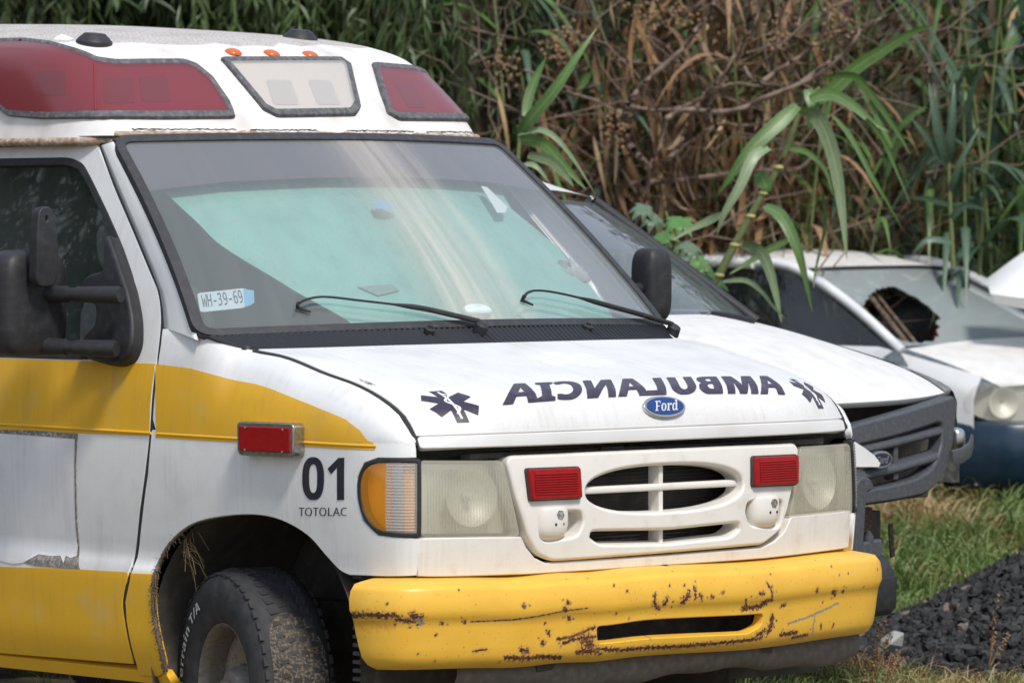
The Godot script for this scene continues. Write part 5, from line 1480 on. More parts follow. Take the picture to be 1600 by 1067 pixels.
func build_white_car():
	# only the near corner of a raised hood reaches into the picture
	var t := thing("white_car", "white car with its hood standing open, at the edge of the reeds", "car")
	var e0 := pts3([9.224, 1.453, -6.499, 9.301, 1.529, -6.435, 9.402, 1.622, -6.351, 9.613, 1.791, -6.174, 9.823, 1.877, -5.994])
	var e1 := pts3([8.971, 1.406, -6.186, 9.033, 1.395, -6.133, 9.12, 1.382, -6.057, 9.335, 1.368, -5.869, 9.54, 1.368, -5.69])
	var e2 := pts3([9.027, 1.36, -6.202, 9.084, 1.34, -6.153, 9.171, 1.32, -6.076, 9.371, 1.299, -5.901, 9.576, 1.299, -5.723])
	var mid := []
	for i in 5: mid.append(e0[i].lerp(e1[i], 0.5) + Vector3(-0.01, 0.015, 0.03))
	part(grid([open_smooth(e0, 3), open_smooth(mid, 3), open_smooth(e1, 3)]), "hood", M.white, t)
	part(grid([open_smooth(e1, 3), open_smooth(e2, 3)]), "hood_edge", M.white, t)
	var c: Vector3 = e2[4] + ACROSS * 0.5
	var at := Transform3D(Basis(Vector3.UP, deg_to_rad(-41)), Vector3(c.x, 0.25, c.z) + ACROSS * 0.75 - DEEP * 0.15)
	var body_rows := []
	for x in [-0.8, -0.78, -0.7, 0.0, 0.7, 0.78, 0.8]:
		var row := []
		var e := 1.0 - 0.05 * pow(absf(x) / 0.8, 6.0)
		for q in [[-1.0, 0.22], [-1.08, 0.45], [-1.05, 0.62], [-0.95, 0.7], [0.2, 0.78], [2.4, 0.8], [2.9, 0.74], [3.0, 0.5], [2.95, 0.22]]: row.append(at * Vector3(q[0] * e, q[1] * e, x))
		body_rows.append(row)
	part(grid(body_rows), "body", M.white, t)
	var cab_rows := []
	for x in [-0.72, -0.66, -0.55, 0.0, 0.55, 0.66, 0.72]:
		var row := []
		var lift := 1.0 - pow(absf(x) / 0.74, 5.0)
		for q in [[0.1, 0.0], [0.75, 0.40], [1.2, 0.46], [1.8, 0.42], [2.5, 0.0]]: row.append(at * Vector3(q[0], 0.77 + q[1] * lift, x))
		cab_rows.append(row)
	part(grid(cab_rows), "cabin", M.side_glass_dark, t)
	for q in [[-0.45, -0.74], [-0.45, 0.74], [2.2, -0.74], [2.2, 0.74]]:
		var w := MB.new()
		w.lathe(at * Vector3(q[0], 0.3, q[1]), at.basis * Vector3(0, 0, signf(q[1])), [Vector2(0.18, -0.08), Vector2(0.3, -0.06), Vector2(0.3, 0.06), Vector2(0.18, 0.08), Vector2(0, 0.05)], 20, 0.6)
		part(w, "wheel", M.rubber, t)

# ---------------------------------------------------------------- more materials
func bumper_texture() -> ImageTexture:
	# paint, chips, rust and rust runs, laid out along the bumper (u: -1.4 .. 1.4 m, v: 0 .. 0.44 m down its face)
	var w := 2048
	var h := 320
	var im := Image.create(w, h, false, Image.FORMAT_RGB8)
	var n1 := FastNoiseLite.new(); n1.seed = 31; n1.frequency = 0.006; n1.fractal_octaves = 5
	var n2 := FastNoiseLite.new(); n2.seed = 32; n2.frequency = 0.06; n2.fractal_octaves = 4
	var ya := Color(0.86, 0.50, 0.06)
	var yb := Color(0.81, 0.455, 0.05)
	var rows := []
	for y in h:
		for x in w:
			var c := ya.lerp(yb, clampf(0.5 + n1.get_noise_2d(x, y * 1.4), 0, 1))
			var s := n2.get_noise_2d(x * 1.3 + 400, y * 1.3)
			if s > 0.56: c = c.lerp(Color(0.16, 0.09, 0.04), 0.5)
			im.set_pixel(x, y, c.linear_to_srgb())
	# [points, radius px] strokes of rust; kind 0 rust, 1 grey primer scrape
	var strokes := [
		[[1.238, 0.2484, 1.1424, 0.2442, 1.0521, 0.245], 5.0, 0], [[1.0535, 0.2571, 1.0101, 0.2638, 0.9743, 0.2602], 3.5, 0], [[1.0014, 0.2449, 0.9791, 0.2549], 6.0, 0], [[0.9844, 0.2599, 0.9695, 0.2705], 4.0, 1],
		[[0.9066, 0.2706, 0.9043, 0.2726], 2.6, 0], [[0.8311, 0.2696, 0.8287, 0.2716], 2.6, 0], [[0.8089, 0.2705, 0.6624, 0.2651, 0.527, 0.2538, 0.3886, 0.2427], 1.0, 0], [[0.6268, 0.2181, 0.6222, 0.2202], 3.2, 0], [[0.4772, 0.2385, 0.4707, 0.2472], 3.6, 0], [[0.4564, 0.2728, 0.4534, 0.2789], 3.2, 0], [[0.4685, 0.2192, 0.4638, 0.2234], 2.6, 0], [[0.524, 0.3112, 0.5209, 0.3193], 3.2, 0], [[0.545, 0.338, 0.5418, 0.348], 3.0, 0],
		[[0.4864, 0.3369, 0.4462, 0.3349, 0.3996, 0.3213, 0.3524, 0.3057], 2.8, 0], [[0.3879, 0.3418, 0.3667, 0.3589], 10.0, 0], [[0.6199, 0.3581, 0.5938, 0.3634], 4.0, 0], [[0.6694, 0.3821, 0.6034, 0.3878, 0.543, 0.3868, 0.4678, 0.4005], 4.0, 0], [[0.7909, 0.3618, 0.7463, 0.3559], 1.6, 0], [[0.3327, 0.3729, 0.241, 0.3867, 0.1359, 0.3888, 0.0027, 0.393, -0.1361, 0.3887, -0.2786, 0.3848, -0.3741, 0.3781], 3.6, 0], [[0.4041, 0.3815, 0.3434, 0.3807], 5.0, 0],
		[[0.1309, 0.2158, 0.1324, 0.2395, 0.1059, 0.2685], 3.0, 0], [[0.0803, 0.2342, 0.0861, 0.2513], 4.0, 0], [[-0.009, 0.2228, 0.0094, 0.2463], 6.0, 0], [[-0.0354, 0.2004, -0.0405, 0.2365], 3.0, 0], [[-0.0592, 0.2275, -0.068, 0.234], 3.6, 0], [[-0.2664, 0.279, -0.3351, 0.2768, -0.3932, 0.2564], 4.5, 0], [[-0.3661, 0.1979, -0.3892, 0.2274, -0.402, 0.2598], 2.2, 0], [[-0.3339, 0.2304, -0.3525, 0.2334], 3.0, 0], [[-0.2721, 0.2478, -0.283, 0.2717], 1.8, 0], [[-0.452, 0.2818, -0.4708, 0.2788], 2.6, 0], [[-0.711, 0.2545, -0.7178, 0.2648], 4.2, 0], [[-0.7596, 0.2584, -0.7651, 0.2612], 2.6, 0], [[-0.6174, 0.2367, -0.6236, 0.2507], 2.2, 0], [[-0.1094, 0.2302, -0.1211, 0.2369], 2.2, 0], [[-0.1594, 0.2208, -0.165, 0.2191], 2.0, 0],
		[[-0.5066, 0.3408, -0.5906, 0.3296, -0.6819, 0.3125, -0.7483, 0.2959], 1.8, 1], [[-0.6304, 0.328, -0.6265, 0.361, -0.6349, 0.3921], 1.4, 1], [[-0.4121, 0.3143, -0.4132, 0.3411, -0.4037, 0.359], 5.0, 0], [[-0.4688, 0.3759, -0.5444, 0.3767], 4.0, 0], [[-0.3494, 0.368, -0.3814, 0.3576], 4.0, 0], [[-0.5361, 0.3941, -0.6069, 0.39], 3.0, 0], [[0.4687, 0.3497, 0.4099, 0.3387, 0.3495, 0.3358], 3.0, 0], [[-0.6661, 0.3573, -0.6717, 0.3768], 1.6, 0], [[-0.73, 0.3765, -0.7365, 0.3641], 1.6, 0],
	]
	for i in 34:
		var a := rng.randf_range(-1.0, 1.1)
		var b := rng.randf_range(0.12, 0.4)
		strokes.append([[a, b, a + 0.002, b + 0.003], rng.randf_range(0.7, 1.6), 0])
	for st in strokes.duplicate():
		if st[1] < 2.0: continue
		var p := poly(st[0])
		for k in 3:
			var q := p[rng.randi() % p.size()] + Vector2(rng.randfn(0, 0.006 + 0.0018 * st[1]), rng.randfn(0, 0.005 + 0.0012 * st[1]))
			strokes.append([[q.x, q.y, q.x + rng.randf_range(-0.004, 0.004), q.y + rng.randf_range(-0.003, 0.003)], rng.randf_range(0.5, 0.35 * st[1]), st[2]])
	for st in strokes:
		var p := poly(st[0])
		for k in p.size() - 1:
			var a := Vector2((p[k].x + 1.4) / 2.8 * w, p[k].y / 0.44 * h)
			var b := Vector2((p[k + 1].x + 1.4) / 2.8 * w, p[k + 1].y / 0.44 * h)
			var r: float = st[1] * 1.2
			var lo := (a.min(b) - Vector2.ONE * (r * 2.2 + 2)).floor()
			var hi := (a.max(b) + Vector2.ONE * (r * 2.2 + 2)).ceil()
			for y in range(maxi(0, int(lo.y)), mini(h, int(hi.y))):
				for x in range(maxi(0, int(lo.x)), mini(w, int(hi.x))):
					var q := Vector2(x, y)
					var d := q.distance_to(Geometry2D.get_closest_point_to_segment(q, a, b)) + (n2.get_noise_2d(x * 1.6, y * 1.6) * 1.5 + n2.get_noise_2d(x * 5.0, y * 5.0) * 0.7) * r
					if d < r:
						im.set_pixel(x, y, (Color(0.085, 0.028, 0.014) if n2.get_noise_2d(x * 2.0, y * 2.0 + 70) < 0.12 else Color(0.15, 0.055, 0.025)).linear_to_srgb() if st[2] == 0 else Color(0.30, 0.27, 0.22).linear_to_srgb())
					elif d < r + 1.2:
						im.set_pixel(x, y, im.get_pixel(x, y).lerp(Color(0.34, 0.32, 0.28).linear_to_srgb(), 0.55))
					elif d < r * 1.5 + 2.6 and st[2] == 0:
						im.set_pixel(x, y, im.get_pixel(x, y).lerp(Color(0.50, 0.22, 0.05).linear_to_srgb(), 0.3))
	# rust runs under the long scrape at the right corner
	var run := poly([1.2359, 0.2647, 1.0539, 0.2597])
	var x0 := int((minf(run[0].x, run[1].x) + 1.4) / 2.8 * w)
	var x1 := int((maxf(run[0].x, run[1].x) + 1.4) / 2.8 * w)
	var yy := int(run[0].y / 0.44 * h)
	for x in range(x0, x1):
		var ln := int(8 + 34 * pow(absf(n2.get_noise_2d(x * 4.0, 5.0)), 0.6))
		for y in range(yy, mini(h, yy + ln)):
			im.set_pixel(x, y, im.get_pixel(x, y).lerp(Color(0.40, 0.16, 0.035).linear_to_srgb(), 0.45 * (0.4 + 0.6 * absf(n2.get_noise_2d(x * 6.0, y * 0.4)) * 2.0)))
	return ImageTexture.create_from_image(im)

func dust_glare_texture() -> ImageTexture:
	# dried runs of dust on the glass: streaks down the pane, with a broad band of glare painted in
	var w := 768
	var h := 384
	var im := Image.create(w, h, false, Image.FORMAT_RGBA8)
	var n1 := FastNoiseLite.new(); n1.seed = 41; n1.frequency = 0.02; n1.fractal_octaves = 4
	var n2 := FastNoiseLite.new(); n2.seed = 42; n2.frequency = 0.12; n2.fractal_octaves = 3
	for y in h:
		for x in w:
			var run := x - (h - y) * 0.10
			var s := n1.get_noise_2d(run * 1.6, y * 0.10) * 0.5 + n1.get_noise_2d(run * 6.0 + 99, y * 0.12) * 0.3
			var glare := exp(-pow((run - w * 0.50) / 60.0, 2.0)) + 0.4 * exp(-pow((run - w * 0.60) / 18.0, 2.0))
			var a := clampf(0.025 + 0.05 * (s + 0.2) + glare * (0.36 + 0.35 * s) , 0.0, 0.6)
			im.set_pixel(x, y, Color(0.84, 0.81, 0.77, a))
	return ImageTexture.create_from_image(im)

# parallel veins across the blade (u) with blotches and a drying tip along it (v)
func leaf_mat(cols: Array, sd: int) -> StandardMaterial3D:
	var im := Image.create(64, 256, false, Image.FORMAT_RGB8)
	var n := FastNoiseLite.new(); n.seed = sd * 13; n.frequency = 0.12; n.fractal_octaves = 3
	for y in 256:
		for x in 64:
			var t := clampf(0.45 + 0.5 * n.get_noise_2d(x * 3.2, y * 0.10) + 0.35 * n.get_noise_2d(x * 0.5 + 300, y * 0.4), 0, 1)
			var c: Color = cols[0].lerp(cols[1], t)
			if absi(x - 32) < 3: c = c.lerp(cols[2], 0.55)
			if y > 236: c = c.lerp(Color(0.30, 0.21, 0.09), clampf((y - 236 + 14 * n.get_noise_2d(x * 2.0, y)) / 20.0, 0, 1))
			im.set_pixel(x, y, c.linear_to_srgb())
	var m := mat(Color.WHITE, 0.42)
	m.albedo_texture = ImageTexture.create_from_image(im)
	m.backlight_enabled = true; m.backlight = Color(0.35, 0.42, 0.2)
	return m
# dust and dirt: opaque grains with gaps between them
func grain_mat(c: Color, sd: int, freq: float, lo: float, hi: float, most: float, scale: float) -> StandardMaterial3D:
	var im := noise_img(sd, freq, 6, 512)
	im.convert(Image.FORMAT_L8)
	var src := im.get_data()
	var out := PackedByteArray()
	out.resize(src.size() * 4)
	var s := c.linear_to_srgb()
	for i in src.size():
		out[i * 4] = int(s.r * 255); out[i * 4 + 1] = int(s.g * 255); out[i * 4 + 2] = int(s.b * 255)
		out[i * 4 + 3] = int(clampf((src[i] / 255.0 - lo) / (hi - lo), 0, 1) * most * 255)
	var m := mat(Color.WHITE, 0.95)
	m.albedo_texture = ImageTexture.create_from_image(Image.create_from_data(512, 512, false, Image.FORMAT_RGBA8, out))
	m.transparency = BaseMaterial3D.TRANSPARENCY_ALPHA
	m.uv1_triplanar = true; m.uv1_scale = Vector3.ONE * scale
	return m

# dried rain runs in the dust: narrow streaks down the panel, with specks (u across, v up, 1.2 m a tile)
func streak_mat(c: Color, sd: int, most: float) -> StandardMaterial3D:
	var w := 512
	var im := Image.create(w, w, false, Image.FORMAT_RGBA8)
	var n := FastNoiseLite.new(); n.seed = sd; n.frequency = 0.05; n.fractal_octaves = 4
	var n3 := FastNoiseLite.new(); n3.seed = sd + 1; n3.frequency = 0.008; n3.fractal_octaves = 4
	var n4 := FastNoiseLite.new(); n4.seed = sd + 2; n4.frequency = 0.25; n4.fractal_octaves = 2
	var s := c.linear_to_srgb()
	for y in w:
		for x in w:
			var r := n.get_noise_2d(x * 1.5, y * 0.07)
			var p := n3.get_noise_2d(x, y)
			var al := clampf(0.12 + 0.9 * maxf(0, r - 0.05) * (0.55 + p) + 0.35 * maxf(0, p), 0, 1)
			if n4.get_noise_2d(x, y) > 0.62: al = 1.0
			im.set_pixel(x, y, Color(s.r, s.g, s.b, al * most))
	var m := mat(Color.WHITE, 0.9)
	m.albedo_texture = ImageTexture.create_from_image(im)
	m.transparency = BaseMaterial3D.TRANSPARENCY_ALPHA
	m.uv1_scale = Vector3(1 / 1.2, 1 / 1.2, 1)
	return m

func more_materials():
	M.roof_dust = grain_mat(L(0.36, 0.31, 0.27), 91, 0.09, 0.05, 0.95, 0.62, 1.6)
	M.mud_cake = grain_mat(L(0.25, 0.195, 0.14), 93, 0.06, 0.42, 0.64, 0.85, 2.6)
	M.scuff = grain_mat(L(0.16, 0.155, 0.155), 92, 0.05, 0.4, 0.6, 0.85, 2.2)
	M.hood_streaks = streak_mat(L(0.34, 0.30, 0.25), 97, 0.20)
	M.streaks = streak_mat(L(0.26, 0.21, 0.16), 95, 0.15)
	M.hood = tri_tex(mat(Color.WHITE, 0.45), noise_tex(51, 0.01, [[0.0, L(0.68, 0.665, 0.64)], [0.4, L(0.745, 0.74, 0.73)], [1.0, L(0.79, 0.785, 0.78)]], 6), 0.6)
	M.hood.clearcoat_enabled = true; M.hood.clearcoat = 0.1; M.hood.clearcoat_roughness = 0.3
	M.ghost = mat(lin(0.84, 0.84, 0.84), 0.35)
	M.dusty_white = tri_tex(mat(Color.WHITE, 0.45), noise_tex(52, 0.02, [[0.0, L(0.60, 0.57, 0.53)], [0.4, L(0.70, 0.68, 0.65)], [1.0, L(0.78, 0.77, 0.76)]], 7), 0.8)
	M.badge_blue = mat(lin(0.012, 0.05, 0.20), 0.25)
	M.badge_dark = mat(lin(0.015, 0.02, 0.06), 0.3)
	M.badge_white = mat(lin(0.75, 0.75, 0.76), 0.3, 0.3)
	M.reflector = mat(lin(0.72, 0.69, 0.58), 0.38, 0.5)
	M.bulb = mat(lin(0.6, 0.58, 0.5), 0.5)
	M.bowl = mat(lin(0.68, 0.66, 0.57), 0.55, 0.6)
	M.headlens = glass(lin(0.70, 0.67, 0.52), 0.38, 0.1)
	M.flute = glass(lin(0.66, 0.645, 0.53), 0.2, 0.1)
	M.sedan_lens = glass(lin(0.70, 0.67, 0.58), 0.15, 0.05)
	M.amber = mat(lin(0.95, 0.42, 0.03), 0.3, 0.3)
	M.amber_lens = glass(lin(0.95, 0.36, 0.012), 0.40, 0.05)
	M.clear_lens = glass(lin(0.78, 0.74, 0.70), 0.26, 0.06)
	M.bezel = tri_tex(mat(Color.WHITE, 0.28, 0.85), noise_tex(53, 0.05, [[0.0, L(0.2, 0.19, 0.17)], [1.0, L(0.5, 0.48, 0.45)]], 4), 2.0)
	M.side_glass = glass(lin(0.02, 0.028, 0.025), 0.45, 0.01)
	M.side_glass_dark = mat(lin(0.01, 0.012, 0.012), 0.05)
	M.red_lens = glass(lin(0.26, 0.045, 0.052), 0.54, 0.2)
	M.white_lens = glass(lin(0.66, 0.62, 0.57), 0.40, 0.15)
	M.lamp_back = mat(lin(0.62, 0.57, 0.50), 0.5)
	M.lamp_back_red = mat(lin(0.24, 0.022, 0.026), 0.4)
	M.lamp_unit = mat(lin(0.06, 0.035, 0.03), 0.4)
	M.lamp_unit_white = mat(lin(0.50, 0.47, 0.42), 0.3, 0.3)
	M.windshield = glass(lin(0.47, 0.53, 0.52), 0.19, 0.01)  # pale veil in its colour stands in for reflected sky
	M.tint = mat(lin(0.05, 0.036, 0.055), 0.6)
	M.shade_patch = mat(lin(0.17, 0.25, 0.22), 0.6)
	M.truck_glass = glass(lin(0.22, 0.27, 0.26), 0.30, 0.01)
	M.sedan_glass = glass(lin(0.44, 0.50, 0.50), 0.62, 0.02)
	M.plate = mat(lin(0.42, 0.52, 0.55), 0.5)
	M.blue_tab = mat(lin(0.12, 0.34, 0.50), 0.5)
	M.pale_label = mat(lin(0.55, 0.62, 0.60), 0.5)
	M.bag = mat(lin(0.34, 0.38, 0.37), 0.6)
	M.cowl = mat(lin(0.02, 0.02, 0.024), 0.45)
	M.lining = mat(lin(0.36, 0.39, 0.37), 0.9)
	M.dash = mat(lin(0.36, 0.39, 0.37), 0.8)
	M.seat_red = mat(lin(0.26, 0.03, 0.03), 0.85)
	M.dam = tri_tex(mat(Color.WHITE, 0.85), noise_tex(54, 0.03, [[0.0, L(0.10, 0.088, 0.075)], [0.5, L(0.145, 0.125, 0.105)], [1.0, L(0.21, 0.175, 0.14)]], 6), 1.6)
	M.straw = mat(lin(0.34, 0.24, 0.12), 0.9)
	M.grey_plastic = tri_tex(mat(Color.WHITE, 0.5), noise_tex(55, 0.04, [[0.0, L(0.05, 0.053, 0.062)], [0.6, L(0.07, 0.074, 0.085)], [1.0, L(0.11, 0.105, 0.105)]], 6), 1.8)
	M.truck_edge = tri_tex(mat(Color.WHITE, 0.5), noise_tex(56, 0.03, [[0.0, L(0.08, 0.09, 0.095)], [0.5, L(0.16, 0.17, 0.165)], [1.0, L(0.36, 0.33, 0.28)]], 6), 1.4)
	M.rusty = tri_tex(mat(Color.WHITE, 0.9), noise_tex(57, 0.05, [[0.0, L(0.03, 0.02, 0.014)], [0.5, L(0.10, 0.06, 0.042)], [1.0, L(0.24, 0.16, 0.12)]], 6), 2.0)
	M.blue_grey = tri_tex(mat(Color.WHITE, 0.4), noise_tex(58, 0.03, [[0.0, L(0.05, 0.07, 0.085)], [0.5, L(0.10, 0.12, 0.13)], [1.0, L(0.26, 0.26, 0.24)]], 6), 1.4)
	M.sedan_blue = tri_tex(mat(Color.WHITE, 0.25), noise_tex(59, 0.02, [[0.0, L(0.008, 0.02, 0.04)], [1.0, L(0.02, 0.045, 0.075)]], 5), 1.0)
	M.bumper = mat(Color.WHITE, 0.40)
	M.bumper.albedo_texture = bumper_texture()
	M.bumper.uv1_scale = Vector3(1 / 2.8, 1 / 0.44, 1); M.bumper.uv1_offset = Vector3(0.5, 0, 0)
	M.dust = mat(Color.WHITE, 0.8)  # film on the glass: dust runs and the painted glare
	M.dust.albedo_texture = dust_glare_texture()
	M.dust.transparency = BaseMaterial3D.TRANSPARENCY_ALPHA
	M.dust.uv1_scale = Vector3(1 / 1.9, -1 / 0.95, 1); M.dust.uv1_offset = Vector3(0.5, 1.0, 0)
	M.shade = tri_tex(mat(Color.WHITE, 0.42), noise_tex(60, 0.012, [[0.0, L(0.15, 0.31, 0.265)], [0.4, L(0.18, 0.39, 0.33)], [0.8, L(0.21, 0.43, 0.36)], [1.0, L(0.30, 0.33, 0.26)]], 6), 0.9, bump_tex(61, 0.02, 6.0, 5), 0.6)
	# plants: colours come from each copy or vertex
	for k in ["leaf", "dry", "stone"]:
		M[k] = mat(Color.WHITE, {"leaf": 0.45, "dry": 0.85, "stone": 0.75}[k])
		M[k].vertex_color_use_as_albedo = true
	M.leaf.backlight_enabled = true; M.leaf.backlight = Color(0.35, 0.4, 0.2)
	M.reed_leaf = tri_tex(mat(Color.WHITE, 0.45), noise_tex(62, 0.03, [[0.0, L(0.07, 0.14, 0.035)], [0.5, L(0.11, 0.20, 0.06)], [1.0, L(0.17, 0.26, 0.10)]], 5), 1.2)
	M.reed_leaf.backlight_enabled = true; M.reed_leaf.backlight = Color(0.35, 0.42, 0.2)
	M.reed_pale = tri_tex(mat(Color.WHITE, 0.4), noise_tex(63, 0.03, [[0.0, L(0.18, 0.25, 0.13)], [1.0, L(0.32, 0.38, 0.24)]], 5), 1.2)
	M.reed_blue = tri_tex(mat(Color.WHITE, 0.45), noise_tex(64, 0.03, [[0.0, L(0.06, 0.11, 0.07)], [1.0, L(0.11, 0.17, 0.11)]], 5), 1.2)
	M.reed_leaf = leaf_mat([L(0.06, 0.13, 0.03), L(0.13, 0.235, 0.065), L(0.26, 0.32, 0.13)], 1)
	M.reed_pale = leaf_mat([L(0.15, 0.22, 0.10), L(0.28, 0.35, 0.21), L(0.40, 0.44, 0.30)], 2)
	M.reed_blue = leaf_mat([L(0.045, 0.09, 0.055), L(0.10, 0.16, 0.105), L(0.18, 0.24, 0.16)], 3)
	M.cane = tri_tex(mat(Color.WHITE, 0.5), noise_tex(65, 0.04, [[0.0, L(0.09, 0.13, 0.04)], [1.0, L(0.18, 0.20, 0.07)]], 4), 1.5)
	M.cane_node = mat(lin(0.42, 0.38, 0.14), 0.6)
	M.branch = tri_tex(mat(Color.WHITE, 0.9), noise_tex(66, 0.05, [[0.0, L(0.10, 0.065, 0.05)], [0.5, L(0.22, 0.155, 0.12)], [1.0, L(0.38, 0.29, 0.24)]], 6), 2.0)
	M.bark = tri_tex(mat(Color.WHITE, 0.95), noise_tex(67, 0.04, [[0.0, L(0.03, 0.022, 0.016)], [1.0, L(0.11, 0.085, 0.06)]], 6), 1.2)
	M.castor = tri_tex(mat(Color.WHITE, 0.45), noise_tex(68, 0.03, [[0.0, L(0.05, 0.14, 0.025)], [1.0, L(0.10, 0.24, 0.05)]], 4), 1.5)
	M.castor_grey = tri_tex(mat(Color.WHITE, 0.5), noise_tex(69, 0.03, [[0.0, L(0.07, 0.12, 0.07)], [1.0, L(0.12, 0.18, 0.105)]], 4), 1.5)
	M.ground = tri_tex(mat(Color.WHITE, 0.95), noise_tex(70, 0.02, [[0.0, L(0.05, 0.045, 0.025)], [0.4, L(0.12, 0.10, 0.055)], [0.7, L(0.20, 0.16, 0.09)], [1.0, L(0.09, 0.10, 0.04)]], 7, 1024), 0.5, bump_tex(71, 0.05, 5.0), 1.0)
	M.bank = tri_tex(mat(Color.WHITE, 1.0), noise_tex(72, 0.03, [[0.0, L(0.06, 0.05, 0.03)], [0.5, L(0.06, 0.075, 0.03)], [1.0, L(0.12, 0.10, 0.06)]], 6), 0.5)
	M.plastic_scrap = tri_tex(mat(Color.WHITE, 0.5), noise_tex(73, 0.04, [[0.0, L(0.22, 0.22, 0.21)], [1.0, L(0.42, 0.42, 0.40)]], 5), 2.0)
	M.tar = mat(lin(0.03, 0.029, 0.029), 0.85)

# ---------------------------------------------------------------- ground and plants
const CAM := Vector3(-10.79, 1.946, 12.67)
const ACROSS := Vector3(0.75471, 0, 0.65606)
const DEEP := Vector3(0.65606, 0, -0.75471)
func deep_of(p: Vector3) -> float: return (p - CAM).dot(DEEP)
func across_of(p: Vector3) -> float: return (p - CAM).dot(ACROSS)
var gn := FastNoiseLite.new()
func ground_y(p: Vector3) -> float:
	var d := deep_of(p)
	var b := smoothstep(24.0, 27.0, d) * 0.24
	var k := 0.0 if d < 33.5 else -0.4
	return b + k + 0.025 * gn.get_noise_2d(p.x * 40.0, p.z * 40.0) + 0.02 * gn.get_noise_2d(p.x * 8.0, p.z * 8.0) - 0.02
func pile_y(a: float, d: float) -> float:
	var q := exp(-pow((a - 2.5) / 0.82, 2.0) - pow((d - 21.5) / 1.15, 2.0))
	return 0.55 * q
func spot(a: float, d: float) -> Vector3:
	var p := CAM + ACROSS * a + DEEP * d
	p.y = 0
	p.y = ground_y(p)
	return p

func build_ground():
	var rows := []
	var st := [-600, -300, -150, -90, -60, -40, -30]
	for i in range(-44, 45): st.append(i * 0.5)
	for i in [30, 40, 60, 90, 150, 300, 600]: st.append(i)
	var c := CAM + DEEP * 22.0
	for j in st:
		var row := []
		for i in st:
			var p: Vector3 = c + ACROSS * i + DEEP * j
			p.y = 0
			p.y = ground_y(p)
			row.append(p)
		rows.append(row)
	var mb := MB.new(); mb.loft(rows)
	structure(mb, "ground", M.ground)

func build_bank():
	var rows := []
	for j in 14:
		var d: float = [33.0, 33.8, 34.6, 35.4, 36.2, 37.0, 38.0, 39.0, 40.0, 42.0, 45.0, 50.0, 60.0, 90.0][j]
		var row := []
		for i in 61:
			var p := CAM + ACROSS * (i - 30) * 1.2 + DEEP * d
			p.y = smoothstep(32.8, 42.0, d) * 8.5 + 0.15 + 0.3 * gn.get_noise_2d(p.x * 6.0, p.z * 6.0)
			row.append(p)
		rows.append(row)
	var mb := MB.new(); mb.loft(rows)
	structure(mb, "hillside", M.bank)

func leaf_mesh(len: float, wid: float, bend: float, m: Material, n := 4) -> ArrayMesh:
	var mb := MB.new()
	var p := []
	var w := []
	for i in n + 1:
		var t := float(i) / n
		p.append(Vector3(0, len * (t - 0.15 * bend * t * t), len * bend * t * t * 0.5))
		w.append(wid * sin(PI * pow(t, 0.75) * 0.97 + 0.06) * 0.5)
	mb.blade(p, w, Vector3(1, 0, 0), 0.3)
	return mb.mesh(m)

func strand_mesh(sd: int) -> ArrayMesh:
	# a drooping willow twig with its narrow leaves
	var r := RandomNumberGenerator.new(); r.seed = sd
	var mb := MB.new()
	var p := [Vector3.ZERO]
	var d := Vector3(r.randf_range(-0.5, 0.5), -0.3, r.randf_range(-0.5, 0.5))
	for i in 12:
		d = (d * 0.8 + Vector3(r.randf_range(-0.06, 0.06), -0.25, r.randf_range(-0.06, 0.06))).normalized()
		p.append(p[-1] + d * 0.115)
	mb.tube(p, [0.004], 4, false)
	mb.col.resize(mb.v.size()); mb.col.fill(Color(1.3, 0.8, 0.5))
	for i in 62:
		var t := r.randf_range(0.05, 1.0) * 12
		var k := mini(int(t), 11)
		var q: Vector3 = p[k].lerp(p[k + 1], t - k)
		var o := Vector3(r.randf_range(-1, 1), r.randf_range(-1.7, -0.2), r.randf_range(-1, 1)).normalized()
		var ln := r.randf_range(0.07, 0.125)
		var bl := [q, q + o * ln * 0.4, q + o * ln * 0.75 + Vector3(0, -0.012, 0), q + o * ln + Vector3(0, -0.03, 0)]
		mb.blade(bl, [0.002, 0.0075, 0.006, 0.0005], Vector3(r.randf_range(-1, 1), r.randf_range(-0.4, 0.4), r.randf_range(-1, 1)), 0.2)
		var g := r.randf_range(0.7, 1.35)
		var cc := Color(g, g, g) if r.randf() > 0.12 else Color(g * 1.6, g * 1.35, g * 0.9)
		while mb.col.size() < mb.v.size(): mb.col.append(cc)
	return mb.mesh(M.leaf)

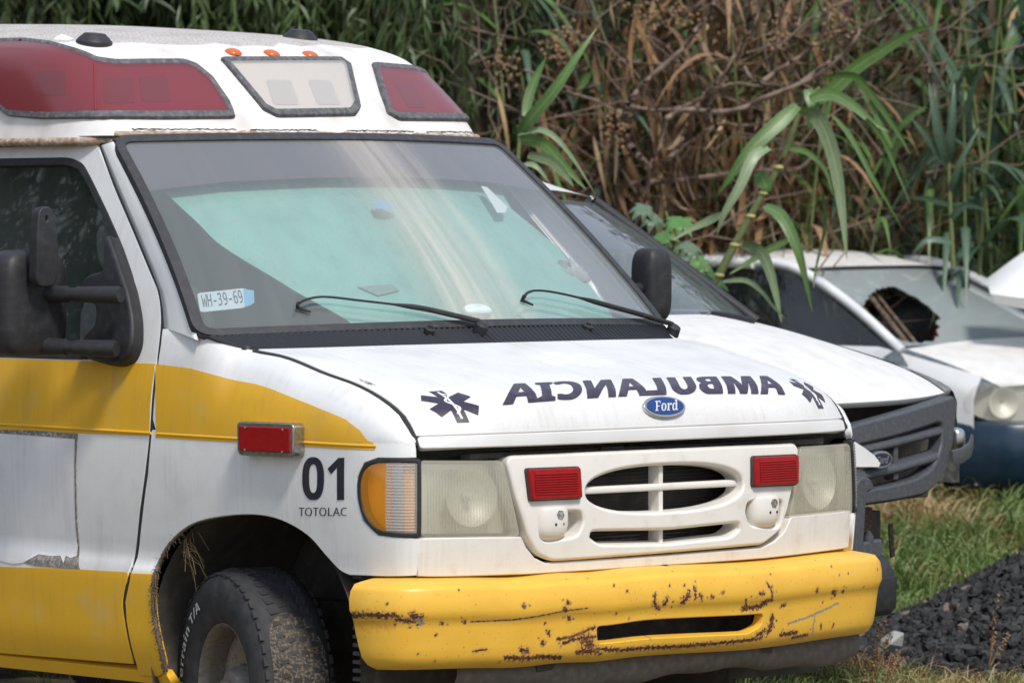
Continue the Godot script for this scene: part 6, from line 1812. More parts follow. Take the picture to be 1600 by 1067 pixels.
func willow(at: Vector3, label: String, n: int, half_w: float, half_d: float, sd: int, variants: Array, lo: float, hi: float, called := "willow_tree"):
	var r := RandomNumberGenerator.new(); r.seed = sd
	var t := thing(called, label, "tree", at, 0.0)
	var tk := MB.new()
	tk.tube(open_smooth([Vector3(0, -0.2, 0), Vector3(0.08, 1.2, 0.05), Vector3(-0.05, 2.6, 0.1), Vector3(0.1, 4.3, 0)], 4), [0.24, 0.22, 0.21, 0.2, 0.19, 0.18, 0.17, 0.16, 0.15, 0.14, 0.13, 0.12, 0.1], 10)
	part(tk, "trunk", M.bark, t)
	for k in 9:
		var a := TAU * k / 9 + r.randf()
		var o := ACROSS * cos(a) * half_w + DEEP * sin(a) * half_d
		var lm := MB.new()
		var y0 := r.randf_range(1.8, 3.6)
		lm.tube(open_smooth([Vector3(0, y0, 0), o * 0.35 + Vector3(0, y0 + 0.9, 0), o * 0.7 + Vector3(0, y0 + 1.3, 0), o * 0.95 + Vector3(0, y0 + 1.0, 0)], 4), [0.08, 0.07, 0.065, 0.06, 0.055, 0.05, 0.045, 0.04, 0.035, 0.03, 0.025, 0.02, 0.015], 7)
		part(lm, "limb", M.bark, t)
	# twigs hang in bunches with gaps between them
	var bunches := []
	for i in maxi(6, n / 14): bunches.append([ACROSS * r.randf_range(-half_w, half_w) + DEEP * r.randf_range(-half_d, half_d), r.randf_range(lo, hi), r.randf_range(0.6, 1.5)])
	for vi in variants.size():
		var xs := []
		var cs := []
		for i in n / variants.size():
			var bu: Array = bunches[r.randi() % bunches.size()]
			var p: Vector3 = bu[0] + ACROSS * r.randfn(0, 0.13) + DEEP * r.randfn(0, 0.16)
			var b := Basis(Vector3.UP, r.randf() * TAU).scaled(Vector3.ONE * r.randf_range(0.85, 1.4))
			xs.append(Transform3D(b, p + Vector3(0, bu[1] + r.randfn(0, 0.25), 0)))
			var g: float = r.randf_range(0.75, 1.2) * bu[2]
			cs.append(Color(0.062 * g, 0.098 * g, 0.036 * g))
		many(variants[vi], xs, cs, "crown", t).set_meta("kind", "stuff")

func reed_parts(t: Node3D, r: RandomNumberGenerator, height: float, nleaf: int, lm: Material, dry := 0.0):
	var lean := Vector3(r.randf_range(-0.25, 0.25), 0, r.randf_range(-0.25, 0.25))
	var p := []
	var rd := []
	for i in 9:
		var k := i / 8.0
		p.append(Vector3(0, -0.05 + height * k, 0) + lean * k * k * height * 0.6)
		rd.append(lerpf(0.014, 0.005, k))
	var cn := MB.new(); cn.tube(p, rd, 7)
	part(cn, "cane", M.cane, t)
	for i in nleaf:
		var k := (i + 0.5) / nleaf
		var a := i * PI * 0.93 + r.randf_range(-0.5, 0.5)
		var h := lerpf(0.25, 1.0, k) * 8
		var j := mini(int(h), 7)
		var q: Vector3 = p[j].lerp(p[j + 1], h - j)
		var o := Vector3(cos(a), 0, sin(a))
		var ln := r.randf_range(0.45, 0.85) * (0.75 if k > 0.85 else 1.0)
		var up := r.randf_range(0.35, 0.9) + (0.6 if k > 0.8 else 0.0)
		var dr := r.randf_range(0.5, 1.3) - (0.4 if k > 0.8 else 0.0)
		var pts := []
		var ws := []
		for e in 8:
			var s := e / 7.0
			pts.append(q + (o * s * 0.75 + Vector3(0, up * s - dr * s * s, 0)) * ln)
			ws.append(maxf(0.0006, 0.027 * ln / 0.65 * (1 - pow(s, 2.2)) * (0.6 + 0.4 * minf(1, s * 6))))
		var lb := MB.new(); lb.blade(pts, ws, o.cross(Vector3.UP) + Vector3(0, r.randf_range(-0.3, 0.3), 0), 0.22)
		part(lb, "leaf", M.dry_leaf if r.randf() < dry else lm, t)

func traced_leaf(parent: Node, pts: Array, width: float, m: Material, side := Vector3.ZERO):
	var p := open_smooth(pts, 4)
	var ws := []
	for i in p.size():
		var s := float(i) / (p.size() - 1)
		ws.append(maxf(0.0008, width * 1.25 * (1 - pow(s, 2.6)) * (0.55 + 0.45 * minf(1, s * 5))))
	# give the blade its own curl out of the plane it was read from
	for i in p.size():
		var s := float(i) / (p.size() - 1)
		p[i] += (CAM - p[i]).normalized() * 0.22 * sin(s * PI * 0.8) * p[0].distance_to(p[-1]) * (1.0 if pts.size() % 2 else -0.6)
	var mb := MB.new()
	mb.blade(p, ws, (p[-1] - p[0]).cross(DEEP + Vector3(0, 0.35 * sin(p[0].x * 40.0), 0)).normalized(), 0.25)
	part(mb, "leaf", m, parent)

func build_plants():
	M.dry_leaf = tri_tex(mat(Color.WHITE, 0.85), noise_tex(80, 0.04, [[0.0, L(0.14, 0.075, 0.035)], [0.5, L(0.27, 0.16, 0.08)], [1.0, L(0.42, 0.29, 0.17)]], 5), 1.5)
	# willows along the bank
	var sv := []
	for i in 5: sv.append(strand_mesh(100 + i))
	willow(spot(-4.2, 31.2), "drooping green willow at the far end of the bank, over the ambulance roof", 700, 2.6, 1.3, 1, sv, 2.6, 5.4)
	willow(spot(-0.9, 30.9), "drooping green willow hanging beside the dry scrub", 800, 1.5, 1.2, 2, sv, 2.9, 5.2)
	willow(spot(-0.25, 29.4), "thin young willow with twigs trailing low beside the roof lamps", 90, 0.35, 0.4, 6, sv, 2.6, 3.6)
	willow(spot(-6.5, 8.5) + DEEP * 14, "tall willow standing clear of the ambulance's far side", 900, 3.0, 2.4, 3, sv, 1.6, 6.5)
	willow(spot(-11.0, 20.0), "broad willow in the field beyond the ambulance door", 900, 3.2, 2.6, 4, sv, 1.4, 6.8)
	willow(spot(-14.5, 18.5), "dense low willow farther back beyond the ambulance door", 1100, 3.4, 2.6, 7, sv, 0.8, 7.6)
	willow(spot(6.5, 31.5), "willow behind the reeds past the open hood", 500, 2.5, 1.3, 5, sv, 2.2, 5.4)
	# dense dark undergrowth behind everything
	var lf := leaf_mesh(0.16, 0.05, 0.5, M.leaf)
	var xs := []
	var cs := []
	for i in 24000:
		var a := rng.randf_range(-8.0, 8.5)
		var d := rng.randf_range(30.8, 35.0)
		var p := spot(a, 31.0) + DEEP * (d - 31.0) + Vector3(0, rng.randf_range(0.0, 6.2), 0)
		xs.append(Transform3D(Basis.from_euler(Vector3(rng.randf_range(0.8, 3.4), rng.randf() * TAU, rng.randf_range(-0.6, 0.6))).scaled(Vector3.ONE * rng.randf_range(0.8, 2.2)), p))
		var g := rng.randf_range(0.4, 1.0)
		cs.append(Color(0.065 * g, 0.10 * g, 0.035 * g) if rng.randf() > 0.35 else Color(0.13 * g, 0.08 * g, 0.035 * g))
	var ug := many(lf, xs, cs, "undergrowth", self)
	ug.set_meta("kind", "stuff"); tag(ug, "dark tangled undergrowth on the bank behind the vehicles", "undergrowth")
	# dry reed thatch
	var dm := []
	for k in 3: dm.append(leaf_mesh(0.42, 0.028, [0.9, 1.6, -0.6][k], M.dry, 6))
	for k in 3:
		xs = []; cs = []
		for i in 2300:
			var a := rng.randf_range(-0.1, 3.7) if rng.randf() < 0.75 else rng.randf_range(-0.1, 1.7)
			if rng.randf() < 0.1: a = rng.randf_range(3.5, 8.0)
			var d := rng.randf_range(28.6, 31.4)
			var y := rng.randf_range(0.2, 3.5) if rng.randf() < 0.6 else rng.randf_range(0.2, 2.2)
			if a < 0.35 and y > 2.4: continue
			if a > 1.9 and (rng.randf() < 0.62 or d < 29.6): continue
			var p := spot(a, d) + Vector3(0, y, 0)
			xs.append(Transform3D(Basis.from_euler(Vector3(rng.randf_range(2.2, 4.1), rng.randf() * TAU, rng.randf_range(-0.5, 0.5))).scaled(Vector3.ONE * rng.randf_range(0.6, 1.4)), p))
			var g := rng.randf_range(0.45, 1.25)
			var q := rng.randf()
			cs.append(Color(0.25 * g, 0.14 * g, 0.062 * g) if q < 0.5 else (Color(0.44 * g, 0.31 * g, 0.17 * g) if q < 0.8 else Color(0.12 * g, 0.065 * g, 0.035 * g)))
		var dt := many(dm[k], xs, cs, "dry_reed_thatch", self)
		dt.set_meta("kind", "stuff"); tag(dt, ["brown dead reed leaves hanging in a thick mat on the bank", "curled brown dead reed leaves tangled through the scrub", "stiff dry reed leaves standing among the scrub"][k], "dead leaves")
	# fine dead twigs that fill the scrub
	var tw := MB.new()
	tw.tube([Vector3.ZERO, Vector3(0.05, 0.25, 0.02), Vector3(0.02, 0.5, -0.03), Vector3(0.1, 0.8, 0.0)], [0.006, 0.005, 0.004, 0.002], 5, false)
	tw.tube([Vector3(0.05, 0.25, 0.02), Vector3(0.16, 0.4, 0.06), Vector3(0.2, 0.6, 0.02)], [0.004, 0.003, 0.0015], 4, false)
	tw.tube([Vector3(0.02, 0.5, -0.03), Vector3(-0.1, 0.62, -0.05), Vector3(-0.14, 0.8, -0.1)], [0.0035, 0.0025, 0.0015], 4, false)
	var twm := tw.mesh(M.dry)
	xs = []; cs = []
	for i in 430:
		var a := rng.randf_range(-0.1, 2.4)
		var p := spot(a, rng.randf_range(28.4, 30.4)) + Vector3(0, rng.randf_range(0.4, 3.0), 0)
		xs.append(Transform3D(Basis.from_euler(Vector3(rng.randf_range(-1.2, 1.2), rng.randf() * TAU, rng.randf_range(-1.4, 1.4))).scaled(Vector3.ONE * rng.randf_range(0.6, 1.3)), p))
		var g := rng.randf_range(0.6, 1.4)
		cs.append(Color(0.21 * g, 0.15 * g, 0.115 * g))
	var tws := many(twm, xs, cs, "fine_twigs", self)
	tws.set_meta("kind", "stuff"); tag(tws, "thin grey dead twigs filling the brown scrub", "twigs")
	# the dead bush: bare branches arching through the scrub
	var bush := thing("dead_bush", "leafless dead bush with long bare grey-brown branches", "bush")
	var br := [
		[[8.487, 1.989, -8.486, 8.592, 2.003, -8.395, 8.708, 2.014, -8.294, 8.909, 2.05, -8.122, 9.006, 2.067, -8.038, 9.174, 2.071, -7.892, 9.245, 2.135, -7.833], 0.022], [[8.423, 2.088, -8.28, 8.374, 2.159, -8.326, 8.341, 2.251, -8.358, 8.338, 2.365, -8.365, 8.353, 2.446, -8.355, 8.416, 2.549, -8.304, 8.504, 2.652, -8.232, 8.594, 2.759, -8.157, 8.639, 2.851, -8.122, 8.702, 2.94, -8.07, 8.724, 3.082, -8.057], 0.024],
		[[8.548, 2.687, -8.725, 8.635, 2.676, -8.649, 8.751, 2.662, -8.547, 8.866, 2.687, -8.449, 8.988, 2.691, -8.343, 9.113, 2.687, -8.234], 0.014], [[8.001, 2.512, -8.531, 8.078, 2.48, -8.463, 8.154, 2.445, -8.395, 8.241, 2.381, -8.317], 0.012], [[8.225, 2.415, -8.2, 8.294, 2.401, -8.139, 8.398, 2.401, -8.049, 8.486, 2.443, -7.974, 8.573, 2.51, -7.901, 8.661, 2.545, -7.826, 8.773, 2.524, -7.728], 0.013],
		[[8.234, 2.348, -7.924, 8.315, 2.394, -7.856, 8.433, 2.383, -7.753, 8.547, 2.404, -7.654, 8.633, 2.46, -7.582, 8.755, 2.52, -7.478, 8.895, 2.611, -7.36, 9.003, 2.751, -7.272, 9.044, 2.838, -7.239], 0.018], [[8.828, 2.452, -8.34, 8.9, 2.534, -8.28, 8.99, 2.674, -8.208, 9.046, 2.799, -8.164, 9.091, 2.882, -8.128, 9.123, 3.022, -8.105], 0.012], [[8.704, 2.553, -7.656, 8.793, 2.634, -7.582, 8.879, 2.704, -7.51, 8.942, 2.796, -7.459, 8.997, 2.929, -7.416], 0.014],
		[[8.905, 2.644, -8.015, 8.946, 2.562, -7.976, 9.043, 2.541, -7.892, 9.147, 2.505, -7.8], 0.011], [[8.42, 2.189, -8.021, 8.449, 2.295, -8.001, 8.494, 2.408, -7.966, 8.538, 2.499, -7.931, 8.601, 2.57, -7.879, 8.665, 2.739, -7.83, 8.649, 2.876, -7.849], 0.013], [[8.553, 2.113, -8.3, 8.652, 2.206, -8.218, 8.759, 2.299, -8.129, 8.802, 2.32, -8.092, 8.942, 2.32, -7.971, 9.031, 2.356, -7.894], 0.014],
		[[8.865, 2.546, -7.516, 8.965, 2.645, -7.433, 9.052, 2.715, -7.36, 9.117, 2.831, -7.308, 9.204, 2.901, -7.235], 0.014], [[9.063, 2.761, -7.352, 9.055, 2.873, -7.364, 9.078, 2.999, -7.348], 0.010], [[8.609, 2.397, -8.131, 8.77, 2.397, -7.991, 8.934, 2.468, -7.85, 9.075, 2.553, -7.731], 0.014], [[8.738, 2.025, -8.269, 8.89, 2.039, -8.138, 9.066, 2.067, -7.986, 9.195, 2.082, -7.874], 0.012], [[8.309, 2.39, -8.391, 8.323, 2.297, -8.375, 8.356, 2.18, -8.343, 8.423, 2.088, -8.28, 8.411, 1.84, -8.281], 0.020],
		[[8.559, 2.089, -8.427, 8.607, 2.196, -8.39, 8.651, 2.375, -8.359, 8.695, 2.589, -8.328, 8.807, 2.804, -8.239], 0.010], [[7.982, 2.623, -8.817, 8.089, 2.569, -8.722, 8.195, 2.516, -8.627, 8.304, 2.551, -8.535, 8.439, 2.587, -8.418], 0.010], [[9.136, 2.269, -8.065, 9.245, 2.305, -7.972, 9.381, 2.34, -7.855, 9.515, 2.269, -7.736], 0.009], [[8.727, 2.81, -8.574, 8.833, 2.702, -8.477, 8.939, 2.558, -8.38, 9.073, 2.45, -8.259, 9.262, 2.378, -8.092], 0.011],
		[[8.749, 1.838, -8.65, 8.618, 2.127, -8.775, 8.458, 2.343, -8.922, 8.379, 2.488, -8.996, 8.328, 2.668, -9.048], 0.010],
	]
	for b in br:
		var p := open_smooth(pts3(b[0]), 4)
		var rd := []
		var nz := FastNoiseLite.new(); nz.seed = p.size() * 7 + int(b[1] * 1000); nz.frequency = 0.18
		for i in p.size():
			rd.append(b[1] * lerpf(1.0, 0.35, float(i) / p.size()) * (1 + 0.25 * nz.get_noise_1d(i * 9.0)))
			p[i] += DEEP * 0.35 * nz.get_noise_1d(i * 3.0)
		var mb := MB.new(); mb.tube(p, rd, 7)
		part(mb, "branch", M.branch, bush)
	# seed heads of the dead bush
	for q in [[7.92, 2.739, -8.477], [7.705, 2.633, -8.66], [7.974, 2.792, -8.432], [8.853, 2.827, -7.67], [9.079, 2.844, -7.474], [8.164, 2.281, -8.248], [8.282, 2.897, -8.169], [8.43, 2.95, -8.043]]:
		var c := Vector3(q[0], q[1], q[2])
		var sh := MB.new()
		for i in 46: sh.lump(c + Vector3(rng.randfn(0, 0.05), rng.randfn(0, 0.055), rng.randfn(0, 0.05)), Vector3.ONE * rng.randf_range(0.006, 0.012), Basis.IDENTITY, 1.0, 4)
		part(sh, "seed_head", M.dry_leaf, bush).set_meta("kind", "stuff")
	# giant reeds behind, each a plant of its own
	var labels := ["tall green giant reed in the stand behind the sedan", "blue-green giant reed with long hanging leaves behind the sedan", "half dry giant reed in the stand behind the sedan"]
	var protos := []
	for k in 6:
		var r := RandomNumberGenerator.new(); r.seed = 200 + k
		protos.append([k % 3, r])
	var base_nodes := []
	for i in 84:
		var k := i % 6
		var a := rng.randf_range(1.15, 3.5)
		if i % 6 == 4: a = rng.randf_range(3.3, 5.8)
		if i % 5 == 3: a = rng.randf_range(0.0, 1.3)
		var at := spot(a, rng.randf_range(28.6, 30.6))
		if base_nodes.size() <= k:
			var n0 := thing("giant_reed", labels[k % 3], "reed", at, rng.randf() * TAU, "giant reeds behind the sedan")
			reed_parts(n0, protos[k][1], 2.1 + 0.35 * k, 10 + k, [M.reed_leaf, M.reed_blue, M.reed_leaf][k % 3], [0.1, 0.05, 0.6][k % 3])
			base_nodes.append(n0)
		else:
			var n1: Node3D = base_nodes[k].duplicate()
			n1.name = numbered("giant_reed"); add_child(n1)
			n1.position = at; n1.rotation.y = rng.randf() * TAU
			n1.scale = Vector3.ONE * rng.randf_range(0.85, 1.3)
	# the two reeds that reach over the cars
	var ra := thing("giant_reed", "bright green reed shoot with two upright blades above the ambulance windshield", "reed")
	var cnA := MB.new()
	cnA.tube(pts3([4.31, 1.601, -4.679, 4.317, 1.86, -4.682, 4.325, 2.032, -4.683, 4.336, 2.19, -4.678, 4.351, 2.262, -4.669]), [0.016, 0.014, 0.012, 0.010, 0.006], 8)
	part(cnA, "cane", M.cane, ra)
	for q in [[[4.337, 2.21, -4.679, 4.382, 2.285, -4.643, 4.46, 2.406, -4.579, 4.534, 2.547, -4.52, 4.606, 2.679, -4.463], 0.024, 0], [[4.356, 2.285, -4.665, 4.375, 2.389, -4.653, 4.405, 2.481, -4.63, 4.435, 2.555, -4.607], 0.019, 0], [[4.33, 2.202, -4.684, 4.4, 2.225, -4.625, 4.456, 2.193, -4.575, 4.519, 2.09, -4.516, 4.586, 1.94, -4.452], 0.012, 1], [[4.33, 2.182, -4.684, 4.414, 2.164, -4.61, 4.482, 2.07, -4.548, 4.558, 1.957, -4.477], 0.024, 0], [[4.297, 2.112, -4.577, 4.368, 2.089, -4.514, 4.421, 2.023, -4.466, 4.45, 1.969, -4.439], 0.02, 1], [[4.216, 2.068, -4.514, 4.258, 2.06, -4.476, 4.3, 1.986, -4.437], 0.011, 1]]:
		traced_leaf(ra, pts3(q[0]), q[1], [M.reed_leaf, M.reed_pale][q[2]])
	var rb := thing("giant_reed", "large leaning green reed whose long leaves hang over the sedan roof", "reed")
	var cnB := MB.new()
	var stem := open_smooth(pts3([5.595, 1.286, -4.875, 5.688, 1.556, -4.804, 5.745, 1.697, -4.76, 5.804, 1.832, -4.714, 5.852, 1.94, -4.677, 5.908, 2.06, -4.633, 5.966, 2.243, -4.589, 6.005, 2.363, -4.56, 6.063, 2.435, -4.513]), 3)
	var sr := []
	for i in stem.size(): sr.append(lerpf(0.022, 0.009, float(i) / stem.size()))
	cnB.tube(stem, sr, 9)
	part(cnB, "cane", M.cane, rb)
	for q in [[5.688, 1.556, -4.804], [5.745, 1.697, -4.76], [5.804, 1.832, -4.714], [5.852, 1.94, -4.677], [5.908, 2.06, -4.633]]:
		var nd := MB.new()
		nd.lump(Vector3(q[0], q[1], q[2]), Vector3(0.024, 0.014, 0.024), Basis.IDENTITY, 0.9, 8)
		part(nd, "cane_node", M.cane_node, rb)
	for q in [[[6.005, 2.351, -4.56, 6.099, 2.423, -4.481, 6.191, 2.531, -4.405, 6.293, 2.615, -4.32, 6.387, 2.69, -4.241, 6.478, 2.732, -4.163], 0.030, 0], [[6.003, 2.481, -4.434, 6.102, 2.492, -4.348, 6.155, 2.433, -4.3, 6.225, 2.301, -4.235, 6.277, 2.191, -4.185, 6.304, 2.119, -4.158], 0.015, 0], [[5.953, 2.379, -4.473, 6.01, 2.4, -4.425, 6.055, 2.391, -4.385, 6.117, 2.337, -4.329, 6.17, 2.277, -4.281, 6.232, 2.227, -4.225], 0.024, 0], [[5.849, 2.327, -4.43, 5.906, 2.3, -4.378, 5.953, 2.166, -4.333, 5.977, 2, -4.306, 5.991, 1.818, -4.286, 6.001, 1.628, -4.27], 0.030, 1],
		[[6.035, 2.301, -4.399, 6.096, 2.203, -4.342, 6.165, 2.024, -4.275, 6.217, 1.904, -4.226, 6.277, 1.758, -4.168], 0.010, 0], [[5.91, 2.349, -4.51, 5.843, 2.266, -4.565, 5.751, 2.155, -4.641, 5.685, 2.048, -4.693, 5.622, 1.931, -4.744], 0.030, 0], [[5.737, 2.151, -4.52, 5.68, 2.107, -4.567, 5.633, 1.976, -4.604, 5.574, 1.845, -4.65, 5.545, 1.738, -4.671], 0.022, 1], [[5.937, 2.153, -4.611, 6.009, 2.132, -4.548, 6.073, 2.048, -4.489, 6.098, 1.928, -4.462], 0.012, 0],
		[[5.578, 1.881, -4.383, 5.635, 1.834, -4.331, 5.677, 1.725, -4.29, 5.706, 1.592, -4.26, 5.735, 1.392, -4.227], 0.024, 0], [[5.566, 1.709, -4.519, 5.632, 1.665, -4.46, 5.669, 1.531, -4.422, 5.697, 1.339, -4.391], 0.024, 1], [[6.152, 2.289, -4.297, 6.205, 2.203, -4.248, 6.247, 2.071, -4.206, 6.3, 1.892, -4.153], 0.009, 0], [[5.836, 2.036, -4.695, 5.862, 1.976, -4.67, 5.861, 1.94, -4.669], 0.03, 0], [[5.634, 1.844, -4.73, 5.579, 1.806, -4.776, 5.524, 1.773, -4.823, 5.456, 1.719, -4.88], 0.016, 1],
		[[5.938, 1.721, -4.594, 5.865, 1.673, -4.655, 5.794, 1.616, -4.715, 5.725, 1.562, -4.773], 0.015, 0], [[5.564, 1.53, -4.646, 5.643, 1.536, -4.578, 5.698, 1.485, -4.528, 5.741, 1.411, -4.488, 5.781, 1.357, -4.451], 0.010, 1], [[6.017, 2.426, -4.552, 6.038, 2.336, -4.53, 6.014, 2.231, -4.548], 0.026, 0], [[6.06, 1.946, -4.496, 6.069, 1.796, -4.483, 6.031, 1.586, -4.508, 6.022, 1.496, -4.512], 0.007, 0]]:
		traced_leaf(rb, pts3(q[0]), q[1], [M.reed_leaf, M.reed_pale][q[2]])
	# blue-green reed at the right edge, in front of the stand
	var rc := thing("giant_reed", "blue-green reed with broad leaves folding down, above the open hood", "reed")
	var cnC := MB.new()
	cnC.tube(pts3([10.807, 1.502, -7.776, 10.799, 1.798, -7.794, 10.797, 2.131, -7.809, 10.823, 2.612, -7.805, 10.863, 2.982, -7.784]), [0.018, 0.017, 0.015, 0.013, 0.01], 8)
	part(cnC, "cane", M.cane, rc)
	for q in [[[10.778, 2.941, -7.724, 10.759, 2.794, -7.735, 10.714, 2.609, -7.767, 10.674, 2.425, -7.795, 10.649, 2.149, -7.806], 0.024], [[10.74, 2.388, -7.736, 10.688, 2.278, -7.777, 10.668, 2.13, -7.788, 10.676, 1.964, -7.775], 0.03], [[10.735, 2.683, -7.752, 10.672, 2.904, -7.815, 10.61, 3.015, -7.873], 0.018], [[10.787, 2.831, -7.712, 10.821, 3.125, -7.694, 10.81, 3.273, -7.709], 0.02], [[10.723, 2.057, -7.738, 10.645, 1.946, -7.801, 10.599, 1.725, -7.833, 10.513, 1.577, -7.902], 0.018], [[10.664, 1.946, -7.652, 10.723, 1.836, -7.597, 10.774, 1.615, -7.544], 0.02], [[10.493, 2.612, -8.091, 10.505, 2.353, -8.071, 10.54, 2.131, -8.032], 0.02]]:
		traced_leaf(rc, pts3(q[0]), q[1], M.reed_blue)
	var rd2 := thing("giant_reed", "short upright reed fan with grey-green blades behind the sedan roof", "reed")
	var cnD := MB.new()
	cnD.tube(pts3([8.681, 1.541, -6.179, 8.676, 1.811, -6.194, 8.672, 2.115, -6.209]), [0.014, 0.012, 0.008], 8)
	part(cnD, "cane", M.cane, rd2)
	for q in [[[8.671, 2.098, -6.209, 8.634, 2.283, -6.249, 8.605, 2.52, -6.283], 0.024], [[8.677, 2.115, -6.205, 8.691, 2.317, -6.201, 8.705, 2.52, -6.196], 0.02], [[8.666, 2.081, -6.213, 8.592, 2.233, -6.283, 8.531, 2.334, -6.341], 0.016], [[8.678, 1.946, -6.197, 8.717, 2.098, -6.169, 8.797, 2.283, -6.107], 0.016], [[8.677, 1.879, -6.195, 8.586, 1.912, -6.276, 8.51, 1.919, -6.342], 0.014], [[8.67, 1.794, -6.198, 8.738, 1.879, -6.142, 8.827, 1.845, -6.064], 0.016], [[8.606, 1.677, -6.117, 8.51, 1.694, -6.201, 8.445, 1.61, -6.254], 0.016]]:
		traced_leaf(rd2, pts3(q[0]), q[1], M.reed_blue)
	# castor bean leaves between the truck and the reeds
	var cp := thing("castor_plant", "leafy castor plant with lobed green leaves behind the truck cab", "plant")
	var cst := MB.new()
	cst.tube(pts3([5.878, 1.273, -5.291, 5.888, 1.517, -5.292, 5.875, 1.701, -5.311, 5.843, 1.854, -5.344]), [0.016, 0.014, 0.012, 0.008], 7)
	cst.tube(pts3([5.888, 1.517, -5.292, 5.931, 1.609, -5.258, 5.978, 1.64, -5.219]), [0.01, 0.008, 0.005], 6)
	part(cst, "stem", M.cane, cp)
	for q in [[[5.724, 1.818, -5.314], 0.07, 1, 0.2], [[5.757, 1.8, -5.152], 0.085, 0, 0.9], [[5.723, 1.68, -5.044], 0.07, 1, 0.4], [[5.822, 1.597, -5.088], 0.08, 0, -0.3], [[5.829, 1.726, -5.351], 0.075, 0, 1.4], [[5.794, 1.626, -5.245], 0.075, 0, 2.0], [[5.695, 1.861, -5.341], 0.07, 1, 2.6], [[5.866, 1.521, -5.046], 0.08, 0, 0.0], [[5.86, 1.489, -5.182], 0.1, 0, 1.1]]:
		var c := Vector3(q[0][0], q[0][1], q[0][2])
		var lb := MB.new()
		var up := (Vector3.UP + (CAM - c).normalized() * 0.8 + Vector3(sin(q[3] * 3.0), 0, cos(q[3] * 2.0)) * 0.3).normalized()
		var s := up.cross(Vector3(0, 0, 1)).normalized()
		var w := up.cross(s)
		for k in 8:
			var a: float = q[3] + TAU * k / 8.6
			var o := s * cos(a) + w * sin(a)
			var ln: float = q[1] * (1.0 if k % 2 else 0.85)
			lb.blade([c, c + o * ln * 0.5 + up * 0.01, c + o * ln * 0.8, c + o * ln * 1.15 - up * 0.03], [0.012, q[1] * 0.25, q[1] * 0.2, 0.001], o.cross(up), 0.15)
		part(lb, "leaf", [M.castor, M.castor_grey][q[2]], cp)

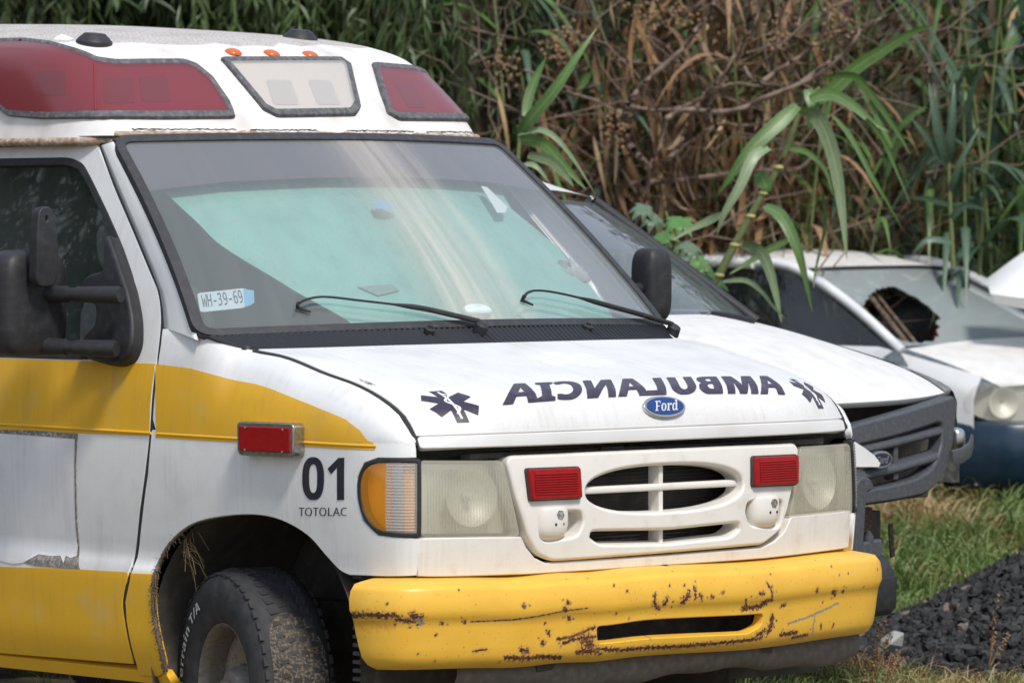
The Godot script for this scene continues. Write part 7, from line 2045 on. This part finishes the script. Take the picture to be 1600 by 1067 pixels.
func build_ground_cover():
	# grass: one tuft mesh of separate blades, spread over the verge
	var mb := MB.new()
	var r := RandomNumberGenerator.new(); r.seed = 9
	for i in 22:
		var o := Vector3(r.randfn(0, 0.05), 0, r.randfn(0, 0.05))
		var d := Vector3(r.randf_range(-0.6, 0.6), 1, r.randf_range(-0.6, 0.6)).normalized()
		var ln := r.randf_range(0.08, 0.24)
		var dr := Vector3(d.x, -0.55, d.z) * ln * 0.35
		mb.blade([o, o + d * ln * 0.45, o + d * ln * 0.8 + dr * 0.35, o + d * ln + dr], [0.0026, 0.0026, 0.0018, 0.0004], Vector3(r.randf_range(-1, 1), 0, r.randf_range(-1, 1)), 0.2)
	var g := mb.mesh(M.leaf)
	var xs := []
	var cs := []
	var nz := FastNoiseLite.new(); nz.seed = 12; nz.frequency = 0.5
	for i in 12500:
		var a := rng.randf_range(0.4, 3.9)
		var d := rng.randf_range(18.6, 30.0)
		if i % 8 == 0: a = rng.randf_range(-7.0, 7.0); d = rng.randf_range(10.0, 30.0)
		if pile_y(a, d) > 0.045 and rng.randf() < 0.97: continue
		var p := spot(a, d)
		var s := rng.randf_range(0.5, 1.15) * (1.25 if d > 24 else 0.8)
		xs.append(Transform3D(Basis(Vector3.UP, rng.randf() * TAU).scaled(Vector3(s, s * rng.randf_range(0.7, 1.2), s)), p))
		var k := rng.randf_range(0.7, 1.3)
		var dry := nz.get_noise_2d(a * 1.3, d * 0.8) + rng.randf_range(-0.35, 0.35)
		cs.append(Color(0.12 * k, 0.185 * k, 0.04 * k) if dry < 0.06 else (Color(0.22 * k, 0.21 * k, 0.07 * k) if dry < 0.18 else Color(0.38 * k, 0.25 * k, 0.12 * k)))
	var gr := many(g, xs, cs, "grass", self)
	gr.set_meta("kind", "stuff"); tag(gr, "rough green and straw coloured grass on the verge", "grass")
	# gravel heap: a mound and its loose stones
	var rows := []
	for j in 41:
		var row := []
		for i in 41:
			var a := 0.3 + 4.4 * i / 40.0
			var d := 18.4 + 6.6 * j / 40.0
			var p := spot(a, d)
			row.append(p + Vector3(0, pile_y(a, d) - 0.055 + 0.012 * gn.get_noise_2d(a * 160, d * 160), 0))
		rows.append(row)
	var heap := thing("gravel_heap", "low heap of black crushed asphalt gravel beside the truck", "gravel heap")
	var hm := MB.new(); hm.loft(rows)
	part(hm, "heap_core", M.tar, heap)
	for k in 4:
		var sm := MB.new()
		var rr := RandomNumberGenerator.new(); rr.seed = 300 + k
		var pts := []
		sm.lump(Vector3.ZERO, Vector3(1, 0.7, 0.85), Basis.IDENTITY, 1.0, 4)
		for i in sm.v.size():
			var q := sm.v[i]
			var f := 1.0 + 0.9 * gn.get_noise_3d(q.x * 70 + k * 50, q.y * 70, q.z * 70)
			sm.v[i] = q * f
		var fl := MB.new()   # flat facets
		for t in range(0, sm.ix.size(), 3):
			var A := sm.v[sm.ix[t]]; var B := sm.v[sm.ix[t + 1]]; var Cc := sm.v[sm.ix[t + 2]]
			var nn := (Cc - A).cross(B - A)
			if nn.length() < 1e-6: continue
			nn = nn.normalized()
			if nn.dot(A + B + Cc) < 0: nn = -nn
			var b0 := fl.add(A, nn); fl.add(B, nn); fl.add(Cc, nn)
			fl.tri(b0, b0 + 1, b0 + 2)
		xs = []; cs = []
		var tries := 0
		while xs.size() < 7000 and tries < 70000:
			tries += 1
			var a := rng.randf_range(0.5, 4.4)
			var d := rng.randf_range(18.8, 24.2)
			var h := pile_y(a, d)
			if h < 0.04 and rng.randf() > 0.012: continue
			var p := spot(a, d) + Vector3(0, h - 0.045, 0)
			var s := pow(rng.randf(), 3.0) * 0.034 + 0.0065
			xs.append(Transform3D(Basis.from_euler(Vector3(rng.randf() * 6, rng.randf() * 6, rng.randf() * 6)).scaled(Vector3.ONE * s), p + Vector3(0, s * 0.3, 0)))
			var g2 := 0.5 + 1.6 * pow(rng.randf(), 2.0)
			cs.append(Color(0.019 * g2, 0.0185 * g2, 0.019 * g2) if rng.randf() > 0.03 else Color(0.16, 0.12, 0.09))
		var so := many(fl.mesh(M.stone), xs, cs, "loose_stones", heap)
		so.set_meta("kind", "stuff")
	# weeds with seed spikes standing in the verge
	var wl := ["green weed with a knobbly seed spike at the edge of the verge", "dry brown seed stalk standing in the verge grass"]
	for i in 26:
		var k := 0 if i % 2 == 0 else 1
		var a := rng.randf_range(1.3, 2.9)
		var d := rng.randf_range(19.5, 27.0)
		if i < 6: a = rng.randf_range(2.35, 2.75) + 0.15; d = 25.0 + rng.randf()
		if i >= 6 and i < 10: k = 1; a = rng.randf_range(1.35, 1.6); d = rng.randf_range(19.2, 20.6)
		var at := spot(a, d)
		at.y += pile_y(a, d) - 0.03
		var t := thing("weed", wl[k], "weed", at, rng.randf() * TAU, ["green weeds in the verge", "dry seed stalks in the verge"][k])
		for e in rng.randi_range(2, 4):
			var st := MB.new()
			var h := rng.randf_range(0.16, 0.38)
			var dr := Vector3(rng.randf_range(-0.4, 0.4), 1, rng.randf_range(-0.4, 0.4)).normalized()
			var top := dr * h
			st.tube([Vector3.ZERO, dr * h * 0.5 + Vector3(0, 0.01, 0), top], [0.004, 0.0035, 0.002], 5, false)
			for q in 26:
				var c := top * rng.randf_range(0.5, 1.0) + Vector3(rng.randfn(0, 0.006), 0, rng.randfn(0, 0.006))
				st.lump(c, Vector3.ONE * rng.randf_range(0.003, 0.006), Basis.IDENTITY, 1.0, 3)
			part(st, "seed_spike", M.weed_green if k == 0 else M.dry_leaf, t)
	# a scrap of grey plastic lying in front of the heap
	var sc := thing("plastic_scrap", "pale grey scrap of broken lamp cover lying in the grass before the gravel", "scrap", Vector3.ZERO)
	var q := pts3([3.787, 0.062, -1.893, 3.819, 0.144, -1.868, 3.859, 0.18, -1.835, 3.888, 0.17, -1.809, 3.881, 0.119, -1.813, 3.845, 0.088, -1.843])
	var cen := Vector3.ZERO
	for p in q: cen += p / q.size()
	var sb := MB.new()
	var top := []
	for p in q: top.append(p)
	for i in q.size():
		var p0: Vector3 = q[i]
		var p1: Vector3 = q[(i + 1) % q.size()]
		var peak := cen + (CAM - cen).normalized() * 0.06
		sb.face([p0, p1, peak])
		sb.face([p0, p1, p1 + DEEP * 0.05, p0 + DEEP * 0.05])
	part(sb, "shell", M.plastic_scrap, sc)

func build_inside_things():
	var W := s_wind
	var sh := thing("sunshade", "turquoise green foil sunshade spread behind the ambulance windshield", "sunshade")
	part(sheet(W, 1, poly([-0.8096, 0.7053, -0.7801, 0.6243, -0.7534, 0.5529, -0.75, 0.5407, -0.7455, 0.5235, -0.7397, 0.5034, -0.7329, 0.4827, -0.7249, 0.4635, -0.7155, 0.446, -0.7048, 0.4286, -0.6931, 0.4113, -0.6807, 0.3939, -0.6681, 0.3763, -0.6545, 0.358, -0.6399, 0.3391, -0.6251, 0.3203, -0.6109, 0.3022, -0.5981, 0.2857, -0.5872, 0.2709, -0.5777, 0.2575, -0.5688, 0.2449, -0.56, 0.2327, -0.5506, 0.2204, -0.5407, 0.2085, -0.5308, 0.1971, -0.5207, 0.1859, -0.5101, 0.174, -0.4987, 0.161, -0.4854, 0.1454, -0.4701, 0.1275, -0.4549, 0.1096, -0.4417, 0.094, -0.4325, 0.0831, -0.4134, 0.0374, -0.1162, 0.0289, 0.7154, 0.0077, 0.7456, 0.1981, 0.7454, 0.4344, 0.6794, 0.6192, 0.7315, 0.7218, 0.7088, 0.842, 0.3515, 0.8563, -0.2666, 0.8503, -0.6559, 0.7997]), [], 0.05, -0.05, 0.004, 0.0), "foil_sheet", M.shade, sh)
	part(sheet(W, 1, poly([-0.3345, 0.23, -0.2038, 0.2382, -0.1907, 0.2074, -0.2814, 0.1857]), [], 0.03, -0.045, 0.002, 0.0), "vent_flap", M.shade_patch, sh)
	var dc := Vector3([0.02, 1.558, 0.06][0], [0.02, 1.558, 0.06][1], [0.02, 1.558, 0.06][2])
	var dl := MB.new()
	dl.lump(dc, Vector3(0.06, 0.022, 0.03), Basis(Vector3(1, 0, 0), 0.5), 0.8, 10)
	whole(dl, "paper_doily", M.pale_label, "crumpled white paper lying at the foot of the windshield", "paper")
	var cl := MB.new()
	var bc := Vector3([0.722, 1.661, -0.25][0], [0.722, 1.661, -0.25][1], [0.722, 1.661, -0.25][2])
	cl.lump(bc, Vector3(0.06, 0.036, 0.03), Basis(Vector3(0, 0, 1), -0.6), 0.9, 18)
	for i in cl.v.size(): cl.v[i] = bc + (cl.v[i] - bc) * (1.0 + 0.9 * gn.get_noise_3d(cl.v[i].x * 1500, cl.v[i].y * 1500, cl.v[i].z * 1500))
	whole(cl, "plastic_bag", M.bag, "white crumpled plastic bag behind the right end of the windshield glass", "bag")

func _ready():
	rng.seed = 20240
	gn.seed = 3; gn.frequency = 0.02
	# camera
	var cam := Camera3D.new()
	cam.name = "camera"; add_child(cam)
	cam.position = CAM
	cam.rotation_degrees = Vector3(-1.6718, -41.0, 0)
	cam.fov = 7.6305; cam.near = 0.1; cam.far = 2500.0
	var lens := CameraAttributesPhysical.new()
	lens.frustum_focal_length = 180.0; lens.frustum_focus_distance = 16.3; lens.exposure_aperture = 7.0
	lens.frustum_near = 0.1; lens.frustum_far = 2500.0
	cam.attributes = lens
	cam.current = true
	# sky, exposure
	var env := Environment.new()
	env.background_mode = Environment.BG_SKY
	var sky := Sky.new()
	var sm := ProceduralSkyMaterial.new()
	sm.sky_top_color = Color(0.72, 0.79, 0.90)
	sm.sky_horizon_color = Color(0.90, 0.92, 0.95)
	sm.sky_curve = 0.25
	sm.ground_bottom_color = Color(0.25, 0.23, 0.2)
	sm.ground_horizon_color = Color(0.5, 0.48, 0.45)
	sm.sky_energy_multiplier = 0.85
	sky.sky_material = sm
	env.sky = sky
	env.tonemap_mode = Environment.TONE_MAPPER_LINEAR
	env.tonemap_exposure = 1.56
	env.sdfgi_enabled = true; env.ssao_enabled = true; env.ssil_enabled = true
	var we := WorldEnvironment.new()
	we.name = "world_environment"; we.environment = env; add_child(we)
	# thinly veiled sun, high over the front
	var sun := DirectionalLight3D.new()
	sun.name = "sun"; add_child(sun)
	sun.light_energy = 0.65
	sun.light_color = Color(1.0, 0.975, 0.94)
	sun.light_angular_distance = 10.0
	sun.shadow_enabled = true
	sun.look_at_from_position(Vector3(-3, 12, 9), Vector3.ZERO)
	make_materials()
	more_materials()
	M.weed_green = mat(lin(0.17, 0.22, 0.06), 0.8)
	print("materials ", Time.get_ticks_msec())
	build_ground()
	build_bank()
	build_ambulance()
	print("ambulance ", Time.get_ticks_msec())
	build_truck()
	build_sedan()
	build_white_car()
	build_inside_things()
	print("vehicles ", Time.get_ticks_msec())
	build_plants()
	build_ground_cover()
	print("plants ", Time.get_ticks_msec())
